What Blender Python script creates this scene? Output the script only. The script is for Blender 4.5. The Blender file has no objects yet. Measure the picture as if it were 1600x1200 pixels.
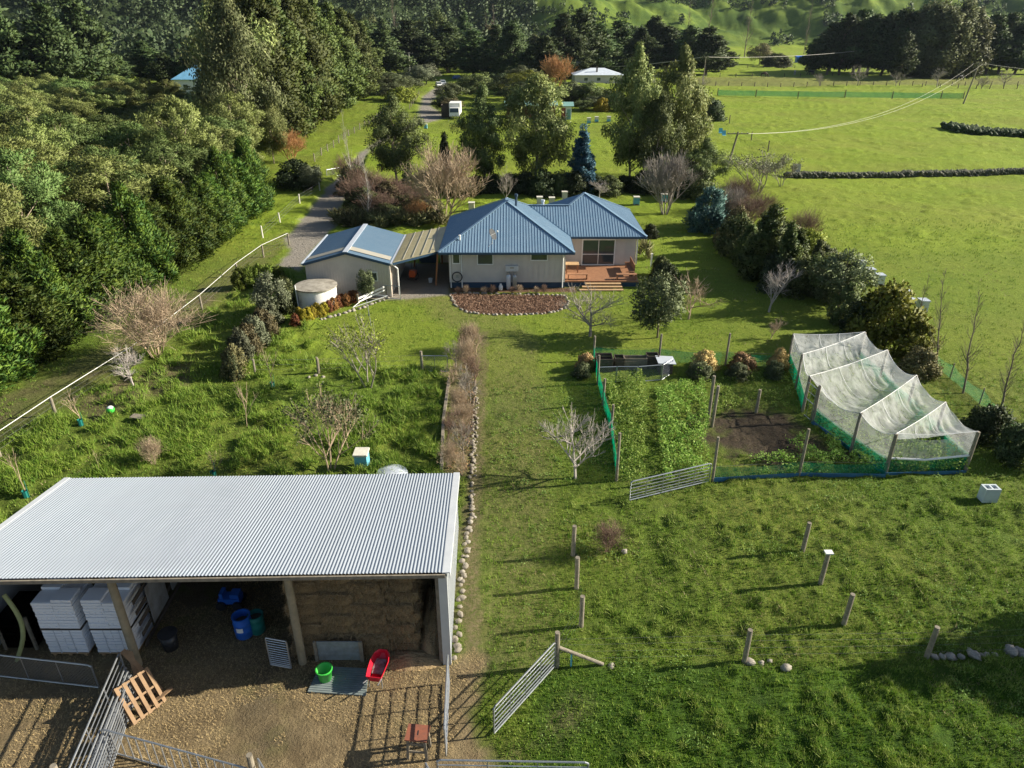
import bpy, math, random
import numpy as np
from mathutils import Vector, Matrix
R = math.radians
# ------------------------------------------------------------------ camera, sky, sun, exposure
sc = bpy.context.scene
CAMH = 18.3; PITCH = 26.75; FPX = 1111.0
cam_d = bpy.data.cameras.new("camera"); cam = bpy.data.objects.new("camera", cam_d)
sc.collection.objects.link(cam); sc.camera = cam
cam.location = (0, 0, CAMH); cam.rotation_euler = (R(90 - PITCH), 0, 0)
cam_d.sensor_width = 36; cam_d.lens = 36 * FPX / 1600; cam_d.clip_start = .1; cam_d.clip_end = 6000
SUN_EL = 25.5; SUN_AZ = 82.5            # azimuth clockwise from +Y
world = bpy.data.worlds.new("World"); sc.world = world; world.use_nodes = True
wn = world.node_tree; wn.nodes.clear()
sky = wn.nodes.new("ShaderNodeTexSky"); sky.sky_type = 'NISHITA'; sky.sun_disc = False
sky.sun_elevation = R(SUN_EL); sky.sun_rotation = R(SUN_AZ)
bgn = wn.nodes.new("ShaderNodeBackground"); bgn.inputs[1].default_value = 0.058
won = wn.nodes.new("ShaderNodeOutputWorld")
wn.links.new(sky.outputs[0], bgn.inputs[0]); wn.links.new(bgn.outputs[0], won.inputs[0])
sl = bpy.data.lights.new("sun", 'SUN'); sl.energy = 5.0; sl.angle = R(.5); sl.color = (1, .92, .76)
so = bpy.data.objects.new("sun", sl); sc.collection.objects.link(so)
sd = Vector((math.sin(R(SUN_AZ)) * math.cos(R(SUN_EL)), math.cos(R(SUN_AZ)) * math.cos(R(SUN_EL)), math.sin(R(SUN_EL))))
so.rotation_euler = (-sd).to_track_quat('-Z', 'Y').to_euler(); so.location = sd * 300
sc.view_settings.view_transform = 'Standard'; sc.view_settings.look = 'None'
sc.view_settings.exposure = 1.2; sc.view_settings.gamma = 1
sc.render.engine = 'CYCLES'; sc.render.resolution_x = 1024; sc.render.resolution_y = 768
sc.cycles.max_bounces = 6; sc.cycles.diffuse_bounces = 3; sc.cycles.transparent_max_bounces = 12
sc.cycles.volume_bounces = 0

COL = sc.collection
cp, sp_ = math.cos(R(PITCH)), math.sin(R(PITCH))
def G(px, py, z=0.0):
    """where the sight line of a point of the photo meets height z"""
    u = px - 800; v = py - 600
    d = Vector((u, FPX * cp - v * sp_, -FPX * sp_ - v * cp))
    t = (z - CAMH) / d.z
    return Vector((d.x * t, d.y * t, z))
def GZ(px, py, Y):
    """height of the sight line at distance Y"""
    v = py - 600
    a = R(PITCH) + math.atan(v / FPX)
    return CAMH - Y * math.tan(a)
def wpx(w, Y, z=0):
    return w * (Y * cp + (CAMH - z) * sp_) / FPX

# ------------------------------------------------------------------ helpers
class MB:
    def __init__(s): s.v = []; s.f = []
    def quad(s, a, b, c, d):
        n = len(s.v); s.v += [tuple(a), tuple(b), tuple(c), tuple(d)]; s.f.append((n, n+1, n+2, n+3)); return s
    def poly(s, pts):
        n = len(s.v); s.v += [tuple(p) for p in pts]; s.f.append(tuple(range(n, n+len(pts)))); return s
    def hexa(s, b, t):
        n = len(s.v); s.v += [tuple(p) for p in b] + [tuple(p) for p in t]; k = len(b)
        s.f.append(tuple(n + i for i in reversed(range(k)))); s.f.append(tuple(n + k + i for i in range(k)))
        for i in range(k):
            j = (i + 1) % k; s.f.append((n+i, n+j, n+k+j, n+k+i))
        return s
    def box(s, c, size, rz=0, rx=0, ry=0):
        M_ = Matrix.Translation(Vector(c)) @ Matrix.Rotation(rz, 4, 'Z') @ Matrix.Rotation(rx, 4, 'X') @ Matrix.Rotation(ry, 4, 'Y')
        x, y, z = [q / 2 for q in size]
        b = [M_ @ Vector(p) for p in ((-x,-y,-z),(x,-y,-z),(x,y,-z),(-x,y,-z))]
        t = [M_ @ Vector(p) for p in ((-x,-y,z),(x,-y,z),(x,y,z),(-x,y,z))]
        return s.hexa(b, t)
    def beam(s, p0, p1, w, h):
        p0 = Vector(p0); p1 = Vector(p1); d = (p1 - p0).normalized()
        up = Vector((0,0,1)) if abs(d.z) < .95 else Vector((0,1,0))
        a = d.cross(up).normalized() * w / 2; b = a.cross(d).normalized() * h / 2
        return s.hexa([p0-a-b, p0+a-b, p0+a+b, p0-a+b][::-1], [p1-a-b, p1+a-b, p1+a+b, p1-a+b][::-1])
    def tube(s, p0, p1, r0, r1=None, n=6, cap=True):
        if r1 is None: r1 = r0
        p0 = Vector(p0); p1 = Vector(p1); d = (p1 - p0)
        if d.length < 1e-6: return s
        d.normalize(); up = Vector((0,0,1)) if abs(d.z) < .95 else Vector((0,1,0))
        a = d.cross(up).normalized(); b = d.cross(a)
        k = len(s.v)
        for p, r in ((p0, r0), (p1, r1)):
            for i in range(n):
                t = 2*math.pi*i/n; s.v.append(tuple(p + a*(math.cos(t)*r) + b*(math.sin(t)*r)))
        for i in range(n):
            j = (i+1) % n; s.f.append((k+i, k+n+i, k+n+j, k+j))
        if cap:
            s.f.append(tuple(k+i for i in range(n))); s.f.append(tuple(k+n+i for i in reversed(range(n))))
        return s
    def path(s, pts, r, n=6):
        for a, b in zip(pts[:-1], pts[1:]): s.tube(a, b, r, r, n)
        return s
    def lathe(s, c, prof, n=20, cap0=True, cap1=True):
        c = Vector(c); k = len(s.v); m = len(prof)
        for r, z in prof:
            for i in range(n):
                t = 2*math.pi*i/n; s.v.append((c.x+r*math.cos(t), c.y+r*math.sin(t), c.z+z))
        for q in range(m-1):
            for i in range(n):
                j = (i+1) % n; s.f.append((k+q*n+i, k+q*n+j, k+(q+1)*n+j, k+(q+1)*n+i))
        if cap0: s.f.append(tuple(k+i for i in reversed(range(n))))
        if cap1: s.f.append(tuple(k+(m-1)*n+i for i in range(n)))
        return s
    def mesh(s, name, off=None):
        me = bpy.data.meshes.new(name)
        v = s.v if off is None else [(p[0]-off[0], p[1]-off[1], p[2]-off[2]) for p in s.v]
        me.from_pydata(v, [], s.f); me.update(); return me

def npmesh(name, verts, faces):
    """verts (n,3), faces (m,k)"""
    me = bpy.data.meshes.new(name); k = faces.shape[1]
    me.vertices.add(len(verts)); me.vertices.foreach_set('co', np.ascontiguousarray(verts, dtype=np.float32).ravel())
    me.loops.add(faces.size); me.loops.foreach_set('vertex_index', np.ascontiguousarray(faces, dtype=np.int32).ravel())
    me.polygons.add(len(faces)); me.polygons.foreach_set('loop_start', np.arange(0, faces.size, k, dtype=np.int32))
    try: me.polygons.foreach_set('loop_total', np.full(len(faces), k, dtype=np.int32))
    except Exception: pass
    me.update(calc_edges=True); return me
def leafmesh(name, V_, N_):
    """leaf quads whose shading follows the clump they sit in"""
    Q = V_.reshape(-1, 4, 3); g = np.cross(Q[:, 1]-Q[:, 0], Q[:, 3]-Q[:, 0]); fl = (g*N_).sum(1) < 0
    Q[fl] = Q[fl][:, ::-1]
    me = npmesh(name, Q.reshape(-1, 3), np.arange(len(V_)).reshape(-1, 4))
    me.polygons.foreach_set('use_smooth', np.ones(len(Q), bool))
    me.normals_split_custom_set_from_vertices(np.repeat(N_, 4, 0).tolist()); return me

def props(o, label=None, cat=None, group=None, kind=None):
    if label: o['label'] = label
    if cat: o['category'] = cat
    if group: o['group'] = group
    if kind: o['kind'] = kind
    return o
def link(o):
    COL.objects.link(o); return o
def thing(name, loc, label, cat, group=None, rz=0):
    o = bpy.data.objects.new(name, None); o.location = loc; o.rotation_euler = (0, 0, rz)
    o.empty_display_size = .2
    link(o); return props(o, label, cat, group)
def rootloc(o):
    while o.parent: o = o.parent
    return o.location
def part(name, mb, mat, root, smooth=False, label=None):
    """mb in world coordinates when root sits unrotated at its place"""
    me = mb.mesh(name, rootloc(root)) if isinstance(mb, MB) else mb
    me.materials.append(mat)
    if smooth: me.polygons.foreach_set('use_smooth', [True]*len(me.polygons))
    o = bpy.data.objects.new(name, me); o.parent = root; link(o)
    if label: o['label'] = label
    return o
def solo(name, mb, mat, label=None, cat=None, group=None, kind=None, loc=None, smooth=False):
    if isinstance(mb, MB):
        if loc is None: loc = (0, 0, 0)
        me = mb.mesh(name, loc)
    else: me = mb; loc = loc or (0, 0, 0)
    if mat: me.materials.append(mat)
    if smooth: me.polygons.foreach_set('use_smooth', [True]*len(me.polygons))
    o = bpy.data.objects.new(name, me); o.location = loc; link(o)
    return props(o, label, cat, group, kind)
def kids(o): return [c for c in bpy.data.objects if c.parent == o]
PROTO = []
_kc = {}
def dup(src, loc, rz=0, scale=(1,1,1), label=None, group=None, cat=None, mats=None):
    if src.name not in _kc: _kc[src.name] = [(c, kids(c)) for c in kids(src)]
    r = src.copy(); link(r); r.location = loc; r.rotation_euler = (0, 0, rz); r.scale = scale
    props(r, label, cat, group)
    for c, gs in _kc[src.name]:
        k = c.copy(); link(k); k.parent = r
        nm = c.name.split('.')[0]
        if mats and nm in mats:
            k.material_slots[0].link = 'OBJECT'; k.material_slots[0].material = mats[nm]
        for g in gs:
            q = g.copy(); link(q); q.parent = k
    if mats and '' in mats:
        r.material_slots[0].link = 'OBJECT'; r.material_slots[0].material = mats['']
    return r
def proto(name):
    """a source thing that is not itself shown: only its copies are linked"""
    o = bpy.data.objects.new(name, None); PROTO.append(o); return o
def ppart(name, me, mat, root):
    if isinstance(me, MB): me = me.mesh(name)
    me.materials.append(mat); o = bpy.data.objects.new(name, me); o.parent = root; PROTO.append(o); return o

# ------------------------------------------------------------------ noise for shapes
def vnoise(x, y, seed=0):
    xi = np.floor(x).astype(np.int64); yi = np.floor(y).astype(np.int64)
    fx = x - xi; fy = y - yi; fx = fx*fx*(3-2*fx); fy = fy*fy*(3-2*fy)
    def h(a, b):
        n = (a * 374761393 + b * 668265263 + seed * 974634777) & 0x7fffffff
        n = ((n ^ (n >> 13)) * 1274126177) & 0x7fffffff
        n = n ^ (n >> 16)
        return (n & 0xffff) / 65535.0
    return (h(xi,yi)*(1-fx)+h(xi+1,yi)*fx)*(1-fy) + (h(xi,yi+1)*(1-fx)+h(xi+1,yi+1)*fx)*fy
def fbm(x, y, oct=4, seed=0):
    s = 0; a = .5; t = 0
    for i in range(oct):
        s = s + a*vnoise(x*2**i + 17.3*i, y*2**i + 9.1*i, seed+i); t += a; a *= .5
    return s / t
def pdist(x, y, poly):
    """signed distance, negative inside"""
    P = np.array([(p[0], p[1]) for p in poly], dtype=float); d = np.full(x.shape, 1e9); ins = np.zeros(x.shape, bool)
    for i in range(len(P)):
        a = P[i]; b = P[(i+1) % len(P)]; e = b - a
        t = np.clip(((x-a[0])*e[0] + (y-a[1])*e[1]) / max(e @ e, 1e-9), 0, 1)
        d = np.minimum(d, np.hypot(x-a[0]-t*e[0], y-a[1]-t*e[1]))
        c = (a[1] > y) != (b[1] > y)
        with np.errstate(divide='ignore', invalid='ignore'):
            xx = (b[0]-a[0])*(y-a[1])/((b[1]-a[1]) if b[1] != a[1] else 1e-9) + a[0]
        ins ^= c & (x < xx)
    return np.where(ins, -d, d)
def ldist(x, y, line):
    P = np.array([(p[0], p[1]) for p in line], dtype=float); d = np.full(x.shape, 1e9)
    for i in range(len(P)-1):
        a = P[i]; b = P[i+1]; e = b - a
        t = np.clip(((x-a[0])*e[0] + (y-a[1])*e[1]) / max(e @ e, 1e-9), 0, 1)
        d = np.minimum(d, np.hypot(x-a[0]-t*e[0], y-a[1]-t*e[1]))
    return d
def sstep(a, b, x):
    t = np.clip((x-a)/(b-a), 0, 1); return t*t*(3-2*t)

# ------------------------------------------------------------------ materials
class NT:
    def __init__(s, name):
        s.m = bpy.data.materials.new(name); s.m.use_nodes = True; s.t = s.m.node_tree; s.t.nodes.clear()
        s.out = s.t.nodes.new('ShaderNodeOutputMaterial')
    def n(s, t, **k):
        q = s.t.nodes.new(t)
        for a, b in k.items(): setattr(q, a, b)
        return q
    def l(s, a, b): s.t.links.new(a, b)
    def coord(s, which='Object'): return s.n('ShaderNodeTexCoord').outputs[which]
    def noise(s, vec, scale, detail=4, rough=.6, dist=0):
        q = s.n('ShaderNodeTexNoise'); q.inputs['Scale'].default_value = scale; q.inputs['Detail'].default_value = detail
        q.inputs['Roughness'].default_value = rough; q.inputs['Distortion'].default_value = dist
        if vec is not None: s.l(vec, q.inputs['Vector'])
        return q.outputs['Fac']
    def ramp(s, fac, stops):
        q = s.n('ShaderNodeValToRGB'); e = q.color_ramp.elements
        while len(e) < len(stops): e.new(.5)
        for i, (p, c) in enumerate(stops):
            e[i].position = p; e[i].color = (c[0], c[1], c[2], 1) if not isinstance(c, (int, float)) else (c, c, c, 1)
        s.l(fac, q.inputs[0]); return q.outputs[0]
    def mix(s, fac, a, b, mode='MIX'):
        q = s.n('ShaderNodeMix'); q.data_type = 'RGBA'; q.blend_type = mode
        for v, i in ((fac, 0), (a, 6), (b, 7)):
            if hasattr(v, 'is_linked') or hasattr(v, 'links'): s.l(v, q.inputs[i])
            elif i == 0: q.inputs[0].default_value = v
            else: q.inputs[i].default_value = (v[0], v[1], v[2], 1)
        return q.outputs[2]
    def math(s, op, a, b=None):
        q = s.n('ShaderNodeMath', operation=op)
        for v, i in ((a, 0), (b, 1)):
            if v is None: continue
            if isinstance(v, (int, float)): q.inputs[i].default_value = v
            else: s.l(v, q.inputs[i])
        return q.outputs[0]
    def attr(s, name):
        q = s.n('ShaderNodeAttribute'); q.attribute_name = name; return q.outputs['Fac']
    def bump(s, h, strength, dist=.05):
        q = s.n('ShaderNodeBump'); q.inputs['Strength'].default_value = strength; q.inputs['Distance'].default_value = dist
        s.l(h, q.inputs['Height']); return q.outputs[0]
    def bsdf(s, col, rough=.8, metal=0, normal=None, spec=.5, **kw):
        q = s.n('ShaderNodeBsdfPrincipled')
        if isinstance(col, tuple): q.inputs['Base Color'].default_value = (*col[:3], 1)
        else: s.l(col, q.inputs['Base Color'])
        if isinstance(rough, (int, float)): q.inputs['Roughness'].default_value = rough
        else: s.l(rough, q.inputs['Roughness'])
        q.inputs['Metallic'].default_value = metal; q.inputs['Specular IOR Level'].default_value = spec
        if normal is not None: s.l(normal, q.inputs['Normal'])
        return q.outputs[0]
    def done(s, sh): s.l(sh, s.out.inputs[0]); return s.m
def mat(name, c1, c2=None, scale=3, rough=.75, metal=0, bump=0, bscale=30, spec=.4, bdist=.02, detail=5):
    t = NT(name); co = t.coord(); c2 = c2 or tuple(q*.75 for q in c1)
    col = t.mix(t.ramp(t.noise(co, scale, detail), [(.3, 0), (.7, 1)]), c1, c2)
    nrm = t.bump(t.noise(co, bscale, 4), bump, bdist) if bump else None
    return t.done(t.bsdf(col, rough, metal, nrm, spec))
def leafmat(name, c1, c2, c3=None, scale=.7, trans=.16):
    """leaf colours vary clump by clump and tree by tree"""
    t = NT(name); co = t.coord()
    c3 = c3 or tuple(q*1.5 for q in c1)
    n1 = t.ramp(t.noise(co, scale, 3), [(.35, 0), (.65, 1)])
    n2 = t.ramp(t.noise(co, scale*5, 2), [(.4, 0), (.75, 1)])
    col = t.mix(n1, c1, c2); col = t.mix(n2, col, c3)
    oi = t.n('ShaderNodeObjectInfo')
    hs = t.n('ShaderNodeHueSaturation'); t.l(col, hs.inputs['Color'])
    t.l(t.math('ADD', t.math('MULTIPLY', oi.outputs['Random'], .035), .482), hs.inputs['Hue'])
    t.l(t.math('ADD', t.math('MULTIPLY', oi.outputs['Random'], .8), .70), hs.inputs['Value'])
    d = t.bsdf(hs.outputs[0], .65, 0, None, .25)
    tr = t.n('ShaderNodeBsdfTranslucent'); t.l(hs.outputs[0], tr.inputs[0])
    mx = t.n('ShaderNodeMixShader'); mx.inputs[0].default_value = trans
    t.l(d, mx.inputs[1]); t.l(tr.outputs[0], mx.inputs[2])
    return t.done(mx.outputs[0])
def netmat(name, col, alpha, vary=.3, scale=2.0):
    t = NT(name); co = t.coord()
    d = t.n('ShaderNodeBsdfDiffuse'); d.inputs[0].default_value = (*col, 1)
    trl = t.n('ShaderNodeBsdfTranslucent'); trl.inputs[0].default_value = (*col, 1)
    m0 = t.n('ShaderNodeMixShader'); m0.inputs[0].default_value = .4; t.l(d.outputs[0], m0.inputs[1]); t.l(trl.outputs[0], m0.inputs[2])
    tp = t.n('ShaderNodeBsdfTransparent'); mp_ = t.n('ShaderNodeMapping'); mp_.inputs['Scale'].default_value = (2.2, .7, 1.6); mp_.inputs['Rotation'].default_value = (0, 0, .35); t.l(co, mp_.inputs[0])
    f = t.math('ADD', t.math('MULTIPLY', t.math('SUBTRACT', t.noise(mp_.outputs[0], scale, 6, .75, .6), .5), vary*2), alpha)
    m1 = t.n('ShaderNodeMixShader'); t.l(f, m1.inputs[0]); t.l(tp.outputs[0], m1.inputs[1]); t.l(m0.outputs[0], m1.inputs[2])
    return t.done(m1.outputs[0])
def glassmat(name, c=(.02,.03,.035)):
    t = NT(name); co = t.coord()
    return t.done(t.bsdf(t.mix(t.noise(co, 1.2, 3), c, tuple(q*2.2 for q in c)), .04, 0, None, .8))
m_galv = mat('galvanised', (.42,.44,.46), (.30,.32,.35), 8, .38, .7)
m_wood = mat('grey_wood', (.27,.235,.18), (.15,.13,.10), 6, .85, 0, .4, 40)
m_woodd = mat('dark_wood', (.11,.085,.065), (.06,.05,.04), 6, .85, 0, .3, 40)
m_pine = mat('raw_timber', (.46,.31,.16), (.33,.21,.11), 5, .8, 0, .3, 30)
m_deck = mat('deck_timber', (.33,.165,.085), (.24,.115,.06), 4, .7, 0, .2, 30)
m_white = mat('white_paint', (.78,.78,.76), (.66,.66,.64), 4, .5)
m_wire = mat('fence_wire', (.13,.13,.13), None, 5, .6, 0)
m_stone = mat('field_stone', (.27,.235,.185), (.15,.135,.11), 5, .85, 0, .6, 12)
m_black = mat('black_plastic', (.018,.02,.022), (.03,.03,.035), 4, .4)
m_greenp = mat('green_plastic', (.06,.52,.07), (.05,.42,.06), 4, .35)
m_blue = mat('blue_plastic', (.02,.12,.50), (.02,.10,.4), 4, .35)
m_teal = mat('teal_plastic', (.015,.17,.15), None, 4, .4)
m_red = mat('red_paint', (.60,.015,.035), (.45,.012,.03), 4, .3)
m_glass = glassmat('window_glass')
m_bluebox = mat('blue_hive_paint', (.10,.38,.52), (.16,.42,.52), 3, .6)
m_tin = mat('pale_tin', (.60,.64,.70), (.5,.54,.6), 3, .4, .3)
m_lid = mat('pale_lid', (.62,.60,.52), (.48,.46,.4), 5, .6)
m_conc = mat('concrete', (.36,.34,.30), (.22,.21,.19), 2.2, .9, 0, .3, 20)
# ------------------------------------------------------------------ the land: one height field, cut into sheets that butt edge to edge
BFR = (-1.98,16.36); BFL = (-16.95,16.05); BBL = (-17.2,22.95); BBR = (-2.2,23.3)    # barn corners
def pxs(l): return [G(*p).xy for p in l]
YARD = [(-60,-10),(-60,14),(-30,15),(-17.3,16.2),(-17.3,23.2),(-2.1,23.3),(-1.9,16.6),(-1.2,17.2),(-.75,16.6),(-.9,15.4),(-1.0,14.2),(-.3,13),(.1,11),(-.2,-10)]
DRIVE = pxs([(447,372),(480,335),(515,290),(545,262),(562,240),(575,236),(560,268),(545,300),(530,330),(527,352),(516,362),(472,410),(470,425),(438,415),(452,392)])
DRIVE2 = pxs([(562,240),(600,212),(640,195),(655,186),(654,175),(662,150),(682,136),(698,130),(700,136),(684,146),(672,165),(692,178),(694,185),(650,196),(612,214),(575,236)])
TRACK = pxs([(452,380),(436,392),(400,425),(345,470),(290,512),(200,570),(100,630),(0,692),(-150,790),(-150,700),(0,618),(70,590),(150,548),(215,500),(290,462),(340,430),(400,390),(440,366)])
MULCH = pxs([(702,461),(720,458),(760,460),(830,461),(882,462),(888,474),(880,484),(855,490),(800,492),(755,491),(728,488),(708,476)])
MULCH2 = pxs([(703,449),(882,449),(900,448),(902,457),(705,457)])
SOIL = pxs([(1112,652),(1170,640),(1245,648),(1266,672),(1345,720),(1318,722),(1300,712),(1200,716),(1130,712),(1085,690)])
VEG = [G(925,560).xy, G(1235,585).xy, G(1380,745).xy, G(1112,752).xy, G(1065,760).xy, G(962,750).xy]
CAGE = [(15.6,32.9),(16.5,38.6),(20.9,38.8),(20.85,27.2),(17.0,27.1)]
BED = pxs([(694,740),(692,640),(706,590),(712,540),(735,510),(752,512),(748,560),(742,640),(737,742)]) + []
BED = pxs([(694,742),(694,660),(704,600),(712,545),(722,512),(745,512),(745,560),(742,640),(732,742)])
BARE = pxs([(120,640),(150,600),(230,585),(300,570),(310,590),(250,610),(200,640),(150,660)])
PAD = [(-15.8,50.3),(-8.6,50.3),(-4.9,51.3),(-4.9,59.5),(-8.8,59.5),(-16,60)]
RUT = pxs([(745,1030),(738,980),(735,900),(738,800),(744,720),(750,640),(752,570),(756,520)])
STRIP = pxs([(800,1000),(800,760),(800,540)])
LEFTP = pxs([(0,700),(455,400),(500,570),(690,580),(700,760),(-200,900)])

def hill(x, y):
    s = np.where(x < -40, 560 - 190*sstep(-60, -420, x), 560 + 110*sstep(20, 220, x)) + 90*(fbm(x/160, y/160, 3, 5) - .5)
    t = np.maximum(0, y - s)
    h = t*.30*(.75 + .7*fbm(x/130, y/150, 4, 9)) * sstep(0, 120, t)
    h = h + sstep(5, 120, t)*(26*(.5 - np.abs(fbm(x/70+.3*y/70, y/110, 4, 3) - .5)*2.6) - 6)*.6 + sstep(5, 60, t)*9*(fbm(x/22, y/26, 3, 33) - .5)
    return np.minimum(h, 330)
def relief(x, y):
    r = .05*(fbm(x/.9, y/.9, 3, 1) - .5) + .18*(fbm(x/7, y/7, 2, 2) - .5)*sstep(60, 20, np.abs(y-30))*0
    rough = 1 - sstep(36, 40, y)*.75
    r = r + rough*sstep(-1.5, 5, np.abs(x-1.5)+1.2*(y > 38)*4)*(.30*(np.abs(fbm(x/.55, y/.42, 3, 4) - .5)) + .16*(fbm(x/1.7, y/1.3, 2, 14) - .5))
    lp = 1 - sstep(-.5, 1.2, pdist(x, y, LEFTP))
    cl = fbm(x/1.15, y/1.0, 3, 12)
    r = r + lp*.62*np.clip(cl - .44, 0, 1)**.7
    near = (x > 0) & (y < 33)
    r = r + np.where(near, sstep(1.8, 3.4, x)*(.25 + .75*sstep(.36, .58, fbm(x/4.8, y/2.0, 3, 58)))*.46*np.clip(fbm(x/.62, y/.42, 3, 31) - .50, 0, 1)**.85, 0)
    r = r + sstep(60, 90, y)*(1.9*(fbm(x/34, y/22, 3, 21) - .5))
    r = r + sstep(60, 68, y)*(.55*np.clip(fbm(x/1.9, y/1.2, 3, 41) - .58, 0, 1) + .10*(fbm(x/.9, y/.7, 2, 42) - .5))*(1 + y/220)
    return r
def flatmask(x, y):
    m = np.ones(x.shape)
    for P, a in ((YARD, .8), (DRIVE, .6), (DRIVE2, 1.5), (MULCH, .4), (PAD, .4)):
        m = m*sstep(0, a, pdist(x, y, P))
    m = m*sstep(.3, 1.0, pdist(x, y, [(-6,52),(11.5,52),(11.5,67),(-6,67)]))
    return m
def height(x, y):
    x = np.asarray(x, float); y = np.asarray(y, float)
    f = flatmask(x, y)
    yard = 1 - sstep(-.5, .5, pdist(x, y, YARD))
    soil = 1 - sstep(-.2, .3, pdist(x, y, SOIL))
    base = relief(x, y)*f*(1 - .5*soil) + yard*.035*(fbm(x/.4, y/.4, 4, 6) - .5) + soil*.10*(fbm(x/.3, y/.3, 3, 8) - .5)
    base = base + .05*(1-f)*(fbm(x/.25, y/.25, 2, 7)-.5)*.5
    trk = 1 - sstep(-.4, .6, pdist(x, y, TRACK))
    base = base*(1 - .6*trk)
    return base + hill(x, y)
def gz(x, y): return float(height(np.array([x]), np.array([y]))[0])

NY, NX = 1000, 900
jj = np.arange(NY); ii = np.linspace(-1, 1, NX)
k_ = math.log(1900/14)/(NY-1)
ys = -6 + 14*np.exp(jj*k_) - 8
hw = .80*(ys + 22) + 9
X = ii[None, :]*hw[:, None]; Y = np.repeat(ys[:, None], NX, 1)
X = X.ravel(); Y = Y.ravel()
Z = height(X, Y)
V = np.stack([X, Y, Z], 1)
idx = (np.arange(NY-1)[:, None]*NX + np.arange(NX-1)[None, :]).ravel()
F = np.stack([idx, idx+1, idx+NX+1, idx+NX], 1)
nz = fbm(X/.5, Y/.5, 3, 50) - .5; nz2 = fbm(X/2.5, Y/2.5, 3, 51) - .5
def zone(P, w=.5, n=.5): return 1 - sstep(-w, w, pdist(X, Y, P) + nz*n + nz2*n)
a_yard = zone(YARD, .35, .7)
a_grav = np.maximum(zone(DRIVE, .35, .6), zone(DRIVE2, .8, .8)); a_grav = np.maximum(a_grav, zone(PAD, .3, .2))
a_trk = zone(TRACK, .7, 1.2)*(.55 + .45*sstep(-.1, .25, nz2)); a_bare = zone(BARE, .6, 1.2)
a_mul = np.maximum(zone(MULCH, .12, .1), zone(MULCH2, .2, .2)); a_bed = zone(BED, .15, .25)
a_soil = np.maximum(zone(SOIL, .9, 2.6), .75*zone(CAGE, .4, .8)*sstep(-.05, .2, nz2))
rut = ldist(X, Y, RUT)
a_worn = np.maximum(1.0*(1 - sstep(.18, .58, rut + nz*.45)), .46*(1 - sstep(.8, 2.4, ldist(X, Y, pxs([(800,1000),(800,760),(800,540),(760,495),(700,475)])) + nz2*2)))
a_worn = np.maximum(a_worn, .6*(1 - sstep(.5, 2.5, ldist(X, Y, pxs([(720,500),(690,470),(660,462)])) + nz2*2)))
a_worn = np.maximum(a_worn, .75*(1 - sstep(.2, 1.4, ldist(X, Y, pxs([(800,1180),(850,1160),(870,1120)])) + nz2*3)))
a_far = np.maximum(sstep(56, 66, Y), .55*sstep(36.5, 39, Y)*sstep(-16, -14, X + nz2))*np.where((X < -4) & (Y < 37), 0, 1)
hh = hill(X, Y)
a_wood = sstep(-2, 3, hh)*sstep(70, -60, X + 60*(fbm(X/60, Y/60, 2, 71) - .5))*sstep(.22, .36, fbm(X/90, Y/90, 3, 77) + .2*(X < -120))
a_lush = (1 - sstep(16.0, 16.6, Y + nz2*.6))*sstep(.3, 1.2, X + nz2)
a_straw = a_yard*sstep(24, 12, Y)*sstep(-.3, .25, nz2 + .15)
a_hill = sstep(0, 4, hh)
a_strip = sstep(262, 268, Y)*(1 - sstep(300, 310, Y))*(X > 60)*.7
def sheet(name, sel, lab=None):
    f = F[sel]; u, inv = np.unique(f.ravel(), return_inverse=True)
    me = npmesh(name, V[u], inv.reshape(-1, 4))
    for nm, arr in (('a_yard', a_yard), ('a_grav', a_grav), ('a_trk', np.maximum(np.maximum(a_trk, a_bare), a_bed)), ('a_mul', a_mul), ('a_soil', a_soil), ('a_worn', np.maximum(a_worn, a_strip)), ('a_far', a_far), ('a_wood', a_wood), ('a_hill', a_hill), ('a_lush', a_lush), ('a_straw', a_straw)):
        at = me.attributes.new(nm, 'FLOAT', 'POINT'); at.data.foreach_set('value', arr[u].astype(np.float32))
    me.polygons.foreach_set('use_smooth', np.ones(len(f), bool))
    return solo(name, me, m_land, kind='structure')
t = NT('land'); co = t.coord()
nA = t.ramp(t.noise(co, .13, 4), [(.35, 0), (.65, 1)]); nB = t.ramp(t.noise(co, 1.1, 5, .65), [(.32, 0), (.68, 1)]); nC = t.ramp(t.noise(co, 7, 5, .7), [(.3, 0), (.7, 1)])
nD = t.noise(co, 28, 3, .7)
rough = t.mix(nB, (.018,.052,.005), (.105,.180,.014)); rough = t.mix(nC, rough, t.mix(nA, (.100,.165,.014), (.20,.215,.035)))
rough = t.mix(t.ramp(nD, [(.52, 0), (.72, .75)]), rough, (.26,.27,.09))
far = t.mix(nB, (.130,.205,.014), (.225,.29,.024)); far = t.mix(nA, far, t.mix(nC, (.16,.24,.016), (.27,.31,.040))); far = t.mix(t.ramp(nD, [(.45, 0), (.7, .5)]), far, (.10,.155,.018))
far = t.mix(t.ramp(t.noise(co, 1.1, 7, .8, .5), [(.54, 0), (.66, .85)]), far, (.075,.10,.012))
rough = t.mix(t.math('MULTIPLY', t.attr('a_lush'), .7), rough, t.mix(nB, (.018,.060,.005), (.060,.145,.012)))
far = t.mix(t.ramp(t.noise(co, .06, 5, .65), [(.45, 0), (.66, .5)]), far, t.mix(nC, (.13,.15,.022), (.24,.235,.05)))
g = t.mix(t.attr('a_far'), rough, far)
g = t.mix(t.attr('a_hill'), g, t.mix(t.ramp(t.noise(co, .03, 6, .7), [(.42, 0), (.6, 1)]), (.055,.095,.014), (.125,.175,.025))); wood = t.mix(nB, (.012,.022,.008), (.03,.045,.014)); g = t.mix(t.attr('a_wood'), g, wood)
dirt = t.mix(nC, (.085,.062,.036), (.19,.145,.09))
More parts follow.
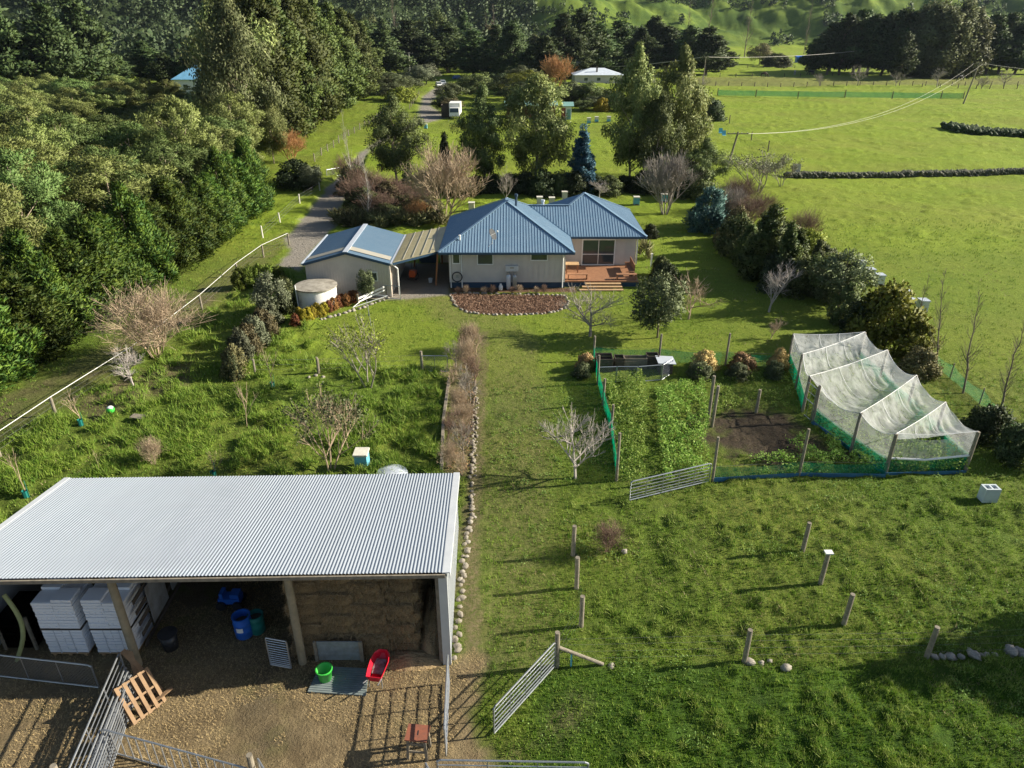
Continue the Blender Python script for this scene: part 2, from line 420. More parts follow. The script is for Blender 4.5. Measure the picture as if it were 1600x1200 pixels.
g = t.mix(t.math('MULTIPLY', t.attr('a_worn'), t.math('ADD', t.math('MULTIPLY', nC, .7), .3)), g, dirt)
g = t.mix(t.math('MULTIPLY', t.attr('a_trk'), t.math('ADD', t.math('MULTIPLY', nB, .6), .4)), g, t.mix(nC, (.085,.062,.036), (.15,.115,.075)))
grav = t.mix(t.noise(co, 14, 4, .8), (.15,.135,.115), (.34,.315,.28)); grav = t.mix(t.math('MULTIPLY', nB, .4), grav, (.20,.17,.125)); g = t.mix(t.attr('a_grav'), g, grav)
yard = t.mix(nB, (.060,.048,.028), (.125,.098,.056)); yard = t.mix(t.ramp(t.noise(co, 26, 5, .85), [(.52, 0), (.66, 1)]), yard, (.36,.32,.25))
yard = t.mix(t.ramp(t.noise(co, .8, 5), [(.50, 0), (.62, .75)]), yard, t.mix(nC, (.06,.085,.02), (.14,.16,.045)))
straw = t.mix(t.ramp(t.noise(co, 24, 7, .85, .6), [(.3, 0), (.7, 1)]), (.065,.050,.030), (.40,.305,.17)); straw = t.mix(t.ramp(nB, [(.3, 0), (.8, .6)]), straw, (.10,.072,.04))
yard = t.mix(t.ramp(t.noise(co, .45, 4), [(.42, 0), (.62, .8)]), yard, t.mix(nC, (.035,.030,.020), (.085,.068,.042))); yard = t.mix(t.attr('a_straw'), yard, straw); g = t.mix(t.attr('a_yard'), g, yard)
a_pth = None; soil = t.mix(nC, (.028,.022,.016), (.075,.055,.038)); soil = t.mix(t.ramp(nD, [(.6, 0), (.7, .5)]), soil, (.12,.16,.04)); g = t.mix(t.attr('a_soil'), g, soil)
mul = t.mix(t.ramp(t.noise(co, 9, 6, .8), [(.35, 0), (.65, 1)]), (.060,.038,.026), (.18,.10,.064)); g = t.mix(t.attr('a_mul'), g, mul)
cd = t.n('ShaderNodeCameraData')
nrm = t.bump(t.math('ADD', t.math('MULTIPLY', t.noise(co, 3.0, 6, .7), 1.0), t.math('MULTIPLY', t.noise(co, 14, 5, .75), .5)), 1.0, .16)
m_land = t.done(t.bsdf(g, .92, 0, nrm, .12))
cx = X[F].mean(1); cy = Y[F].mean(1)
def inz(P): return pdist(cx, cy, P) < 0
s_hill = (hill(cx, cy) > .5) & (cy > 300)
s_yard = inz(YARD) & (cy < 24); s_drive = inz(DRIVE) | inz(PAD); s_road = inz(DRIVE2); s_trk = inz(TRACK)
s_mul = inz(MULCH) | inz(MULCH2); s_soil = inz(SOIL) | inz(BED)
done_ = np.zeros(len(F), bool)
for nm, s in (('hill', s_hill), ('dirt_yard', s_yard), ('driveway', s_drive), ('road', s_road), ('dirt_track', s_trk), ('flower_bed_ground', s_mul), ('soil', s_soil)):
    s = s & ~done_; done_ |= s; sheet(nm, s)
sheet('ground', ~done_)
del cx, cy

# ------------------------------------------------------------------ grass: blades that stand on the land (stuff)
rs = np.random.RandomState(7)
def grass(name, N, ymin, ymax, h0, h1, w, matr, keep, seed, n=4, lean=.5):
    rs = np.random.RandomState(seed)
    # density falls with distance
    u = rs.rand(N); y = 1/((1-u)/ymin + u/ymax); x = (rs.rand(N)*2 - 1)*(.80*y + 14)
    k = keep(x, y); x = x[k]; y = y[k]
    z = height(x, y); m = len(x); sc_ = (.75 + .018*y)
    P = np.repeat(np.stack([x, y, z], 1), n, 0); S = np.repeat(sc_, n); M_ = m*n
    P[:, :2] += rs.randn(M_, 2)*.05*S[:, None]
    a = rs.rand(M_)*2*math.pi; hgt = (h0 + (h1-h0)*rs.rand(M_))*S; ww = w*S*(.7 + .6*rs.rand(M_))
    d = np.stack([np.cos(a), np.sin(a), np.zeros(M_)], 1); b = rs.rand(M_)*2*math.pi; ln = rs.rand(M_)*lean*hgt*1.6
    tip = P + np.stack([np.cos(b)*ln, np.sin(b)*ln, hgt], 1); P[:, 2] -= .02
    Vt = np.stack([P - d*ww[:, None], P + d*ww[:, None], tip], 1).reshape(-1, 3)
    me = npmesh(name, Vt, np.arange(len(Vt)).reshape(-1, 3))
    return solo(name, me, matr, kind='stuff')
def outm(x, y, *polys):
    k = np.ones(x.shape, bool)
    for P in polys: k &= pdist(x, y, P) > .05
    return k
HOUSE = [(-6,52.2),(11.3,52.2),(11.3,67),(-6,67)]
offl = (YARD, DRIVE, PAD, MULCH, MULCH2, HOUSE, BED)
def k_rough(x, y): return ((ldist(x, y, STRIP) > 1.5) | (vnoise(x*4, y*4, 8) > .28)) & outm(x, y, *offl, SOIL) & ~((pdist(x,y,TRACK) < -.1) & (vnoise(x*1.2,y*1.2,3) < .62)) & ~((ldist(x,y,RUT) + .3*(vnoise(x*2,y*2,44)-.5) < .42)) & (vnoise(x*.8, y*.8, 9) + .0*x > .18) & ~((y > 37) & (y < 60) & (x > -25) & (vnoise(x*3,y*3,2) < .55))
m_grass = leafmat('grass_blades', (.055,.130,.010), (.135,.220,.020), (.25,.30,.06), 1.1, .22)
m_dry = leafmat('dry_grass_blades', (.24,.20,.09), (.34,.29,.14), (.42,.36,.20), 1.3, .2)
m_straws = mat('straw_bits', (.50,.375,.18), (.26,.185,.09), 9, .8)
g1 = grass('grass', 150000, 8, 75, .05, .13, .013, m_grass, k_rough, 1); props(g1, 'short uneven green grass over the paddocks and lawn', 'grass')
def k_tus(x, y): return (pdist(x, y, LEFTP) < -.2) & outm(x, y, *offl) & (fbm(x/1.15, y/1.0, 3, 12) > .5)
g2 = grass('tussock_grass', 90000, 22, 60, .12, .30, .016, m_grass, k_tus, 2, 5, .8); props(g2, 'long lush tussocky grass in the paddock behind the hay barn', 'grass')
def k_cg(x, y): return outm(x, y, *offl, SOIL) & (fbm(x/.62, y/.42, 3, 31) > .56) & (x > 2.4) & (fbm(x/4.8, y/2.0, 3, 58) > .44) & (y < 34)
g4 = grass('clump_grass', 150000, 8.5, 34, .07, .16, .011, leafmat('clump_blades', (.085,.175,.014), (.19,.27,.030), (.36,.38,.12), 1.4, .25), k_cg, 31, 4, .9); props(g4, 'raised clumps of longer grass dotted over the near pasture', 'grass')
def k_dry(x, y): return outm(x, y, *offl) & (vnoise(x*.35, y*.35, 19) > .66)
g3 = grass('dry_grass', 26000, 9, 60, .05, .12, .011, m_dry, k_dry, 3, 3, .9); props(g3, 'scattered straw coloured dry grass among the green', 'grass')
def k_str(x, y): return (pdist(x, y, YARD) < -.1) & (x > -30) & (fbm(x*.55, y*.55, 3, 5) + .16*np.exp(-((x+4.5)**2/22 + (y-15)**2/5)) > .47)
def litter(name, N, matr, keep, seed, xr, yr, ln=.055, w=.0032):
    rs = np.random.RandomState(seed); x = rs.uniform(*xr, N); y = rs.uniform(*yr, N); k = keep(x, y); x = x[k]; y = y[k]; m = len(x)
    z = height(x, y) + .012; a = rs.rand(m)*math.pi*2; L = ln*(.4 + rs.rand(m)); d = np.stack([np.cos(a)*L, np.sin(a)*L, rs.rand(m)*.05], 1)
    b = np.stack([-np.sin(a), np.cos(a), rs.rand(m)*.3], 1)*w*(.6 + rs.rand(m))[:, None]; P = np.stack([x, y, z], 1)
    Vt = np.stack([P-b, P+b, P+d+b, P+d-b], 1).reshape(-1, 3)
    return solo(name, npmesh(name, Vt, np.arange(len(Vt)).reshape(-1, 4)), matr, kind='stuff')
l1 = litter('straw_litter', 130000, m_straws, k_str, 4, (-20, .2), (8, 22)); props(l1, 'loose straw and hay strewn over the barn yard', 'straw')
m_weed = leafmat('weed_leaves', (.09,.19,.02), (.18,.28,.04), (.32,.38,.10), 1.5, .3)
def leafheap(name, keep, N, xr, yr, leaf, zfun, matr, seed, up=.5):
    rs = np.random.RandomState(seed); x = rs.uniform(*xr, N); y = rs.uniform(*yr, N); k = keep(x, y); x = x[k]; y = y[k]; m = len(x)
    z = height(x, y) + zfun(x, y)*rs.rand(m)**.5
    a = rs.randn(m, 3); a[:, 2] = np.abs(a[:, 2])*up + .2; a /= np.linalg.norm(a, axis=1)[:, None]
    b = np.cross(a, rs.randn(m, 3)); b /= np.linalg.norm(b, axis=1)[:, None]
    L = leaf*(.6 + .8*rs.rand(m))[:, None]; P = np.stack([x, y, z], 1)
    Vt = np.stack([P, P+a*L*.5+b*L*.32, P+a*L, P+a*L*.5-b*L*.32], 1).reshape(-1, 3)
    return solo(name, npmesh(name, Vt, np.arange(len(Vt)).reshape(-1, 4)), matr, kind='stuff')
W1 = pxs([(948,600),(1002,598),(1008,640),(1004,700),(1004,752),(966,752),(962,690),(955,640)])
W2 = pxs([(1026,612),(1095,590),(1106,650),(1098,690),(1112,748),(1040,752),(1032,690)])
W3 = pxs([(1090,585),(1232,590),(1262,640),(1170,640),(1110,650)])
def kW(P, s, th): return lambda x, y: (pdist(x, y, P) < .1) & (fbm(x/.6, y/.6, 3, s) > th)
def hW(s, h): return lambda x, y: .05 + h*2.3*np.clip(fbm(x/.6, y/.6, 3, s) - .30, 0, 1)
q = leafheap('leafy_weeds', kW(W1, 61, .34), 26000, (3, 9), (25, 38), .10, hW(61, .9), m_weed, 11); props(q, 'bright leafy weeds in the left strip of the vegetable garden', 'weeds')
q = leafheap('leafy_weeds', kW(W2, 62, .38), 28000, (5, 12), (25, 38), .10, hW(62, .8), m_weed, 12); props(q, 'leafy green weeds in the middle strip beside the narrow garden path', 'weeds')
q = leafheap('low_weeds', kW(W3, 63, .50), 14000, (8, 17), (30, 39), .09, hW(63, .35), m_weed, 13); props(q, 'low weeds at the back of the vegetable garden', 'weeds')
q = leafheap('low_weeds', kW([(11.3,26.9),(16.6,27.2),(16,30),(13.6,30.2),(13.6,29),(11.2,28.2)], 64, .5), 14000, (11, 17), (26, 31), .09, hW(64, .45), m_weed, 14); props(q, 'clumps of low weeds on the bare soil at the front of the vegetable garden', 'weeds')
q = leafheap('cage_crops', kW(CAGE, 65, .42), 20000, (15, 21), (27, 39), .12, hW(65, 1.1), m_weed, 15); props(q, 'green crops growing under the bird netting', 'plants')
m_brownleaf = leafmat('fallen_leaves', (.20,.095,.045), (.30,.17,.08), (.40,.26,.13), 2, .1)
q = leafheap('fallen_leaves', lambda x, y: pdist(x, y, BED) < 0, 9000, (-3, 0), (23, 46), .07, lambda x, y: .10+0*x, m_brownleaf, 16); props(q, 'brown fallen leaves and dead stems in the long shrub bed', 'leaf litter')
q = leafheap('bark_mulch', lambda x, y: (pdist(x, y, MULCH) < -.1), 30000, (-6, 5), (45, 54), .085, lambda x, y: .06+0*x, leafmat('bark_chips', (.11,.060,.040), (.18,.10,.065), (.30,.19,.13), 3, 0), 17, .1); props(q, 'red brown bark mulch in the stone edged bed before the house', 'mulch')

def k_cl(x, y): return outm(x, y, *offl, SOIL) & (ldist(x,y,RUT) > .6) & (fbm(x/.55, y/.5, 3, 91) > .60) & (fbm(x/3.6, y/2.2, 3, 92) > .48) & ((x > 0) | (y > 24))
m_clover = leafmat('clover_leaves', (.07,.135,.020), (.12,.20,.035), (.21,.28,.08), 1.6, .3)
q = leafheap('clover_clumps', k_cl, 150000, (-1, 34), (9, 36), .065, lambda x, y: .03 + .5*np.clip(fbm(x/.55, y/.5, 3, 91) - .58, 0, 1), m_clover, 21); props(q, 'scattered broad leaved clumps in the near pasture', 'weeds')
# ------------------------------------------------------------------ foliage
L_acacia = leafmat('acacia_leaves', (.100,.135,.026), (.155,.180,.045), (.225,.25,.095), .35)
L_acaciad = leafmat('acacia_leaves_deep', (.048,.085,.020), (.080,.125,.030), (.15,.19,.06), .35)
L_hedge = leafmat('conifer_sprays', (.016,.048,.010), (.040,.085,.012), (.13,.18,.020), .45)
L_macro = leafmat('cypress_foliage', (.028,.050,.012), (.062,.085,.018), (.115,.135,.032), .3)
L_pine = leafmat('pine_needles', (.022,.046,.015), (.046,.075,.022), (.085,.112,.034), .25)
L_gum = leafmat('gum_leaves', (.075,.108,.030), (.140,.165,.048), (.26,.27,.10), .5)
L_gumd = leafmat('gum_leaves_deep', (.048,.074,.022), (.085,.112,.034), (.16,.18,.065), .5)
L_pop = leafmat('willow_leaves', (.060,.080,.030), (.11,.125,.05), (.17,.18,.08), .3)
L_spruce = leafmat('blue_spruce_needles', (.012,.050,.085), (.030,.090,.135), (.07,.16,.20), .8)
L_jun = leafmat('juniper_sprays', (.025,.070,.062), (.05,.115,.10), (.12,.20,.17), 1.2)
L_dark = leafmat('dark_shrub_leaves', (.018,.034,.014), (.036,.056,.022), (.08,.10,.035), 1)
L_olive = leafmat('olive_leaves', (.050,.070,.028), (.085,.105,.045), (.16,.18,.09), 1.2)
L_gold = leafmat('golden_leaves', (.085,.11,.012), (.15,.17,.018), (.24,.25,.04), 1)
L_brown = leafmat('brown_shrub_leaves', (.070,.066,.030), (.110,.098,.045), (.18,.155,.07), 1)
L_red = leafmat('red_brown_leaves', (.12,.045,.020), (.22,.085,.03), (.34,.17,.06), 3)
L_yel = leafmat('yellow_leaves', (.33,.26,.02), (.42,.30,.03), (.10,.16,.02), 3)
L_grey = leafmat('grey_green_leaves', (.065,.080,.045), (.11,.125,.07), (.18,.19,.12), 1.5)
L_orange = leafmat('orange_leaves', (.42,.24,.12), (.52,.34,.18), (.20,.23,.06), 2)
L_flax = leafmat('flax_blades', (.05,.09,.03), (.12,.13,.05), (.34,.28,.14), 2)
L_box = leafmat('box_leaves', (.05,.10,.012), (.10,.15,.018), (.20,.23,.03), 2)
m_bark = mat('bark', (.16,.125,.09), (.09,.07,.05), 3, .9, 0, .5, 20)
m_gumbark = mat('pale_bark', (.36,.30,.22), (.22,.17,.12), 2, .8)
m_birch = mat('white_bark', (.48,.44,.39), (.32,.28,.25), 3, .7)
m_twig = mat('tan_twigs', (.40,.31,.21), (.30,.22,.15), 2, .85)
m_twigg = mat('grey_twigs', (.30,.27,.23), (.20,.17,.145), 2, .85)
m_twigr = mat('purple_brown_twigs', (.20,.125,.09), (.13,.085,.06), 2, .85)
m_twigw = mat('bleached_twigs', (.44,.40,.36), (.30,.26,.24), 2, .85)
m_twigo = mat('orange_twigs', (.42,.22,.085), (.34,.18,.08), 2, .85)

def leaves_at(cen, rad, nl, leaf, rng, droop=0, up=0, outw=.6, flat=.7, asp=.45, axis_out=0, H=1):
    n = len(cen); C = np.repeat(cen, nl, 0); Rr = np.repeat(rad, nl); m = n*nl
    d = rng.randn(m, 3); d /= np.linalg.norm(d, axis=1)[:, None]
    P = C + d*np.array([1, 1, flat])*(Rr*rng.rand(m)**.42)[:, None]
    a = d*outw + rng.randn(m, 3)*.55; a[:, 2] += up - droop
    if axis_out:
        o = P.copy(); o[:, 2] = 0; nn = np.linalg.norm(o, axis=1)[:, None] + 1e-6; a += o/nn*axis_out
    a /= np.linalg.norm(a, axis=1)[:, None]
    b = np.cross(a, rng.randn(m, 3)); b /= np.linalg.norm(b, axis=1)[:, None] + 1e-9
    L = leaf*(.55 + .9*rng.rand(m))[:, None]
    ctr = cen.mean(0); ax = P - ctr; ax[:, 2] *= .7; ax /= np.linalg.norm(ax, axis=1)[:, None] + 1e-6
    N_ = (P - C)/Rr[:, None]*.9 + ax*.45 + rng.randn(m, 3)*.30 + np.array([0, 0, .12]); N_ /= np.linalg.norm(N_, axis=1)[:, None] + 1e-6
    return np.stack([P, P + a*L*.5 + b*L*asp, P + a*L, P + a*L*.5 - b*L*asp], 1).reshape(-1, 3), N_
def crown_mesh(name, H, W, z0, prof, ncl, nl, leaf, clr, seed, lobes=.18, shell=.5, **kw):
    rng = np.random.RandomState(seed); t = []
    while len(t) < ncl:
        q = rng.rand()
        if rng.rand() < max(prof(q), .12): t.append(q)
    t = np.array(t); ang = rng.rand(ncl)*2*math.pi
    ph = rng.rand(3)*6; rr = np.array([prof(q) for q in t])*W/2
    rr = rr*(1 + lobes*np.sin(3*ang + ph[0] + t*4) + lobes*.7*np.sin(5*ang + ph[1] - t*9) + lobes*.7*np.sin(t*17 + ph[2]))
    r = np.maximum(rr - clr*.5, 0)*(shell + (1-shell)*rng.rand(ncl)**.6)
    cen = np.stack([np.cos(ang)*r, np.sin(ang)*r, z0 + t*(H - z0 - clr*.4)], 1)
    rad = clr*(.55 + .8*rng.rand(ncl))*(.65 + .35*np.array([max(prof(q), .2) for q in t]))
    V_, N_ = leaves_at(cen, rad, nl, leaf, rng, **kw)
    return leafmesh(name, V_, N_), cen
def limbs(H, r, cen, n, seed, mb=None, lean=.03, z0=.25):
    rng = random.Random(seed); mb = mb or MB()
    p = Vector((0, 0, -.3)); pts = [p]; k = 6
    for i in range(1, k+1):
        pts.append(Vector((rng.uniform(-1, 1)*H*lean, rng.uniform(-1, 1)*H*lean, H*.86*i/k)))
    for i in range(k): mb.tube(pts[i], pts[i+1], r*(1 - .8*i/k), r*(1 - .8*(i+1)/k), 7, False)
    cs = [Vector(c) for c in cen]; rng.shuffle(cs)
    for c in cs[:n]:
        zt = max(H*z0*.6, min(c.z - (c.xy.length)*.7, H*.75)); f = zt/(H*.86)*k; i = min(k-1, int(f))
        s = pts[i].lerp(pts[i+1], f - i); m_ = s.lerp(c, .5) + Vector((rng.uniform(-.1, .1), rng.uniform(-.1, .1), .06))*H*.4*.3
        rb = r*.42*(1 - .6*zt/H); mb.tube(s, m_, rb, rb*.6, 5, False); mb.tube(m_, c, rb*.6, rb*.2, 4, False)
    return mb
P_round = lambda t: math.sqrt(max(0, 1 - (2*t - .85)**2/1.35)) if t < 1 else .1
P_dome = lambda t: math.sqrt(max(0, 1 - t**2))*.95 + .05
P_cone = lambda t: (1 - t)**.8*min(1, .75 + t*2)
P_hedge = lambda t: min(1, .8 + t)*(1 - t**1.8)**.8
P_col = lambda t: min(1, .55 + t*2.2)*(1 - t**2.4)**.8
P_mac = lambda t: min(1, .6 + t*1.6)*(1 - t**1.5)**.75
P_gum = lambda t: (.45 + .55*math.sin(min(1, t*1.1)*math.pi)**.6)*(1 - t**4)
SP = {}
def species(key, n, H, W, z0, prof, ncl, nl, leaf, clr, lm, bm, tr=.035, nlimb=10, **kw):
    SP[key] = []
    for i in range(n):
        r = proto(key); me, cen = crown_mesh('crown', H, W, z0, prof, ncl, nl, leaf, clr, hash_(key) + i*31, **kw)
        ppart('crown', me, lm, r); ppart('trunk', limbs(H, H*tr*.5, cen, nlimb, i + 5, z0=z0/H), bm, r)
        SP[key].append((r, H, W))
def hash_(s): return sum(ord(c)*(i+7) for i, c in enumerate(s)) % 9973
species('acacia_tree', 3, 10, 8, 2.0, P_round, 150, 190, .23, .86, L_acacia, m_gumbark, .03, 14, up=.35, outw=.8, flat=.5, asp=.17, lobes=.26, shell=.62)
species('conifer_tree', 3, 8, 5.2, .0, P_hedge, 200, 160, .28, .50, L_hedge, m_bark, .04, 6, up=.9, outw=.4, flat=1.9, asp=.15, lobes=.2, shell=.72, axis_out=.5)
species('cypress_tree', 3, 20, 13, 1.2, P_mac, 200, 190, .46, 1.6, L_macro, m_bark, .05, 12, up=.45, outw=.7, flat=.45, asp=.26, lobes=.22, axis_out=.5, shell=.6)
species('gum_tree', 3, 11, 7, 1.8, P_gum, 125, 240, .22, .84, L_gum, m_gumbark, .028, 26, droop=.75, outw=.4, flat=1.1, asp=.20, lobes=.32, shell=.35)
species('pine_tree', 3, 22, 13, 3, P_mac, 110, 90, .95, 1.9, L_pine, m_bark, .04, 14, up=.3, outw=.8, flat=.5, asp=.22, lobes=.3, axis_out=.3, shell=.5)
species('willow_tree', 2, 20, 9, .6, P_col, 130, 110, .62, 1.5, L_pop, m_bark, .035, 8, droop=.3, outw=.5, flat=1.4, asp=.22, lobes=.2, shell=.65)
species('spruce_tree', 1, 8, 4.2, .1, P_cone, 150, 130, .24, .50, L_spruce, m_bark, .04, 10, outw=.8, flat=.55, asp=.25, lobes=.12, axis_out=.6, shell=.75)
species('cypress_bush', 2, 7, 4.6, .0, P_cone, 110, 130, .26, .62, L_macro, m_bark, .04, 6, up=.5, outw=.6, flat=.9, asp=.24, lobes=.2, shell=.6)
species('shrub', 4, 2.6, 3.2, .0, P_dome, 60, 150, .15, .50, L_dark, m_bark, .03, 8, outw=.8, flat=.8, asp=.36, lobes=.16, shell=.6)
species('small_tree', 2, 5, 4, 1.2, P_round, 60, 130, .19, .62, L_olive, m_bark, .035, 16, outw=.7, flat=.8, asp=.28, lobes=.22, shell=.45)
species('juniper_bush', 1, 3, 3.4, .0, P_dome, 60, 150, .24, .50, L_jun, m_bark, .03, 6, up=.9, outw=.7, flat=.9, asp=.16, lobes=.12, axis_out=.7, shell=.6)
species('flax_plant', 2, 1.3, 1.6, .0, P_dome, 8, 60, .9, .22, L_flax, m_bark, .02, 0, up=1.4, outw=.9, flat=.4, asp=.045, axis_out=.7, shell=.1)
def bare_mesh(H, W, seed, levels=4, split=(3, 4), r=.05, trunk=.25, stems=1, wig=.25, tw=.009, upb=.22):
    rng = random.Random(seed); mb = MB(); ends = []
    def grow(p, d, L, rad, lv):
        n = 2 if lv > 0 else 1; q = p
        for i in range(n):
            d2 = (d + Vector((rng.uniform(-1, 1), rng.uniform(-1, 1), rng.uniform(-.6, 1)))*wig*.6).normalized()
            e = q + d2*L/n; mb.tube(q, e, max(rad*(1 - .3*i/n), tw), max(rad*(1 - .3*(i+1)/n), tw*.6), 5 if lv > 2 else 3, False); q = e; d = d2
        if lv == 0: ends.append(q); return
        for k in range(rng.randint(*split)):
            s = p.lerp(q, rng.uniform(.55, 1))
            a = Vector((rng.uniform(-1, 1), rng.uniform(-1, 1), rng.uniform(-.35, .75))).normalized()
            grow(s, (d*(.75 if stems > 1 or upb > .4 else .62) + a*(.8 if stems > 1 or upb > .4 else .88) + Vector((0, 0, upb))).normalized(), L*rng.uniform(.6, .88), rad*.58, lv - 1)
        grow(q, d, L*.8, rad*.65, lv - 1)
    for s in range(stems):
        a = 2*math.pi*s/stems + rng.random(); sp = .0 if stems == 1 else .35
        st = Vector((math.cos(a)*.12*(stems > 1), math.sin(a)*.12*(stems > 1), -.1))
        grow(st, Vector((math.cos(a)*sp, math.sin(a)*sp, 1)).normalized(), 1.0 if stems > 1 else 1.0, r, levels)
    V_ = np.array(mb.v); mx = V_[:, 2].max(); wx = np.percentile(np.hypot(V_[:, 0], V_[:, 1]), 93 if stems > 1 else 91)
    # fit to size (branch thickness keeps its own scale through tw)
    V_[:, 2] *= H/mx; V_[:, :2] *= (W/2)/wx
    if trunk and stems == 1: pass
    mb.v = [tuple(q) for q in V_]; return mb, [Vector((e.x*(W/2)/wx, e.y*(W/2)/wx, e.z*H/mx)) for e in ends]
def bare_species(key, n, H, W, bm, leaf=None, lm=None, nl=2, **kw):
    SP[key] = []
    for i in range(n):
        r = proto(key); mb, ends = bare_mesh(H, W, hash_(key) + i*17, **kw)
        ppart('branches', mb, bm, r)
        if lm:
            rng = np.random.RandomState(i); cen = np.array([tuple(e) for e in ends]); V_, N_ = leaves_at(cen, np.full(len(cen), .22), nl, leaf, rng, outw=.5)
            ppart('leaves', leafmesh('leaves', V_, N_), lm, r)
        SP[key].append((r, H, W))
bare_species('bare_tree', 3, 4, 4.2, m_twigg, levels=5, split=(2, 3), r=.075, tw=.0055)
bare_species('twiggy_tree', 2, 6.5, 6, m_twig, levels=5, split=(2, 3), r=.045, stems=6, tw=.009, wig=.2, upb=.15)
bare_species('twiggy_shrub', 2, 3.2, 3.8, m_twig, levels=4, split=(2, 3), r=.02, stems=16, tw=.0055, wig=.35, upb=.05)
0 and bare_species('sapling', 2, 5.5, 2.2, m_twigg, levels=4, split=(2, 4), r=.055, tw=.006, upb=.6, wig=.15)
0 and bare_species('birch_tree', 2, 8, 3.2, m_birch, levels=4, split=(2, 2), r=.09, tw=.009, upb=.45)
def whip_species(key, n, H, W, bm, nb, r, seed0, tw=.008):
    SP[key] = []
    for i in range(n):
        rng = random.Random(seed0 + i); mb = MB(); P = [Vector((0,0,-.1))]
        for k in range(1, 9): P.append(Vector((rng.uniform(-1,1)*.02*H, rng.uniform(-1,1)*.02*H, H*k/8)))
        for k in range(8): mb.tube(P[k], P[k+1], r*(1-k/8.5), r*(1-(k+1)/8.5), 7, False)
        for b in range(nb):
            f = .14 + .82*rng.random()**.9; q = P[min(7, int(f*8))].lerp(P[min(8, int(f*8)+1)], f*8 % 1); a = rng.uniform(0, 6.28); L = W*.62*(1.25 - f)*rng.uniform(.5, 1.1)
            d = Vector((math.cos(a), math.sin(a), rng.uniform(.7, 1.5))).normalized(); m_ = q + d*L*.5; e = m_ + (d + Vector((0,0,.35))).normalized()*L*.5; rb = max(tw, r*.28*(1-f))
            mb.tube(q, m_, rb, rb*.7, 4, False); mb.tube(m_, e, rb*.7, tw*.5, 3, False)
            for s in range(rng.randint(2, 5)):
                o = q.lerp(e, rng.uniform(.3, .95)); d2 = (d + Vector((rng.uniform(-1,1), rng.uniform(-1,1), rng.uniform(-.2,.8)))*.7).normalized(); mb.tube(o, o + d2*L*rng.uniform(.2,.45), tw*.7, tw*.35, 3, False)
        p_ = proto(key); ppart('branches', mb, bm, p_); SP[key].append((p_, H, W))
whip_species('sapling', 3, 5.5, 2.2, mat('sapling_bark', (.20,.16,.12), (.13,.10,.075), 2, .85), 60, .085, 40, .009)
whip_species('birch_tree', 2, 8, 3.2, m_birch, 60, .10, 60)
bare_species('leafy_bare_tree', 2, 4, 4.2, m_twig, .11, L_gold, 3, levels=4, split=(2, 3), r=.04, stems=3, tw=.007)
bare_species('whip', 2, 1.8, 1.2, m_twigg, levels=3, split=(1, 3), r=.03, tw=.009, upb=.6)
_n = {}
rt = random.Random(99)
def tree(key, px, pyb, pyt, wp, label, cat='tree', group=None, mats=None, name=None, x=None, y=None, h=None, w=None, lean=0):
    if x is None:
        p = G(px, pyb); x, y = p.x, p.y; h = GZ(px, pyt, y)
        w = wpx(wp, y, h*.5); h = max(h, .3)
        y += w*.08
    i = _n.get(key, 0); _n[key] = i + 1
    src, H, W = SP[key][i % len(SP[key])]
    r = dup(src, (x, y, gz(x, y) - .03), rt.uniform(0, 6.28), (w/W, w/W, h/H), label, group, cat, mats)
    r.name = name or key
    if lean: r.rotation_euler = (0, lean, r.rotation_euler.z)
    return r

# --- left: conifer shelter row, acacias behind, big cypresses along the drive
gl = 'clipped conifers in the row along the dirt track'
for i in range(17):
    y = 31 + i*2.95; x = -30.6 + .045*(y - 35) + rt.uniform(-.5, .5)
    tree('conifer_tree', 0, 0, 0, 0, 'dense green conifer in the shelter row beside the dirt track', 'conifer', gl, None, 'conifer_tree', x, y, rt.uniform(5.6, 7.8), rt.uniform(4.8, 6.2))
ga = 'olive green acacias in the grove behind the conifer row'
rows = []
yy = 42
while yy < 176:
    xx = -35.5 - rt.uniform(0, 2)
    while xx > -.78*(yy*cp + 10) - 6:
        rows.append((xx + rt.uniform(-1.3, 1.3), yy + rt.uniform(-1.5, 1.5))); xx -= rt.uniform(5.4, 7.0)
    yy += rt.uniform(5.5, 7.0)
for x, y in rows:
    h = rt.uniform(7.4, 10.6) if y < 100 else rt.uniform(6.5, 9.5)
    if x > -48 and y > 100: continue
    if -76 < x < -42 and y > 95: h = rt.uniform(4, 5.6)
    dk = rt.random() < .35
    tree('acacia_tree', 0, 0, 0, 0, 'deep green feathery acacia in the grove on the left' if dk else 'olive green feathery acacia in the grove on the left', 'tree', ga, {'crown': L_acaciad} if dk else None, None, x, y, h, rt.uniform(7, 9.5))
gc = 'tall dark cypresses in the row along the drive'
for i, (y, h, w, x) in enumerate([(124,25,14,-40),(132,25,14,-40),(142,26,14,-40.5),(153,25,14,-40.5),(165,24,14,-41),(178,23,14,-41),(192,22,14,-41.5),(207,21,13,-42),(222,19,13,-42.5),(149,27,15,-53),(170,26,15,-54)]):
    tree('cypress_tree', 0, 0, 0, 0, 'tall dark green cypress in the row along the drive', 'cypress', gc, None, None, x, y, h, w)
tree('gum_tree', 0, 0, 0, 0, 'very tall pale leaved gum tree at the near end of the cypress row', 'tree', None, {'crown': L_pop}, None, -38.5, 107, 24, 11)
tree('gum_tree', 0, 0, 0, 0, 'tall gum tree just left of the biggest gum beside the cypresses', 'tree', None, None, None, -42.5, 116, 25, 11)
tree('gum_tree', 0, 0, 0, 0, 'slim pale gum at the corner where the cypress row begins', 'tree', None, None, None, -35.0, 108, 12, 5)
tree('acacia_tree', 300, 330, 150, 100, 'spreading olive acacia with two pale bare trunks showing below its crown', 'tree', None)
gp = 'dark pines standing behind the acacia grove'
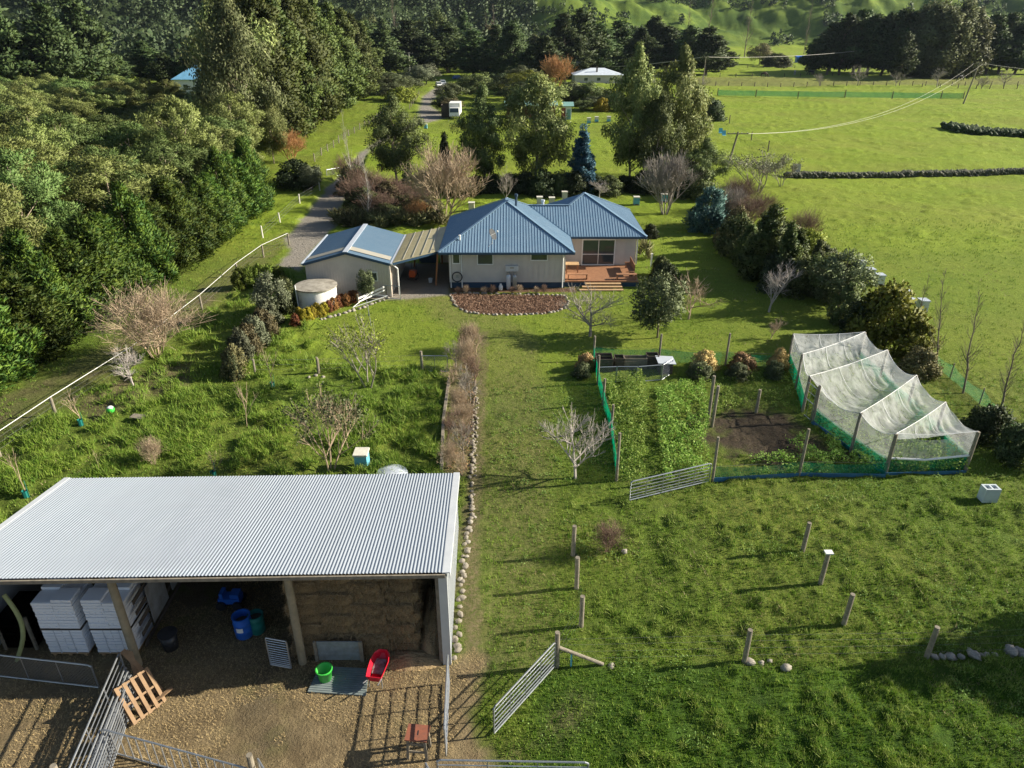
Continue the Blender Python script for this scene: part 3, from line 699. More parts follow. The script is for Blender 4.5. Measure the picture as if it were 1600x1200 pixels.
for x, y, h, w in [(-160,205,27,17),(-146,198,27,17),(-132,200,26,18),(-120,205,24,16),(-150,225,28,18),(-125,228,27,17),(-172,215,26,17),(-180,196,25,16)]:
    tree('pine_tree', 0, 0, 0, 0, 'large near black pine behind the acacia grove at upper left', 'pine', gp, None, None, x, y, h, w)
for i in range(16):
    tree('pine_tree', 0, 0, 0, 0, 'large near black pine behind the acacia grove at upper left', 'pine', gp, None, None, -150 + i*6.2 + rt.uniform(-2, 2), 262 + rt.uniform(-12, 16), rt.uniform(9, 14), rt.uniform(11, 15))

# --- gums and dark shrubs behind the house
D = {'crown': L_dark}
gg = 'gum trees in the row behind the house'
tree('gum_tree', 620, 288, 148, 92, 'round dark gum standing apart left of the gum row behind the house', 'gum tree', None, {'crown': L_gumd})
tree('gum_tree', 757, 292, 128, 88, 'gum with forked pale trunk, left one of the pair behind the front roof', 'gum tree', None, {'crown': L_gumd})
tree('gum_tree', 835, 292, 96, 108, 'gum with twisted bare limbs at its foot, beside the blue spruce', 'gum tree')
tree('gum_tree', 985, 290, 68, 92, 'tallest slender gum right of the blue spruce', 'gum tree')
tree('gum_tree', 1052, 284, 70, 104, 'broad tall gum at the right end of the row behind the house', 'gum tree')
tree('gum_tree', 1022, 296, 130, 70, 'thin lower gum between the two tallest gums', 'gum tree', None, {'crown': L_gumd})
tree('spruce_tree', 908, 304, 194, 56, 'blue spruce with a sharp pointed top behind the house', 'spruce')
tree('cypress_bush', 697, 300, 205, 36, 'small dark conical conifer behind the tan leafless tree', 'conifer', None, D)
for i, px in enumerate(range(640, 1080, 26)):
    tree('shrub', px, 304 + rt.uniform(-5, 5), 268 + rt.uniform(-6, 8), 44, 'dark evergreen shrub in the strip of undergrowth below the gums', 'shrub', 'dark shrubs under the gums', D if i % 3 else {'crown': L_gumd})
tree('twiggy_tree', 694, 352, 218, 106, 'large rounded leafless tree with tan twigs beside the carport', 'bare tree')
tree('bare_tree', 790, 318, 258, 34, 'slim leafless tree rising behind the front roof ridge', 'bare tree')
tree('bare_tree', 936, 312, 281, 36, 'small leafless tree showing over the roof valley', 'bare tree', None, {'branches': m_twigw})
tree('twiggy_tree', 1040, 334, 228, 78, 'weeping leafless tree right of the house roof', 'bare tree', None, {'branches': m_twigg})
tree('birch_tree', 578, 350, 248, 40, 'white stemmed birch growing beside the garage ridge', 'birch')
tree('birch_tree', 554, 304, 172, 24, 'tall thin leaning birch beside the drive', 'birch', None, None, None, None, None, None, None, -.12)
for i, (px, py, pt, w) in enumerate([(545,300,238,50),(570,315,255,52),(560,330,275,60),(598,320,268,60),(628,322,285,60),(655,325,290,55),(590,338,300,60)]):
    tree('twiggy_shrub', px, py, pt, w, 'purple brown leafless shrub in the thicket beside the drive', 'shrub', 'purple brown shrubs beside the drive', {'branches': m_twigr})
    tree('shrub', px + 8, py + 4, pt + 20, w, 'brown leaved shrub in the thicket behind the garage', 'shrub', 'brown shrubs behind the garage', {'crown': L_brown if i % 2 else L_gumd})
for i in range(16):
    px = 530 + i*10.5 + rt.uniform(-2, 2); py = (352 if px < 590 else 352 - (px-590)*.0) + rt.uniform(-4, 4)
    tree('flax_plant', px, py, py - 17, 24, 'spiky flax with cream edged blades in the row behind the garage and carport', 'flax', 'flaxes behind the garage')
tree('twiggy_shrub', 652, 350, 308, 40, 'golden tan leafless shrub at the foot of the rounded tree', 'shrub', None, {'branches': m_twigo})
tree('twiggy_tree', 455, 256, 200, 50, 'orange twigged willow in front of the cypress row', 'willow', None, {'branches': m_twigo})
tree('shrub', 463, 296, 252, 66, 'wide dark rounded shrub beside the drive below the orange willow', 'shrub', None, D)
tree('small_tree', 488, 300, 258, 36, 'white flowered small tree at the bend of the drive', 'tree', None, {'crown': L_grey})
# --- right of the house
tree('gum_tree', 1098, 296, 215, 78, 'rounded olive tree left of the wooden power pole', 'tree', None, {'crown': L_gumd})
tree('shrub', 1066, 300, 245, 60, 'dark olive shrub behind the weeping leafless tree', 'shrub', None, {'crown': L_gumd})
tree('shrub', 1110, 188, 150, 44, 'dark rounded shrub alone in the far paddock corner', 'shrub', None, D)
tree('juniper_bush', 1107, 362, 294, 66, 'blue green juniper bush on the lawn edge', 'juniper')
for px, py, pt, w in [(1140,352,285,56),(1168,360,300,60),(1155,330,270,60),(1190,340,300,50),(1210,372,330,40)]:
    tree('twiggy_shrub', px, py, pt, w, 'grey brown leafless shrub in the tangle behind the blue green juniper', 'shrub', 'leafless shrubs behind the juniper', {'branches': m_twigr if px % 20 else m_twigg})
tree('leafy_bare_tree', 1185, 300, 235, 90, 'scraggly pale blossoming tree beside the power pole', 'tree', None, {'leaves': L_grey, 'branches': m_twigg})
tree('leafy_bare_tree', 1222, 292, 240, 56, 'smaller scraggly blossoming tree near the end of the stone wall', 'tree', None, {'leaves': L_grey, 'branches': m_twigg})
tree('shrub', 1150, 400, 335, 64, 'bronze green rounded shrub below the juniper', 'shrub', None, {'crown': L_gumd})
tree('shrub', 1135, 385, 345, 40, 'low brown shrub between juniper and bronze shrub', 'shrub', None, {'crown': L_brown})
tree('cypress_bush', 1196, 436, 310, 92, 'largest feathery dark cypress in the border right of the lawn', 'cypress')
tree('cypress_bush', 1168, 412, 350, 60, 'short dark cypress on the left of the largest border cypress', 'cypress')
tree('cypress_bush', 1240, 446, 350, 74, 'feathery green cypress behind the whitish leafless tree', 'cypress')
tree('shrub', 1262, 412, 358, 60, 'yellow green shrub on the paddock side of the cypresses', 'shrub', None, {'crown': L_gold})
tree('shrub', 1285, 430, 380, 56, 'grey green shrub just left of the row of pale hives', 'shrub', None, {'crown': L_olive})
tree('small_tree', 1312, 488, 395, 78, 'grey green bushy tree on the edge of the lawn above the netting', 'tree', None, {'crown': L_olive})
tree('small_tree', 1283, 468, 395, 66, 'dark green bushy tree left of the grey green one', 'tree', None, {'crown': L_gumd})
tree('shrub', 1385, 545, 445, 112, 'big golden green bush behind the netting cage', 'shrub', None, {'crown': L_gold})
tree('shrub', 1430, 562, 505, 56, 'small yellow green bush right of the big golden bush', 'shrub', None, {'crown': L_gold})
tree('shrub', 1436, 588, 543, 60, 'dark bush with bronze tips beside the netting cage', 'shrub', None, {'crown': L_brown})
tree('shrub', 1545, 690, 632, 76, 'glossy dark camellia bush right of the netting cage', 'shrub', None, D)
tree('shrub', 1588, 726, 668, 66, 'glossy dark camellia bush cut by the right edge of the photo', 'shrub', None, D)
for i, (ky, px, py, pt, w, mm) in enumerate([('shrub',1090,312,262,50,L_gumd),('shrub',1068,306,262,46,L_dark),('shrub',1128,352,300,44,L_olive),('shrub',1150,378,322,46,L_brown),('cypress_bush',1222,452,345,60,L_macro),('shrub',1180,425,362,60,L_gumd),('shrub',1215,455,392,64,L_dark),('shrub',1250,462,404,64,L_gumd),('cypress_bush',1268,458,368,52,L_gumd),('shrub',1300,470,412,64,L_olive),('shrub',1322,506,446,56,L_gumd),('shrub',1350,528,462,66,L_dark),('shrub',1296,446,396,50,L_gold),('shrub',1232,398,350,50,L_brown),('shrub',1200,376,328,50,L_gumd),('shrub',1302,455,416,40,L_gumd)]):
    tree(ky, px, py, pt, w, 'evergreen shrub filling the border between the lawn and the right hand paddock', 'shrub', 'evergreens filling the right hand border', {'crown': mm})
tree('twiggy_shrub', 1255, 386, 320, 44, 'upright wispy leafless shrub standing over the yellow green shrub', 'shrub', None, {'branches': m_twigr})
for lab, px, py, pt, w, ln in [('leafless sapling beside the last pale hive', 1431, 512, 425, 26, .10), ('tall leafless sapling first to the right of the netting', 1462, 586, 426, 40, .16), ('tall leafless sapling in the middle of the three beside the netting', 1506, 618, 460, 46, .16), ('tall leafless sapling nearest the right edge', 1563, 645, 490, 50, .12)]:
    tree('sapling', px, py, pt, w, lab, 'sapling', None, None, None, None, None, None, None, ln)
# --- orchard and lawn
tree('bare_tree', 1202, 489, 402, 50, 'whitish leafless tree before the border cypresses', 'bare tree', None, {'branches': m_twigw})
tree('bare_tree', 1077, 501, 424, 78, 'flat topped leafless apple tree on the back lawn', 'apple tree', None, {'branches': m_twig})
tree('bare_tree', 923, 528, 446, 92, 'spreading leafless tree in front of the deck steps', 'apple tree')
tree('bare_tree', 1205, 530, 494, 26, 'tiny leafless tree on the lawn near the cage', 'bare tree', None, {'branches': m_twig})
tree('small_tree', 1028, 530, 428, 76, 'grey green olive tree with a thin trunk on the lawn', 'olive tree', None, {'crown': L_olive})
tree('small_tree', 573, 472, 419, 29, 'small round green tree against the garage wall', 'tree', None, {'crown': L_olive})
tree('bare_tree', 900, 752, 632, 108, 'wide leafless tree with pale grey limbs beside the green netting fence', 'bare tree', None, {'branches': m_twigw})
tree('leafy_bare_tree', 574, 610, 500, 92, 'thin tree with a few yellow leaves on the near edge of the lawn', 'tree', None, {'branches': m_twigg})
tree('leafy_bare_tree', 515, 742, 616, 120, 'wide many stemmed tree with sparse tan leaves behind the barn roof', 'tree', None, {'leaves': L_olive})
tree('twiggy_shrub', 240, 562, 446, 136, 'huge straw coloured leafless shrub beside the white topped fence', 'shrub')
tree('bare_tree', 206, 604, 543, 60, 'small whitish leafless tree in front of the straw coloured shrub', 'bare tree', None, {'branches': m_twigw})
for lab, px, py, pt, w, ky in [('bare sapling by the white topped fence with a green guard', 128, 668, 615, 40, 'whip'), ('bare sapling nearest the barn roof corner', 42, 778, 700, 40, 'whip'), ('low bare sapling behind the middle of the barn roof', 385, 668, 600, 34, 'whip'), ('bare sapling at the near end of the rosemary hedge', 426, 610, 545, 36, 'whip'), ('bare sapling staked behind the barn roof', 334, 746, 706, 26, 'whip'), ('thin bare stem at the back of the barn roof', 158, 745, 712, 12, 'whip')]:
    tree(ky, px, py, pt, w, lab, 'sapling', None, {'branches': m_twig}, 'sapling')
for px, py in [(128,668),(42,778),(426,606),(334,746)]:
    p = G(px, py); mb = MB(); mb.lathe((p.x, p.y, gz(p.x, p.y)), [(.12,0),(.12,.35)], 8, False, False); mb.tube((p.x+.14, p.y, 0), (p.x+.14, p.y, .9), .012)
    solo('tree_guard', mb, m_teal, 'low teal plastic guard with a stake round a bare sapling', 'tree guard', 'teal guards round saplings')
tree('twiggy_shrub', 240, 728, 680, 34, 'tuft of dead straw coloured stalks in the tussock paddock', 'shrub', None, None, 'dead_plant')
tree('twiggy_shrub', 950, 866, 818, 52, 'low red brown leafless shrub in the near pasture', 'shrub', None, {'branches': m_twigr})
# rosemary hedge and shrubs by the tank
for i, (px, py, pt, w) in enumerate([(368,588,535,40),(378,572,522,42),(388,555,508,44),(400,540,492,44),(412,525,482,44),(420,512,470,44)]):
    tree('shrub', px, py, pt, w, 'grey brown woody bush in the hedge left of the lawn', 'shrub', 'bushes of the hedge left of the lawn', {'crown': L_grey if i % 2 else L_brown})
tree('shrub', 365, 592, 548, 26, 'glossy green leafy bush at the near end of the grey hedge', 'shrub', None, {'crown': L_olive})
tree('small_tree', 428, 500, 428, 54, 'grey green bushy tree left of the white water tank', 'tree', None, {'crown': L_grey})
tree('shrub', 450, 488, 432, 32, 'dark narrow shrub against the water tank', 'shrub', None, {'crown': L_gumd})
for i in range(5):
    tree('shrub', 376 + i*15, 452 - i*2, 419 - i*1, 26, 'square clipped yellow green hedge plant beside the dirt track', 'hedge', 'clipped hedge plants beside the track', {'crown': L_box})
for i in range(15):
    px = 462 + i*6.6; py = 508 - i*2.6 + rt.uniform(-3, 3)
    yl = 466 < px < 512
    tree('shrub', px, py, py - 19, 16, 'yellow leaved perennial in front of the white tank' if yl else 'red brown leaved perennial along the garage bed', 'plant', 'yellow perennials before the tank' if yl else 'red brown perennials before the garage', {'crown': L_yel if yl else L_red}, 'perennial')
for lab, px, py, pt, w in [('orange tipped clump left outside the garden corner post', 915, 578, 550, 30), ('orange tipped clump beside the pen with the tin lid', 1100, 578, 549, 42), ('orange tipped clump in the middle of the back garden fence', 1160, 580, 551, 40), ('orange tipped clump nearest the netting cage', 1216, 578, 546, 32)]:
    tree('shrub', px, py, pt, w, lab, 'plant', None, {'crown': L_orange}, 'flower_clump')
    tree('shrub', px - 6, py + 12, pt + 18, w, 'green leafy clump growing below the orange tipped ones', 'plant', 'green clumps along the back garden fence', {'crown': L_olive}, 'leafy_clump')
for i, px in enumerate([716, 728, 742, 757, 770, 783, 800, 812, 824, 838, 850, 866, 905, 1062]):
    if px > 900 or i % 3 == 2: continue
    tree('twiggy_shrub', px, 459, 446 - (i % 3)*3, 11, 'low straggly shrub against the blue base of the house', 'shrub', 'straggly shrubs against the house wall', {'branches': m_twig if i % 2 else m_twigr})
for i, (px, py, pt) in enumerate([(735,548,498),(722,556,512),(745,560,515),(712,575,530),(730,580,525),(742,600,560),(704,610,575),(728,625,570),(716,650,600),(700,690,640),(735,665,625),(724,720,655),(702,735,690),(738,590,550),(708,600,565),(735,630,592),(722,670,630),(732,695,655),(722,745,700)]):
    tree('bare_tree' if i % 4 else 'twiggy_shrub', px, py, pt, 34, 'straggly leafless bush in the long stone edged bed', 'bush', 'straggly bushes in the long bed', {'branches': (m_twig, m_twigr, m_twig, m_twigg)[i % 4]}, 'bare_bush')
# right edge plants
tree('shrub', 1033, 432, 398, 30, 'dark shrub behind the right end of the deck', 'shrub', None, {'crown': L_gumd})
tree('shrub', 1038, 446, 410, 44, 'rounded dark shrub at the corner of the deck', 'shrub', None, D)
tree('shrub', 1016, 372, 350, 26, 'small dark shrub beside the back wall of the house', 'shrub', None, D)
tree('flax_plant', 1008, 404, 380, 16, 'pale flowering plant at the right corner of the house', 'plant', None)

# --- middle distance
def mid(key, px, Y, pyt, w, label, cat='tree', group=None, mats=None):
    Z_ = Y*cp + 6; x = (px - 800)*Z_/FPX; h = GZ(px, pyt, Y) - gz(x, Y)
    return tree(key, 0, 0, 0, 0, label, cat, group, mats, None, x, Y, max(h, 2), w)
gm = 'dark trees across the valley behind the houses'
for px, Y, pt, w, k in [(640,330,28,22,0),(670,320,52,17,0),(700,330,32,22,0),(740,310,45,19,0),(775,300,38,17,1),(800,290,34,17,1),(830,270,70,14,1),(850,250,50,15,0),(880,300,20,22,1),(905,310,12,24,0),(935,315,34,22,1),(965,330,30,24,0),(1000,320,42,20,1),(1040,330,35,22,0),(1075,320,38,18,0),(1105,315,40,19,0),(1125,345,62,13,1),(600,300,40,20,0),(575,320,30,22,0),(800,340,30,20,0),(1020,345,22,20,1)]:
    mid('pine_tree' if k == 0 else 'cypress_tree', px, Y, pt, w, 'broad dark tree in the belt across the valley behind the houses', 'tree', gm, {'crown': L_pine} if k else None)
for i in range(22):
    mid(('pine_tree','small_tree','pine_tree','cypress_tree')[i%4], 548 + i*26 + rt.uniform(-9,9), 385 + rt.uniform(-25, 35), rt.uniform(34, 66) if i > 8 else rt.uniform(15, 50), rt.uniform(11, 19), 'broad dark tree in the belt across the valley behind the houses', 'tree', gm, {'crown': (L_macro, L_gumd, L_pine, L_brown, L_gum)[i % 5]})
gmm = 'garden trees round the far houses'
for px, Y, pt, w, mm in [(745,215,112,10,L_gumd),(700,200,128,7,L_olive),(870,240,80,8,'o'),(1003,235,112,9,L_olive),(860,185,128,9,L_gum),(900,192,130,9,L_olive),(925,190,128,7,L_gumd),(940,200,135,7,L_gold),(955,182,138,6,L_gumd),(930,180,150,6,L_olive),(915,178,155,5,L_gumd),(970,178,148,8,L_dark),(1000,182,150,8,L_dark),(655,255,102,9,L_grey),(665,270,98,10,L_grey),(635,240,118,10,L_olive),(620,225,120,10,L_gumd),(610,205,130,9,L_olive),(625,200,134,8,L_gold),(715,235,128,7,L_brown),(728,225,125,7,L_gumd),(780,235,112,10,L_dark),(800,225,115,8,L_gumd),(830,205,125,8,L_gumd),(690,180,150,5,L_dark),(705,178,152,5,L_brown)]:
    if mm == 'o': mid('twiggy_tree', px, Y, pt, w, 'orange twigged leafless tree beside the white roofed house', 'bare tree', None, {'branches': m_twigo})
    elif mm is L_gold: mid('shrub', px, Y, pt, w, 'yellow green bush in the far garden', 'bush', gmm, {'crown': mm})
    else: mid('small_tree', px, Y, pt, w, 'bushy evergreen in the garden of the far houses', 'tree', gmm, {'crown': mm})
for px, Y, pt, w in [(960,195,141,4),(942,176,153,4)]:
    mid('shrub', px, Y, pt, w, 'bright yellow flowering gorse bush in the far garden', 'gorse', 'yellow gorse bushes by the far houses', {'crown': L_yel})
rg = random.Random(5)
for i in range(46):
    px = rg.uniform(700, 1010) if i < 34 else rg.uniform(600, 660); Y = rg.uniform(176, 300) if i < 34 else rg.uniform(180, 290)
    k_ = rg.choice(['small_tree', 'shrub', 'shrub', 'acacia_tree', 'bare_tree']); hgt = {'small_tree': 5, 'shrub': 2.4, 'acacia_tree': 7, 'bare_tree': 4.5}[k_]*rg.uniform(.7, 1.3)
    x_ = (px - 800)*(Y*cp + 7)/FPX
    if 16 < x_ < 42 and 200 < Y < 284 or (abs(x_ + 21) < 7) or (10 < x_ < 28 and Y < 185): continue
    if k_ == 'bare_tree': tree(k_, 0,0,0,0, 'leafless tree in the gardens round the far houses', 'tree', 'leafless trees round the far houses', {'branches': rg.choice([m_twigo, m_twig, m_twigg])}, None, x_, Y, hgt, hgt)
    else: tree(k_, 0,0,0,0, 'bushy evergreen in the garden of the far houses', 'tree', gmm, {'crown': rg.choice([L_olive, L_gumd, L_gum, L_dark, L_gold, L_brown, L_grey])}, None, x_, Y, hgt, hgt*rg.uniform(.9, 1.5))
gr_ = 'dark pines of the shelterbelt on the right'
for i, (px, Y, pt, w) in enumerate([(1272,330,58,12),(1295,325,28,16),(1315,320,18,17),(1335,322,12,18),(1358,318,15,18),(1380,315,18,18),(1400,312,12,17),(1418,310,8,18),(1345,340,14,17),(1400,335,10,18),(1300,345,30,15),(1408,285,48,10)]):
    mid('pine_tree', px, Y, pt, w, 'dark pine in the shelterbelt beyond the green mesh fence', 'pine', gr_)
for px, Y, pt, w in [(1445,300,-2,15),(1468,295,2,14),(1490,298,-6,15),(1510,300,6,14),(1430,305,2,14),(1456,315,-6,15)]:
    mid('willow_tree', px, Y, pt, w, 'pale olive poplar at the right end of the shelterbelt', 'poplar', 'olive poplars in the shelterbelt')
for px, Y, pt, w in [(1545,325,20,17),(1565,330,12,18),(1590,325,30,17),(1615,330,25,18),(1540,350,15,18),(1578,350,18,18),(1530,345,28,16),(1640,330,20,18)]:
    mid('pine_tree', px, Y, pt, w, 'dark pine at the far right edge of the valley', 'pine', 'dark pines at the far right')
for px, Y, pt, w, k in [(1345,262,100,6,'bare_tree'),(1285,262,112,4,'bare_tree'),(1405,258,108,6,'bare_tree'),(1470,255,104,6,'bare_tree'),(1540,250,115,5,'bare_tree'),(1100,225,112,4,'bare_tree'),(1575,258,108,5,'bare_tree')]:
    mid(k, px, Y, pt, w, 'small leafless tree on the far fence line before the shelterbelt', 'bare tree', 'leafless trees on the far fence line')
mid('small_tree', 1188, 400, 68, 13, 'dark round tree with a purple cast in the far paddock', 'tree', None, {'crown': L_brown})
mid('shrub', 1212, 375, 82, 14, 'wide olive bush beside the round far paddock tree', 'bush', None, {'crown': L_olive})
for px, Y, pt, w in [(1165,520,-8,10),(1105,540,-5,12),(1258,560,-4,7),(772,420,5,8),(618,450,-5,9),(1072,540,0,9),(760,400,20,6)]:
    mid('sapling', px, Y, pt, w, 'tall grey leafless poplar at the foot of the hills', 'poplar', 'leafless poplars at the foot of the hills')

# --- woodland on the hills and scrub: one mass (stuff)
def woods(name, N, keep, xr, yr, h, leaf, matr, seed, nl=70, label=''):
    rng = np.random.RandomState(seed); x = rng.uniform(*xr, N); y = rng.uniform(*yr, N); k = keep(x, y); x = x[k]; y = y[k]
    z = height(x, y); hh_ = h*(.6 + .8*rng.rand(len(x))); cs = []; rs_ = []
    for f, rr in ((.25, .42), (.55, .36), (.85, .2)):
        cs.append(np.stack([x + rng.randn(len(x))*h*.06, y + rng.randn(len(x))*h*.06, z + hh_*f], 1)); rs_.append(hh_*rr)
    V_, N_ = leaves_at(np.concatenate(cs), np.concatenate(rs_), nl, leaf, rng, up=.3, outw=.8, asp=.4)
    o = solo(name, leafmesh(name, V_, N_), matr, kind='stuff'); return props(o, label, 'woodland')
def k_w1(x, y): return (y > 330) & (hill(x, y) > -9) & (x < 10 + 60*(fbm(x/60, y/60, 2, 71) - .5)) & (np.abs(x) < .8*y + 30) & (fbm(x/90, y/90, 3, 77) + .25*(x < -150) + .1*(x < -50) > .26)
woods('woodland', 5200, k_w1, (-640, 60), (340, 800), 12, 2.0, leafmat('bush_canopy', (.018,.032,.014), (.034,.052,.020), (.070,.085,.035), .05), 5, 24, 'dark native bush covering the hillside at upper left')
def k_w2(x, y): return (hill(x, y) > 2) & (x >= -60) & (np.abs(x) < .8*y + 30) & ((fbm(x/50, y/50, 3, 78) > .56) | (vnoise(x/9, y/9, 5) > .86))
woods('scrub', 5200, k_w2, (-60, 640), (480, 1000), 6, 1.5, leafmat('scrub_canopy', (.018,.035,.014), (.035,.055,.02), (.06,.08,.03), .05), 6, 18, 'patches of dark scrub scattered over the green far hill')
# ------------------------------------------------------------------ house
m_roof = mat('blue_steel_roof', (.165,.265,.365), (.205,.30,.395), 1.5, .38, .2)
m_rooft = mat('dark_blue_trim', (.030,.070,.125), None, 3, .45)
m_wall = mat('beige_weatherboard', (.58,.54,.49), (.49,.45,.41), .9, .7)
m_base = mat('blue_base_paint', (.022,.055,.100), None, 2, .6)
m_clad = mat('pinkish_steel_cladding', (.60,.53,.46), (.52,.46,.40), 1.2, .55)
m_poly = mat('translucent_sheet', (.42,.37,.225), (.34,.30,.18), 1.0, .5)
m_skyl = mat('beige_skylight_sheet', (.36,.34,.28), (.32,.30,.25), 1, .45)
def roof_face(poly, eave_dir, up_dir, spacing=.22, rib=.05, hgt=.024, thick=.03):
    """planar polygon with raised ribs running up the slope"""
    P = [Vector(p) for p in poly]; e = Vector(eave_dir).normalized(); u = Vector(up_dir).normalized(); n = e.cross(u).normalized()
    if n.z < 0: n = -n
    mb = MB(); bot = [p - n*thick for p in P]
    area = sum((P[i].x*P[(i+1) % len(P)].y - P[(i+1) % len(P)].x*P[i].y) for i in range(len(P)))
    if area < 0: P = P[::-1]; bot = bot[::-1]
    mb.hexa(bot, P)
    o = P[0]; q = [((p-o).dot(e), (p-o).dot(u)) for p in P]
    a0 = min(a for a, b in q); a1 = max(a for a, b in q); k = a0 + spacing*.5
    rb = MB()
    while k < a1:
        ys_ = []
        for i in range(len(q)):
            (xa, ya), (xb, yb) = q[i], q[(i+1) % len(q)]
            if (xa - k)*(xb - k) < 0: ys_.append(ya + (yb-ya)*(k-xa)/(xb-xa))
        if len(ys_) >= 2:
            lo, hi = min(ys_) + .03, max(ys_) - .03
            if hi > lo + .05:
                A = o + e*k + u*lo + n*.002; B = o + e*k + u*hi + n*.002; w = e*rib/2; w2 = e*rib/4; h = n*hgt
                mb.quad(A-w, A-w2+h, B-w2+h, B-w) ; mb.quad(A-w2+h, A+w2+h, B+w2+h, B-w2+h); mb.quad(A+w2+h, A+w, B+w, B-w2+h + w2*2)
                mb.quad(A-w, A+w, A+w2+h, A-w2+h)
        k += spacing
    return mb
def join(*ms):
    r = MB()
    for m in ms:
        n = len(r.v); r.v += m.v; r.f += [tuple(i+n for i in f) for f in m.f]
    return r
def wall_boards(x0, x1, y, z0, z1, nx=0, ny=-1, sp=.42, grooves=True, thick=.12, dirx=True):
    """upright boards with cover strips; runs along x at y (dirx) or along y at x"""
    mb = MB()
    if dirx:
        mb.box(((x0+x1)/2, y - ny*thick/2, (z0+z1)/2), (x1-x0, thick, z1-z0)); k = x0 + sp/2
        while k < x1 - .03: mb.box((k, y + ny*.010, (z0+z1)/2), (.035, .024, z1-z0-.02)); k += sp
    else:
        mb.box((y - nx*thick/2, (x0+x1)/2, (z0+z1)/2), (thick, x1-x0, z1-z0)); k = x0 + sp/2
        while k < x1 - .03: mb.box((y + nx*.010, k, (z0+z1)/2), (.024, .035, z1-z0-.02)); k += sp
    return mb
def window(root, x0, x1, z0, z1, y, mull=(), rails=(), fw=.07):
    w = part('window', MB().box(((x0+x1)/2, y-.05, z0-fw/2), (x1-x0+2*fw, .07, fw)).box(((x0+x1)/2, y-.05, z1+fw/2), (x1-x0+2*fw, .07, fw)).box((x0-fw/2, y-.05, (z0+z1)/2), (fw, .07, z1-z0)).box((x1+fw/2, y-.05, (z0+z1)/2), (fw, .07, z1-z0)), m_white, root)
    for m_ in mull: part('mullion', MB().box((m_, y-.062, (z0+z1)/2), (.05, .05, z1-z0)), m_white, w)
    for r_ in rails: part('rail', MB().box(((x0+x1)/2, y-.068, r_), (x1-x0, .05, .05)), m_white, w)
    part('pane', MB().box(((x0+x1)/2, y-.035, (z0+z1)/2), (x1-x0, .018, z1-z0)), m_glass, w)
    return w
ZE = 3.0; SL = .53
AX0, AX1, AY0, AY1 = -5.57, 4.73, 52.4, 63.7
BX0, BX1, BY0, BY1 = .9, 10.95, 56.9, 66.4
house = thing('house', (0, 57, 0), 'beige board house with a blue ribbed hip roof and a timber deck', 'house')
ha = (AX1-AX0)/2; ax = (AX0+AX1)/2; az = ZE + ha*SL; aya = AY0 + ha; ayb = AY1 - ha
roofA = part('roof', join(
    roof_face([(AX0,AY0,ZE),(AX1,AY0,ZE),(ax,aya,az)], (1,0,0), (0,1,SL)),
    roof_face([(AX1,AY0,ZE),(AX1,AY1,ZE),(ax,ayb,az),(ax,aya,az)], (0,1,0), (-1,0,SL)),
    roof_face([(AX0,AY1,ZE),(AX0,AY0,ZE),(ax,aya,az),(ax,ayb,az)], (0,-1,0), (1,0,SL)),
    roof_face([(AX1,AY1,ZE),(AX0,AY1,ZE),(ax,ayb,az)], (-1,0,0), (0,-1,SL))), m_roof, house)
hb = (BY1-BY0)/2; bz = ZE + hb*SL; bxr = BX1 - hb; byr = BY0 + hb
t_c = 3.35; cz = ZE + t_c*SL; cy_ = BY0 + t_c
# where block C ridge meets roof A's right slope, and where roof B's left hip leaves it
cxa = AX1 - t_c; bpl = bxr - (hb - t_c)
yint = BY0                                          # the valley runs from the inner eave corner to the ridge of C
bz_p = Vector((bxr, byr, bz))
roofB = part('roof', join(
    roof_face([(AX1,BY0,ZE),(BX1,BY0,ZE),(bxr,byr,bz),(bpl,cy_,cz),(cxa,cy_,cz)], (1,0,0), (0,1,SL)),
    roof_face([(BX1,BY0,ZE),(BX1,BY1,ZE),(bxr,byr,bz)], (0,1,0), (-1,0,SL)),
    roof_face([(BX1,BY1,ZE),(bxr-hb,BY1,ZE),(bxr,byr,bz)], (-1,0,0), (0,-1,SL)),
    roof_face([(bxr-hb,BY1,ZE),(bxr-hb,BY0+.02,ZE),(bxr,byr,bz)], (0,-1,0), (1,0,SL)),
    roof_face([(bpl+1.0,cy_+t_c,ZE),(cxa-.2,cy_+t_c,ZE),(cxa-.2,cy_,cz),(bpl+1.0,cy_,cz)], (-1,0,0), (0,-1,SL))), m_roof, house, label='blue ribbed roof of the right wing')
cap = MB()
def ridge(a, b, w=.22, lift=.045): cap.beam(Vector(a)+Vector((0,0,lift)), Vector(b)+Vector((0,0,lift)), w, .04)
ridge((AX0,AY0,ZE),(ax,aya,az)); ridge((AX1,AY0,ZE),(ax,aya,az)); ridge((AX0,AY1,ZE),(ax,ayb,az)); ridge((AX1,AY1,ZE),(ax,ayb,az)); ridge((ax,aya,az),(ax,ayb,az))
part('ridge_cap', cap, m_roof, roofA)
cap = MB(); ridge((BX1,BY0,ZE),(bxr,byr,bz)); ridge((BX1,BY1,ZE),(bxr,byr,bz)); ridge((bxr,byr,bz),(bpl,cy_,cz)); ridge((bpl,cy_,cz),(cxa,cy_,cz), .2, .05)
part('ridge_cap', cap, m_roof, roofB)
val = MB(); val.beam((AX1-.02,BY0,ZE+.03),(cxa,cy_,cz+.03), .26, .03); part('valley_gutter', val, m_rooft, roofB)
gut = MB()
for a, b in (((AX0,AY0),(AX1,AY0)), ((AX1,AY0),(AX1,BY0)), ((AX0,AY0),(AX0,AY1)), ((AX0,AY1),(AX1,AY1))): gut.beam((a[0],a[1],ZE-.10),(b[0],b[1],ZE-.10), .11, .13)
part('gutter', gut, m_rooft, house)
gut = MB()
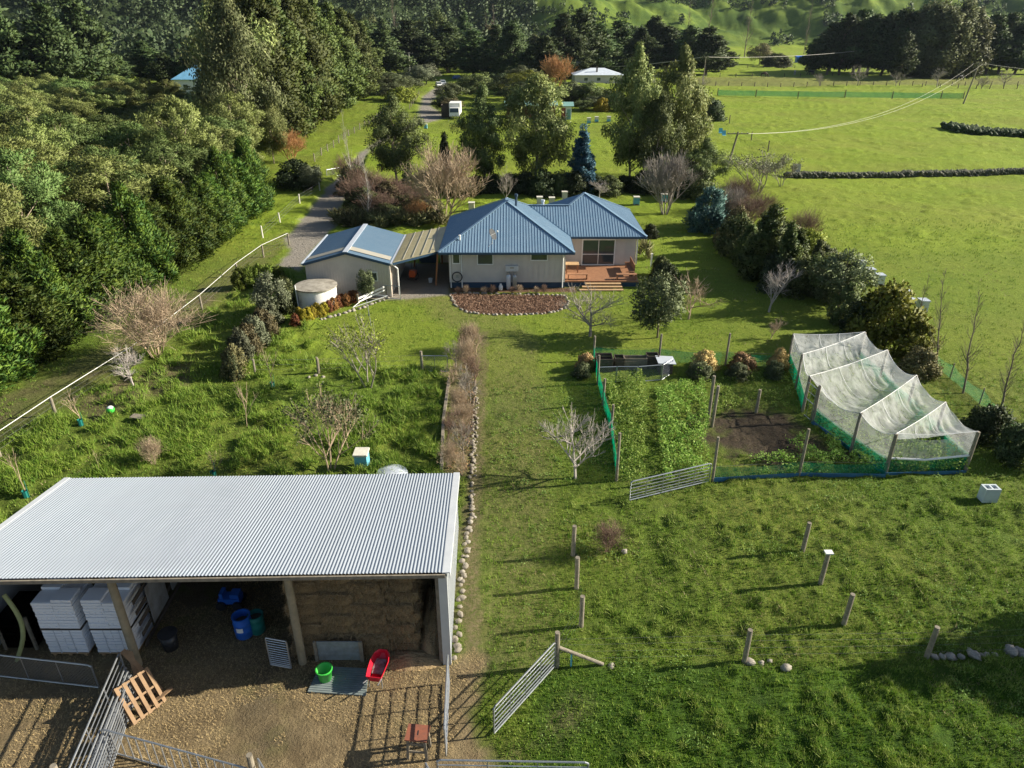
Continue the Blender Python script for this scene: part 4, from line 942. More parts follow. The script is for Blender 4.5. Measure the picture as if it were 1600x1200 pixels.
for a, b in (((AX1,BY0),(BX1+.03,BY0)), ((BX1,BY0),(BX1,BY1)), ((BX1+.03,BY1),(AX1,BY1))): gut.beam((a[0],a[1],ZE-.10),(b[0],b[1],ZE-.10), .11, .13)
part('gutter', gut, m_rooft, house)
sof = MB().box((ax, (AY0+AY1)/2, ZE-.09), (AX1-AX0-.3, AY1-AY0-.3, .03)).box(((AX1+BX1)/2, (BY0+BY1)/2, ZE-.092), (BX1-AX1-.3, BY1-BY0-.3, .03))
part('soffit', sof, m_white, house)
WX0, WX1, WY0 = -4.86, 4.12, 53.0
zb = .46
part('wall', join(wall_boards(WX0, WX1, WY0, zb, ZE-.11), wall_boards(WY0+.12, AY1-.6, WX0, zb, ZE-.11, nx=-1, dirx=False), wall_boards(WY0+.12, 57.5, WX1, zb, ZE-.11, nx=1, dirx=False), wall_boards(WX0, WX1, AY1-.6, zb, ZE-.11, ny=1)), m_wall, house)
BWX1 = 10.25
part('wall', join(wall_boards(WX1, BWX1, 57.5, zb, ZE-.11), wall_boards(57.62, BY1-.6, BWX1, zb, ZE-.11, nx=1, dirx=False), wall_boards(WX1, BWX1, BY1-.6, zb, ZE-.11, ny=1)), m_wall, house, label='beige board wall facing the deck')
part('foundation', MB().box(((WX0+WX1)/2, (WY0+AY1-.6)/2, zb/2-.1), (WX1-WX0-.04, AY1-.6-WY0-.04, zb+.19)).box(((WX1+BWX1)/2+.05, (57.5+BY1-.6)/2, zb/2-.1), (BWX1-WX1-.1, BY1-.6-57.5-.04, zb+.19)), m_base, house)
def X_at(px, py, Y): 
    v = py - 600; a = R(PITCH) + math.atan(v/FPX); z = CAMH - Y*math.tan(a); return (px-800)*(Y*cp + (CAMH-z)*sp_)/FPX, z
def zx(zxp, zyp, Y): return X_at(680 + zxp/4.2105, 280 + zyp/4.2105, Y)
for (a, b, c, d) in ((116,482,160,550),(280,482,377,556),(633,485,735,530)):
    x0, z1 = zx(a, b, WY0); x1, z0 = zx(c, d, WY0)
    window(house, x0, x1, z0, z1, WY0)
x0, z1 = zx(974, 400, 57.5); x1, z0 = zx(1170, 560, 57.5)
z0 = zb + .08
window(house, x0, x1, z0, z1, 57.5, mull=((x0+x1)/2,), rails=(z0 + (z1-z0)*.42,), fw=.09)
for zxx in (102, 175, 838):
    x, _ = zx(zxx, 600, WY0); part('downpipe', MB().tube((x, WY0-.07, .05), (x, WY0-.07, ZE-.15), .045), m_white, house)
x, _ = zx(1322, 480, 57.5); part('corner_board', MB().box((x+.05, 57.46, (zb+ZE)/2), (.1, .08, ZE-zb-.15)), m_white, house)
c = zx(527, 165, 56.9)
part('flue', MB().tube((ax+.75, 57.6, 5.0), (ax+.75, 57.6, 6.15), .09).tube((ax+.75, 57.6, 6.1), (ax+.75, 57.6, 6.28), .14), m_base, roofA)
part('vent_pipe', MB().tube((-4.0, 53.6, 3.5), (-4.0, 53.6, 4.0), .06).tube((-4.0,53.6,3.95),(-4.0,53.6,4.02),.09), m_white, roofA)
part('vent_pipe', MB().tube((2.6, 60.5, 4.4), (2.6, 60.5, 5.1), .12).tube((2.6,60.5,5.05),(2.6,60.5,5.2),.17), m_tin, roofB)
dp = G(769, 372, 4.35); dish = thing('satellite_dish', (dp.x, dp.y, 3.95), 'grey satellite dish on a short bracket on the front roof slope', 'satellite dish')
mb = MB(); k0 = len(mb.v)
Q = Matrix.Translation((dp.x, dp.y-.05, 4.62)) @ Matrix.Rotation(R(-25), 4, 'Z') @ Matrix.Rotation(R(62), 4, 'Y')
for j in range(5):
    r_ = .42*j/4
    for i in range(20): t_ = 2*math.pi*i/20; mb.v.append(tuple(Q @ Vector((r_*math.cos(t_)*1.05, r_*math.sin(t_), r_*r_*.5))))
for j in range(4):
    for i in range(20): i2 = (i+1) % 20; mb.f.append((j*20+i, j*20+i2, (j+1)*20+i2, (j+1)*20+i))
part('reflector', mb, mat('dish_grey', (.05,.055,.06), None, 3, .8), dish, True)
part('bracket', MB().tube((dp.x, dp.y, 3.9), (dp.x, dp.y, 4.6), .03).tube((dp.x, dp.y+.0, 4.0), (dp.x-.3, dp.y-.2, 3.75), .02), m_galv, dish)
e_ = Q @ Vector((0, 0, .5)); part('feed_arm', MB().tube(Q @ Vector((0,-.4,.05)), e_, .018).tube(e_, e_+Vector((0,0,.12)), .05), m_white, dish)
# deck
DX0, DX1, DY0 = 4.14, 9.95, 53.3
dk = part('deck', MB().box(((DX0+DX1)/2, (DY0+57.37)/2, .40), (DX1-DX0, 57.37-DY0, .10)), m_deck, house)
gr = MB()
k = DX0 + .07
y_ = DY0 + .07
while y_ < 57.3: gr.box(((DX0+DX1)/2, y_, .453), (DX1-DX0-.02, .125, .016)); y_ += .14
part('deck_boards', gr, m_deck, dk)
part('deck_skirt', MB().box(((DX0+DX1)/2, DY0+.03, .16), (DX1-DX0-.02, .05, .36)), m_base, dk)
st = MB()
for i, (w_, z_) in enumerate(((4.1, .32), (4.4, .19), (4.7, .06))):
    st.box((7.1 - i*.1, DY0 - .22 - i*.36, z_), (w_ - 1.3, .34, .06)).box((7.1 - i*.1, DY0 - .08 - i*.36, z_-.07), (w_ - 1.4, .04, .10))
part('step', st, m_pine, dk)
def bench(x0, x1, y, d, z, label, rz=0, back=False, along_y=False):
    t_ = thing('bench', ((x0+x1)/2, y, z), label, 'bench')
    part('seat', MB().box(((x0+x1)/2, y-.13, z+.42), (x1-x0, .12, .04)).box(((x0+x1)/2, y, z+.42), (x1-x0, .12, .04)).box(((x0+x1)/2, y+.13, z+.42), (x1-x0, .12, .04)), m_deck, t_)
    for x in (x0+.08, x1-.08): part('leg', MB().box((x, y, z+.2), (.07, .34, .40)), m_deck, t_)
    if back: part('backrest', MB().beam((x0, y+.24, z+.78), (x1, y+.24, z+.78), .05, .32), m_deck, t_)
    return t_
bench(4.35, 5.95, 53.75, .4, .461, 'low timber bench at the left front edge of the deck')
bench(8.2, 9.8, 53.75, .4, .461, 'low timber bench at the right front edge of the deck')
tb = thing('picnic_table', (4.85, 55.6, .461), 'small timber table on the deck against the side wall', 'table')
part('tabletop', MB().box((4.85, 55.6, 1.16), (1.1, .8, .05)), m_pine, tb)
for x in (4.4, 5.3):
    for y in (55.3, 55.9): part('leg', MB().box((x, y, .8), (.07, .07, .66)), m_deck, tb)
lb = thing('slatted_bench', (9.65, 55.6, .461), 'timber bench with a tall back along the right side of the deck', 'bench')
part('seat', MB().box((9.5, 55.6, .88), (.42, 2.6, .05)), m_deck, lb)
part('backrest', MB().beam((9.72, 54.4, 1.15), (9.72, 56.8, 1.15), .05, .5), m_deck, lb)
for y in (54.5, 56.7): part('leg', MB().box((9.5, y, .66), (.35, .07, .38)), m_deck, lb)
for i, zxx in enumerate((483, 523)):
    x, _ = zx(zxx, 700, 52.65); g_ = thing('gas_bottle', (x, 52.65, 0), ('left' if i == 0 else 'right') + ' one of the two tall grey gas bottles against the front wall', 'gas bottle', 'tall gas bottles by the wall')
    part('cylinder', MB().lathe((x, 52.65, .03), [(.16,0),(.185,.05),(.185,1.0),(.15,1.12),(.06,1.18)], 16), m_galv if i else m_tin, g_, True)
    part('collar', MB().lathe((x, 52.65, 1.2), [(.10,0),(.10,.14)], 12, False, False), m_galv, g_)
x, z_ = zx(505, 600, 52.8); whb = thing('water_heater', (x, 52.86, 1.35), 'pale grey gas water heater box on the wall above the gas bottles', 'water heater')
part('cabinet', MB().box((x, 52.86, 1.62), (1.0, .22, .42)), m_tin, whb); part('flue_grille', MB().box((x, 52.745, 1.70), (.3, .02, .12)), m_galv, whb)
part('pipe', MB().tube((x-.2, 52.9, 1.4), (x-.2, 52.9, .6), .015).tube((x+.1, 52.9, 1.4), (x+.1, 52.9, .9), .015), m_galv, whb)
x, _ = zx(431, 710, 52.4); sg = thing('small_gas_bottle', (x, 52.4, 0), 'small white gas bottle on the ground left of the tall ones', 'gas bottle')
part('cylinder', MB().lathe((x, 52.4, .03), [(.12,0),(.155,.05),(.155,.32),(.10,.40)], 14), m_white, sg, True); part('collar', MB().lathe((x, 52.4, .44), [(.08,0),(.08,.1)], 10, False, False), m_white, sg)
x, _ = zx(145, 655, 52.85); hr = thing('hose_reel', (x, 52.85, .6), 'black garden hose coiled on a reel at the left end of the house wall', 'hose')
mb = MB(); pts = [(x + .38*math.cos(a*.35), 52.8, .95 + .38*math.sin(a*.35)) for a in range(19)]; mb.path(pts, .045, 6); part('hose', mb, m_black, hr); part('bracket', MB().box((x, 52.93, .95), (.2, .1, .2)), m_galv, hr)
wp = G(1017, 417); pp = thing('white_post', wp, 'short white post on the lawn beside the right end of the deck', 'post')
part('post', MB().box((wp.x, wp.y, .55), (.12, .12, 1.1)), m_white, pp); part('cap', MB().box((wp.x, wp.y, 1.13), (.16, .16, .05)), m_white, pp)

# garage
GX0, GX1, GY0, GY1, GE, GR = -15.45, -9.0, 50.8, 59.0, 2.6, 3.48
gar = thing('garage', (-12.2, 54.9, 0), 'low garage with a blue gabled steel roof and beige cladding', 'garage')
gm_ = (GX0+GX1)/2
def gwall():
    a = wall_boards(GX0+.12, GX1-.12, GY0+.15, 0, GE-.02, sp=.2); b = wall_boards(GX0+.12, GX1-.12, GY1-.15, 0, GE-.02, ny=1, sp=.2)
    c = wall_boards(GY0+.27, GY1-.27, GX0+.12, 0, GE-.02, nx=-1, dirx=False, sp=.2); d = wall_boards(GY0+.27, GY1-.27, GX1-.12, 0, GE-.02, nx=1, dirx=False, sp=.2)
    g = MB()
    for y, ty in ((GY0+.15, .12), (GY1-.27, .12)):
        g.hexa([(GX0+.12, y, GE-.02), (GX1-.12, y, GE-.02), (GX1-.12, y+ty, GE-.02), (GX0+.12, y+ty, GE-.02)], [(gm_-.02, y, GR-.08), (gm_+.02, y, GR-.08), (gm_+.02, y+ty, GR-.08), (gm_-.02, y+ty, GR-.08)])
    return join(a, b, c, d, g)
part('wall', gwall(), m_clad, gar)
sl_ = (GR-GE)/((GX1-GX0)/2)
m_groof = mat('blue_grey_garage_roof', (.155,.25,.34), (.19,.275,.36), 1.2, .35, .2)
rf = part('roof', join(roof_face([(GX1,GY0,GE),(GX1,GY1,GE),(gm_,GY1,GR),(gm_,GY0,GR)], (0,1,0), (-1,0,sl_), .19, .03, .02), roof_face([(GX0,GY1,GE),(GX0,GY0,GE),(gm_,GY0,GR),(gm_,GY1,GR)], (0,-1,0), (1,0,sl_), .19, .03, .02)), m_groof, gar)
mb = MB()
for s_, xe in ((1, GX1), (-1, GX0)):
    a = Vector((xe - s_*.12, GY0+.75, GE + .12*sl_ + .03)); b = Vector((gm_ + s_*.15, GY0+.75, GR - .15*sl_ + .03)); mb.hexa([a, a+Vector((0,.85,0)), b+Vector((0,.85,0)), b][::s_], [q+Vector((0,0,.02)) for q in (a, a+Vector((0,.85,0)), b+Vector((0,.85,0)), b)][::s_])
part('skylight', mb, m_skyl, rf)
part('ridge_cap', MB().beam((gm_, GY0-.02, GR+.03), (gm_, GY1+.02, GR+.03), .36, .04), m_tin, rf)
part('gutter', MB().beam((GX1+.07, GY0, GE-.02), (GX1+.07, GY1, GE-.02), .15, .12), m_tin, gar); part('gutter', MB().beam((GX0-.07, GY0, GE-.02), (GX0-.07, GY1, GE-.02), .13, .12), m_tin, gar)
part('barge_board', MB().beam((GX0, GY0-.03, GE-.05), (gm_, GY0-.03, GR-.05), .05, .18).beam((gm_, GY0-.03, GR-.05), (GX1, GY0-.03, GE-.05), .05, .18), m_rooft, gar)
x, z_ = X_at(440+805/5.714, 320+600/5.714, GY0+.15); window(gar, x-.35, x+.35, 1.3, 1.9, GY0+.15)
part('corner_flashing', MB().box((GX1-.12, GY0+.12, 1.3), (.16, .16, 2.55)), m_clad, gar)
part('downpipe', MB().tube((GX1+.45, GY0+.5, .05), (GX1+.45, GY0+.5, 2.1), .05).tube((GX1+.45, GY0+.5, 2.1), (GX1+.08, GY0+.3, 2.5), .05), m_white, gar)
part('garage_door', MB().box((GX0+.09, 55.5, 1.1), (.06, 4.6, 2.2)), m_white, gar)
# carport
cpo = thing('carport', (-7.3, 55, 0), 'open carport roofed with yellowish translucent sheets between garage and house', 'carport')
c0, c1, c2, c3 = Vector((GX1+.17, 51.0, 2.66)), Vector((AX0-.02, 52.8, 3.02)), Vector((AX0-.02, 60.2, 3.02)), Vector((GX1+.17, 59.0, 2.66))
part('roof', roof_face([c0, c1, c2, c3], (0,1,0), (-1,0,-.1), .15, .05, .025), m_poly, cpo)
mb = MB()
for f in (.22, .42, .62, .82): mb.beam(c0.lerp(c1, f)+Vector((0,0,.045)), c3.lerp(c2, f)+Vector((0,0,.045)), .05, .02)
part('batten', mb, m_skyl, cpo)
part('beam', MB().beam(c0-Vector((0,0,.12)), c1-Vector((0,0,.12)), .08, .16), m_rooft, cpo)
part('beam', MB().beam(c3-Vector((0,0,.12)), c2-Vector((0,0,.12)), .08, .16), m_wood, cpo)
m_brace = mat('orange_timber', (.30,.13,.055), None, 4, .7)
for a, b in (((-6.0, 53.6, 0), (-5.7, 53.3, 2.8)), ((-8.3, 58.5, 0), (-8.0, 58.5, 2.6)), ((-6.0, 59.3, 0), (-6.0, 59.3, 2.8))): part('post', MB().beam(a, b, .12, .12), m_brace, cpo)
part('brace', MB().beam((-8.6, 57.0, 1.0), (-7.9, 56.4, 2.55), .08, .08), m_pine, cpo)
part('back_screen', MB().box((-7.2, 59.6, 1.1), (1.6, .08, 2.2)), m_rooft, cpo); part('back_screen', MB().box((-5.6, 59.7, 1.0), (1.2, .08, 2.0)), m_clad, cpo)
c_ = Vector((-8.0, 55.3, 0)); mo = thing('ride_on_mower', c_, 'small orange garden machine parked under the carport', 'mower')
part('body', MB().box(c_+Vector((0,0,.42)), (.55,.9,.35)).box(c_+Vector((0,-.3,.68)), (.45,.35,.25)), mat('orange_paint', (.6,.10,.02), None, 3, .4), mo)
for a in ((-.3,-.35),(.3,-.35),(-.3,.35),(.3,.35)): part('wheel', MB().tube(c_+Vector((a[0]-.06,a[1],.2)), c_+Vector((a[0]+.06,a[1],.2)), .2, .2, 12), m_black, mo)
part('handle', MB().tube(c_+Vector((-.2,.4,.5)), c_+Vector((-.2,.9,1.0)), .02).tube(c_+Vector((.2,.4,.5)), c_+Vector((.2,.9,1.0)), .02), m_black, mo)
c_ = Vector((-6.5, 54.3, 0)); bk = thing('bucket', c_, 'small white bucket on the carport floor', 'bucket'); part('pail', MB().lathe(c_, [(.14,.01),(.18,.32)], 14, True, False), m_tin, bk); part('rim', MB().lathe(c_, [(.19,.31),(.19,.34)], 14, False, False), m_tin, bk)

# tank
tk = Vector((-14.15, 49.0, 0)); tank = thing('water_tank', tk, 'round white water tank with a stained grey concrete lid', 'water tank')
t = NT('tank_white'); co = t.coord(); m_tankw = t.done(t.bsdf(t.mix(t.ramp(t.noise(co, 1.6, 6, .7), [(.56, 0), (.70, 1)]), (.80,.79,.77), (.46,.42,.36)), .7))
t = NT('tank_lid'); co = t.coord(); m_tankl = t.done(t.bsdf(t.mix(t.ramp(t.noise(co, 1.4, 7, .75, .3), [(.35, 0), (.66, 1)]), (.17,.15,.12), (.40,.37,.31)), .9))
part('wall', MB().lathe(tk, [(1.42,-.1),(1.42,1.5)], 48, False, False), m_tankw, tank, True)
part('lid', MB().lathe(tk, [(1.50,1.50),(1.52,1.60),(1.2,1.64),(.3,1.70),(.02,1.70)], 48, True, True), m_tankl, tank)
part('pipe', MB().tube(tk+Vector((-1.1,-1.15,.0)), tk+Vector((-1.2,-1.0,1.9)), .04), m_white, tank)

# ------------------------------------------------------------------ hay barn
t = NT('barn_roof_steel'); co = t.coord()
sx = t.n('ShaderNodeSeparateXYZ'); t.l(co, sx.inputs[0]); wn_ = t.n('ShaderNodeTexWhiteNoise'); wn_.noise_dimensions = '1D'; t.l(t.math('FLOOR', t.math('MULTIPLY', sx.outputs[0], 1.24)), wn_.inputs['W'])
mp = t.n('ShaderNodeMapping'); mp.inputs['Scale'].default_value = (1.6, .25, 1); t.l(co, mp.inputs[0])
bc = t.mix(t.noise(mp.outputs[0], 1.2, 6, .7), (.29,.325,.37), (.40,.435,.48)); bc = t.mix(t.math('MULTIPLY', wn_.outputs[0], .35), bc, (.36,.40,.46)); bc = t.mix(t.ramp(t.noise(mp.outputs[0], 5, 5, .8), [(.62, 0), (.78, .5)]), bc, (.27,.26,.24))
m_broof = t.done(t.bsdf(bc, .45, .25, None, .5))
m_bwall = mat('barn_wall_steel', (.58,.60,.62), (.50,.52,.54), 1.5, .5, .2)
m_barnp = mat('barn_pole', (.30,.255,.175), (.19,.165,.11), 3, .85, 0, .4, 20)
barn = thing('hay_barn', (-9.5, 19.6, 0), 'open fronted pole barn with a pale corrugated iron roof', 'barn')
HF, HB_ = 3.85, 2.62
def BP(s, t_, z):
    a = Vector(BFL).lerp(Vector(BFR), s); b = Vector(BBL).lerp(Vector(BBR), s); q = a.lerp(b, t_); return Vector((q.x, q.y, z))
fl = Vector((*BFL, HF)); fr = Vector((*BFR, HF)); bl = Vector((*BBL, HB_)); br = Vector((*BBR, HB_))
fl = fl + (fl-bl)*.02; fr = fr + (fr-br)*.02
NW = 140; K = 8; n_ = NW*K
rows_ = 4; Vv = np.zeros((rows_*(n_+1), 3)); th = np.arange(n_+1)/K*2*math.pi; w_ = .014*np.sin(th)
s_ = np.linspace(0, 1, n_+1)[:, None]
for r_ in range(rows_):
    f = r_/(rows_-1); A = np.array(fl.lerp(bl, f)); B = np.array(fr.lerp(br, f)); p = A + (B-A)*s_; p[:, 2] += w_ + .03
    Vv[r_*(n_+1):(r_+1)*(n_+1)] = p
a_ = (np.arange(rows_-1)[:, None]*(n_+1) + np.arange(n_)[None, :]).ravel()
me = npmesh('roof', Vv - np.array([-9.5, 19.6, 0]), np.stack([a_, a_+1, a_+n_+2, a_+n_+1], 1)); me.polygons.foreach_set('use_smooth', np.ones(len(a_), bool))
broof = part('roof', me, m_broof, barn)
part('barge_flashing', MB().beam(fr+Vector((.03,-.02,.03)), br+Vector((.03,.02,.03)), .24, .03).beam(fr+Vector((.14,-.02,-.06)), br+Vector((.14,.02,-.06)), .02, .2), m_bwall, broof)
part('barge_flashing', MB().beam(fl+Vector((-.03,-.02,.03)), bl+Vector((-.03,.02,.03)), .22, .03), m_bwall, broof)
part('gutter', MB().beam(fl+Vector((0,-.05,-.07)), fr+Vector((0,-.05,-.07)), .05, .12), m_wood, broof)
mb = MB()
for f in (.04, .2, .36, .52, .68, .84, .97): mb.beam(fl.lerp(bl, f)-Vector((0,0,.08)), fr.lerp(br, f)-Vector((0,0,.08)), .05, .14)
part('purlin', mb, m_wood, broof)
def ribwall(a, b, za, zb_, out, mt_, name='wall', sp=.15, z0=0):
    """sheet wall from a to b, top heights za, zb"""
    a = Vector((*a, 0)); b = Vector((*b, 0)); d = b - a; L = d.length; o = Vector((*out, 0)); mb = MB()
    mb.hexa([a+Vector((0,0,z0)), b+Vector((0,0,z0)), b-o*.03+Vector((0,0,z0)), a-o*.03+Vector((0,0,z0))], [a+Vector((0,0,za)), b+Vector((0,0,zb_)), b-o*.03+Vector((0,0,zb_)), a-o*.03+Vector((0,0,za))])
    k = sp/2
    while k < L:
        p = a + d*(k/L) + o*.006; mb.beam(p+Vector((0,0,z0+.01)), p+Vector((0,0,za+(zb_-za)*k/L-.01)), .035, .014); k += sp
    return part(name, mb, mt_, barn)
ribwall(BP(1,.01,0).xy, BP(1,1,0).xy, HF-.12, HB_-.05, (1,0), m_bwall)
ribwall(BP(0,.985,0).xy, BP(.995,.985,0).xy, HB_-.08, HB_-.08, (0,1), m_bwall)
ribwall(BP(0.002,.01,0).xy, BP(0.002,.98,0).xy, HF-.12, HB_-.05, (-1,0), m_bwall)
for s in (.0, .333, .683, .985):
    for t_ in (.02, .965):
        zt = HF + (HB_-HF)*t_ - .15
        if s == .0: s = .012
        part('post', MB().tube(BP(s, t_, -.2), BP(s, t_, zt), .135 if t_ < .5 else .10, .12 if t_ < .5 else .09, 12), m_barnp if s < .98 else m_wood, barn)
part('front_corner_flashing', MB().box(BP(1,.0,0)+Vector((-.09,-.02,1.85)), (.26,.08,3.7)), m_bwall, barn)
# partition of boards and windows between the first and second bay
mb = MB()
for i, z in enumerate((.3, .75, 1.2, 1.65, 2.1)): mb.beam(BP(.338,.1,z), BP(.338,.95,z), .03, .16)
part('partition_rail', mb, m_woodd, barn)
mb = MB()
for t_ in (.28, .5, .72): mb.box(BP(.343, t_, 1.35), (.03, 1.15, 1.5), R(1.5))
part('partition_panel', mb, mat('grey_panel', (.30,.31,.32), (.18,.17,.16), 2, .6), barn)
# ------------------------------------------------------------------ hay
t = NT('hay'); co = t.coord(); n1 = t.ramp(t.noise(co, 2.2, 6, .75), [(.36, 0), (.64, 1)]); n2 = t.ramp(t.noise(co, 28, 4, .8), [(.4, 0), (.65, 1)])
m_hay = t.done(t.bsdf(t.mix(n2, t.mix(n1, (.12,.082,.045), (.36,.25,.13)), (.52,.39,.22)), .95, 0, t.bump(t.noise(co, 24, 5, .8), 1, .05), .1))
def bale_mesh(seed, L=1.02, W=.50, H=.44):
    rng = np.random.RandomState(seed); bm = MB(); n = 9
    V_ = []; F_ = []
    def face(o, u, v, nu, nv):
        k = len(V_)
        for j in range(nv+1):
            for i in range(nu+1): V_.append(np.array(o)+np.array(u)*i/nu+np.array(v)*j/nv)
        for j in range(nv):
            for i in range(nu): a = k+j*(nu+1)+i; F_.append((a, a+1, a+nu+2, a+nu+1))
    x, y, z = L/2, W/2, H
    face((-x,-y,0),(L,0,0),(0,0,z),18,8); face((x,-y,0),(0,W,0),(0,0,z),9,8); face((x,y,0),(-L,0,0),(0,0,z),18,8); face((-x,y,0),(0,-W,0),(0,0,z),9,8); face((-x,-y,z),(L,0,0),(0,W,0),18,9); face((-x,y,0),(L,0,0),(0,-W,0),18,9)
    V_ = np.array(V_); c = np.array([0, 0, z/2]); q = V_ - c
    f = 1 - .05*(np.abs(q[:,0])/x)**6*(np.abs(q[:,2])/(z/2))**4 - .06*(np.abs(q[:,1])/y)**6*(np.abs(q[:,2])/(z/2))**4
    s = (fbm(V_[:,0]*7+seed*3+V_[:,2]*5, V_[:,1]*7+V_[:,2]*6, 3, seed) - .5)*.24
    V_ = c + q*(f + s)[:, None]
    V_ = list(V_); m = len(V_)
    # straw ends standing off the faces
    N = 900; p = rng.rand(N, 3)*np.array([L, W, H]) - np.array([x, y, 0]); fc = rng.randint(0, 3, N)
    for i in range(N):
        if fc[i] < 2: p[i, 1] = -y if rng.rand() < .7 else y
        else: p[i, 2] = z
        d = rng.randn(3)*.06; d[2] -= .03; d[1] += -.03 if p[i, 1] < 0 else .03; w = rng.randn(3)*.004
        k = len(V_); V_ += [p[i]-w, p[i]+w, p[i]+d*1.4+w, p[i]+d*1.4-w]; F_.append((k, k+1, k+2, k+3))
    return npmesh('hay_bale', np.array(V_), np.array(F_))
bales = [bale_mesh(i) for i in range(4)]
for b in bales: b.materials.append(m_hay)
rb = random.Random(4); nb = 0
for row in range(3):
    for lev in range(8):
        for col in range(4):
            x = -6.55 + col*1.0 - .05 + rb.uniform(-.04, .04) + (.12 if lev % 2 else 0); y = 16.95 + row*.53 + rb.uniform(-.07, .07) + lev*.035
            z = .02 + lev*.40
            if z + .44 > HF + (HB_-HF)*((y-16.2)/6.9) - .25: continue
            if row == 2 and lev < 5: continue
            o = bpy.data.objects.new('hay_bale', bales[nb % 4]); nb += 1; o.location = (x, y, z); o.rotation_euler = (rb.uniform(-.03,.03), rb.uniform(-.03,.03), R(1) + rb.uniform(-.04, .04)); link(o)
            props(o, 'brown hay bale in the tall stack in the right bay of the barn', 'hay bale', 'bales of the tall stack')
def heap(name, cx_, cy0, rx, ry, h, label, seed, matr=None, cat='hay'):
    n = 60; g = np.linspace(-1, 1, n); xx, yy_ = np.meshgrid(g, g); xx = xx.ravel(); yy_ = yy_.ravel(); r = np.hypot(xx, yy_)
    z = h*np.clip(1 - r**1.7, 0, 1)*(.7 + .6*fbm(xx*3+seed, yy_*3, 4, seed)) + .05*(fbm(xx*14, yy_*14, 2, seed) - .5) - .03
    V_ = np.stack([cx_ + xx*rx, cy0 + yy_*ry, z], 1); k = (np.arange(n-1)[:, None]*n + np.arange(n-1)[None, :]).ravel(); F_ = np.stack([k, k+1, k+n+1, k+n], 1)
    keep = r[F_].min(1) < 1.0; return props(solo(name, npmesh(name, V_, F_[keep]), matr or m_hay, kind='stuff'), label, cat)
heap('hay_heap', -2.65, 18.1, .55, 1.7, 1.35, 'loose hay sliding down beside the bale stack against the right barn wall', 3)
heap('hay_heap', -2.9, 20.6, .7, 2.0, 2.1, 'loose hay piled high in the back right corner of the barn', 8)
heap('hay_heap', -3.3, 16.5, 1.2, .5, .30, 'low spill of straw in front of the bale stack', 5)
heap('hay_heap', -8.7, 21.7, 2.6, 1.2, 1.7, 'dark bank of old hay at the back of the middle bay', 9)
box_ = thing('feed_bin', (-5.5, 16.5, 0), 'low grey board panel leaning on the foot of the bale stack', 'board panel')
mb = MB(); 
for i in range(4): mb.box((-5.55, 16.5, .12+i*.2), (1.35, .04, .185), 0, R(-4))
part('boards', mb, mat('blue_grey_boards', (.25,.28,.28), (.17,.18,.17), 5, .8, 0, .3, 30), box_)
part('batten', MB().box((-4.82, 16.46, .42), (.12, .06, .86)), m_wood, box_); part('batten', MB().box((-6.28, 16.46, .42), (.09, .06, .86)), m_wood, box_)

# pallets of white blocks
t = NT('white_blocks'); co = t.coord(); m_block = t.done(t.bsdf(t.mix(t.noise(co, 3, 4), (.82,.84,.88), (.70,.72,.76)), .6))
def blockstack(x, y, label, w=1.28, d=1.15):
    s = thing('block_stack', (x, y, 0), label, 'pallet load', None)
    part('pallet', MB().box((x, y, .10), (w-.04, d, .03)).box((x-.5, y, .045), (.1, d, .08)).box((x, y, .045), (.1, d, .08)).box((x+.5, y, .045), (.1, d, .08)), m_pine, s)
    rr = random.Random(int(x*10))
    for tier, (z0, z1, n) in enumerate(((.13, 1.12, 8), (1.18, 2.38, 10))):
        mb = MB(); h = (z1-z0)/n
        for k in range(n):
            for j, ox in enumerate((-w/4, w/4)):
                for q, oy in enumerate((-d/4, d/4)):
                    if tier and k >= n-1 and (j+q) % 2 == (x > -14): continue
                    mb.box((x+ox+rr.uniform(-.012,.012), y+oy+rr.uniform(-.012,.012), z0+h*(k+.5)), (w/2-.015, d/2-.015, h-.022))
                    if tier:
                        for e in range(3): mb.box((x+ox+(e-1)*w/6.4, y+oy-d/4*.0+oy/abs(oy)*(d/4-.008), z0+h*(k+.5)), (.07, .03, h*.5))
        mb.box((x, y, (z0+z1)/2 - h*.5), (w-.08, d-.08, z1-z0-h*1.1))
        part('blocks', mb, m_block, s)
    part('slip_board', MB().box((x, y, 1.148), (w+.03, d+.03, .03)), m_woodd, s)
    part('strap', MB().box((x-.25, y, .62), (.02, d+.02, 1.0)).box((x+.25, y, .62), (.02, d+.02, 1.0)), m_tin, s)
blockstack(-14.35, 17.25, 'left pallet load of stacked white foam blocks in the barn')
blockstack(-12.78, 17.25, 'right pallet load of stacked white foam blocks beside the front pole')
blockstack(-13.2, 19.2, 'pallet load of white blocks standing behind the front two loads', 1.2, 1.1)
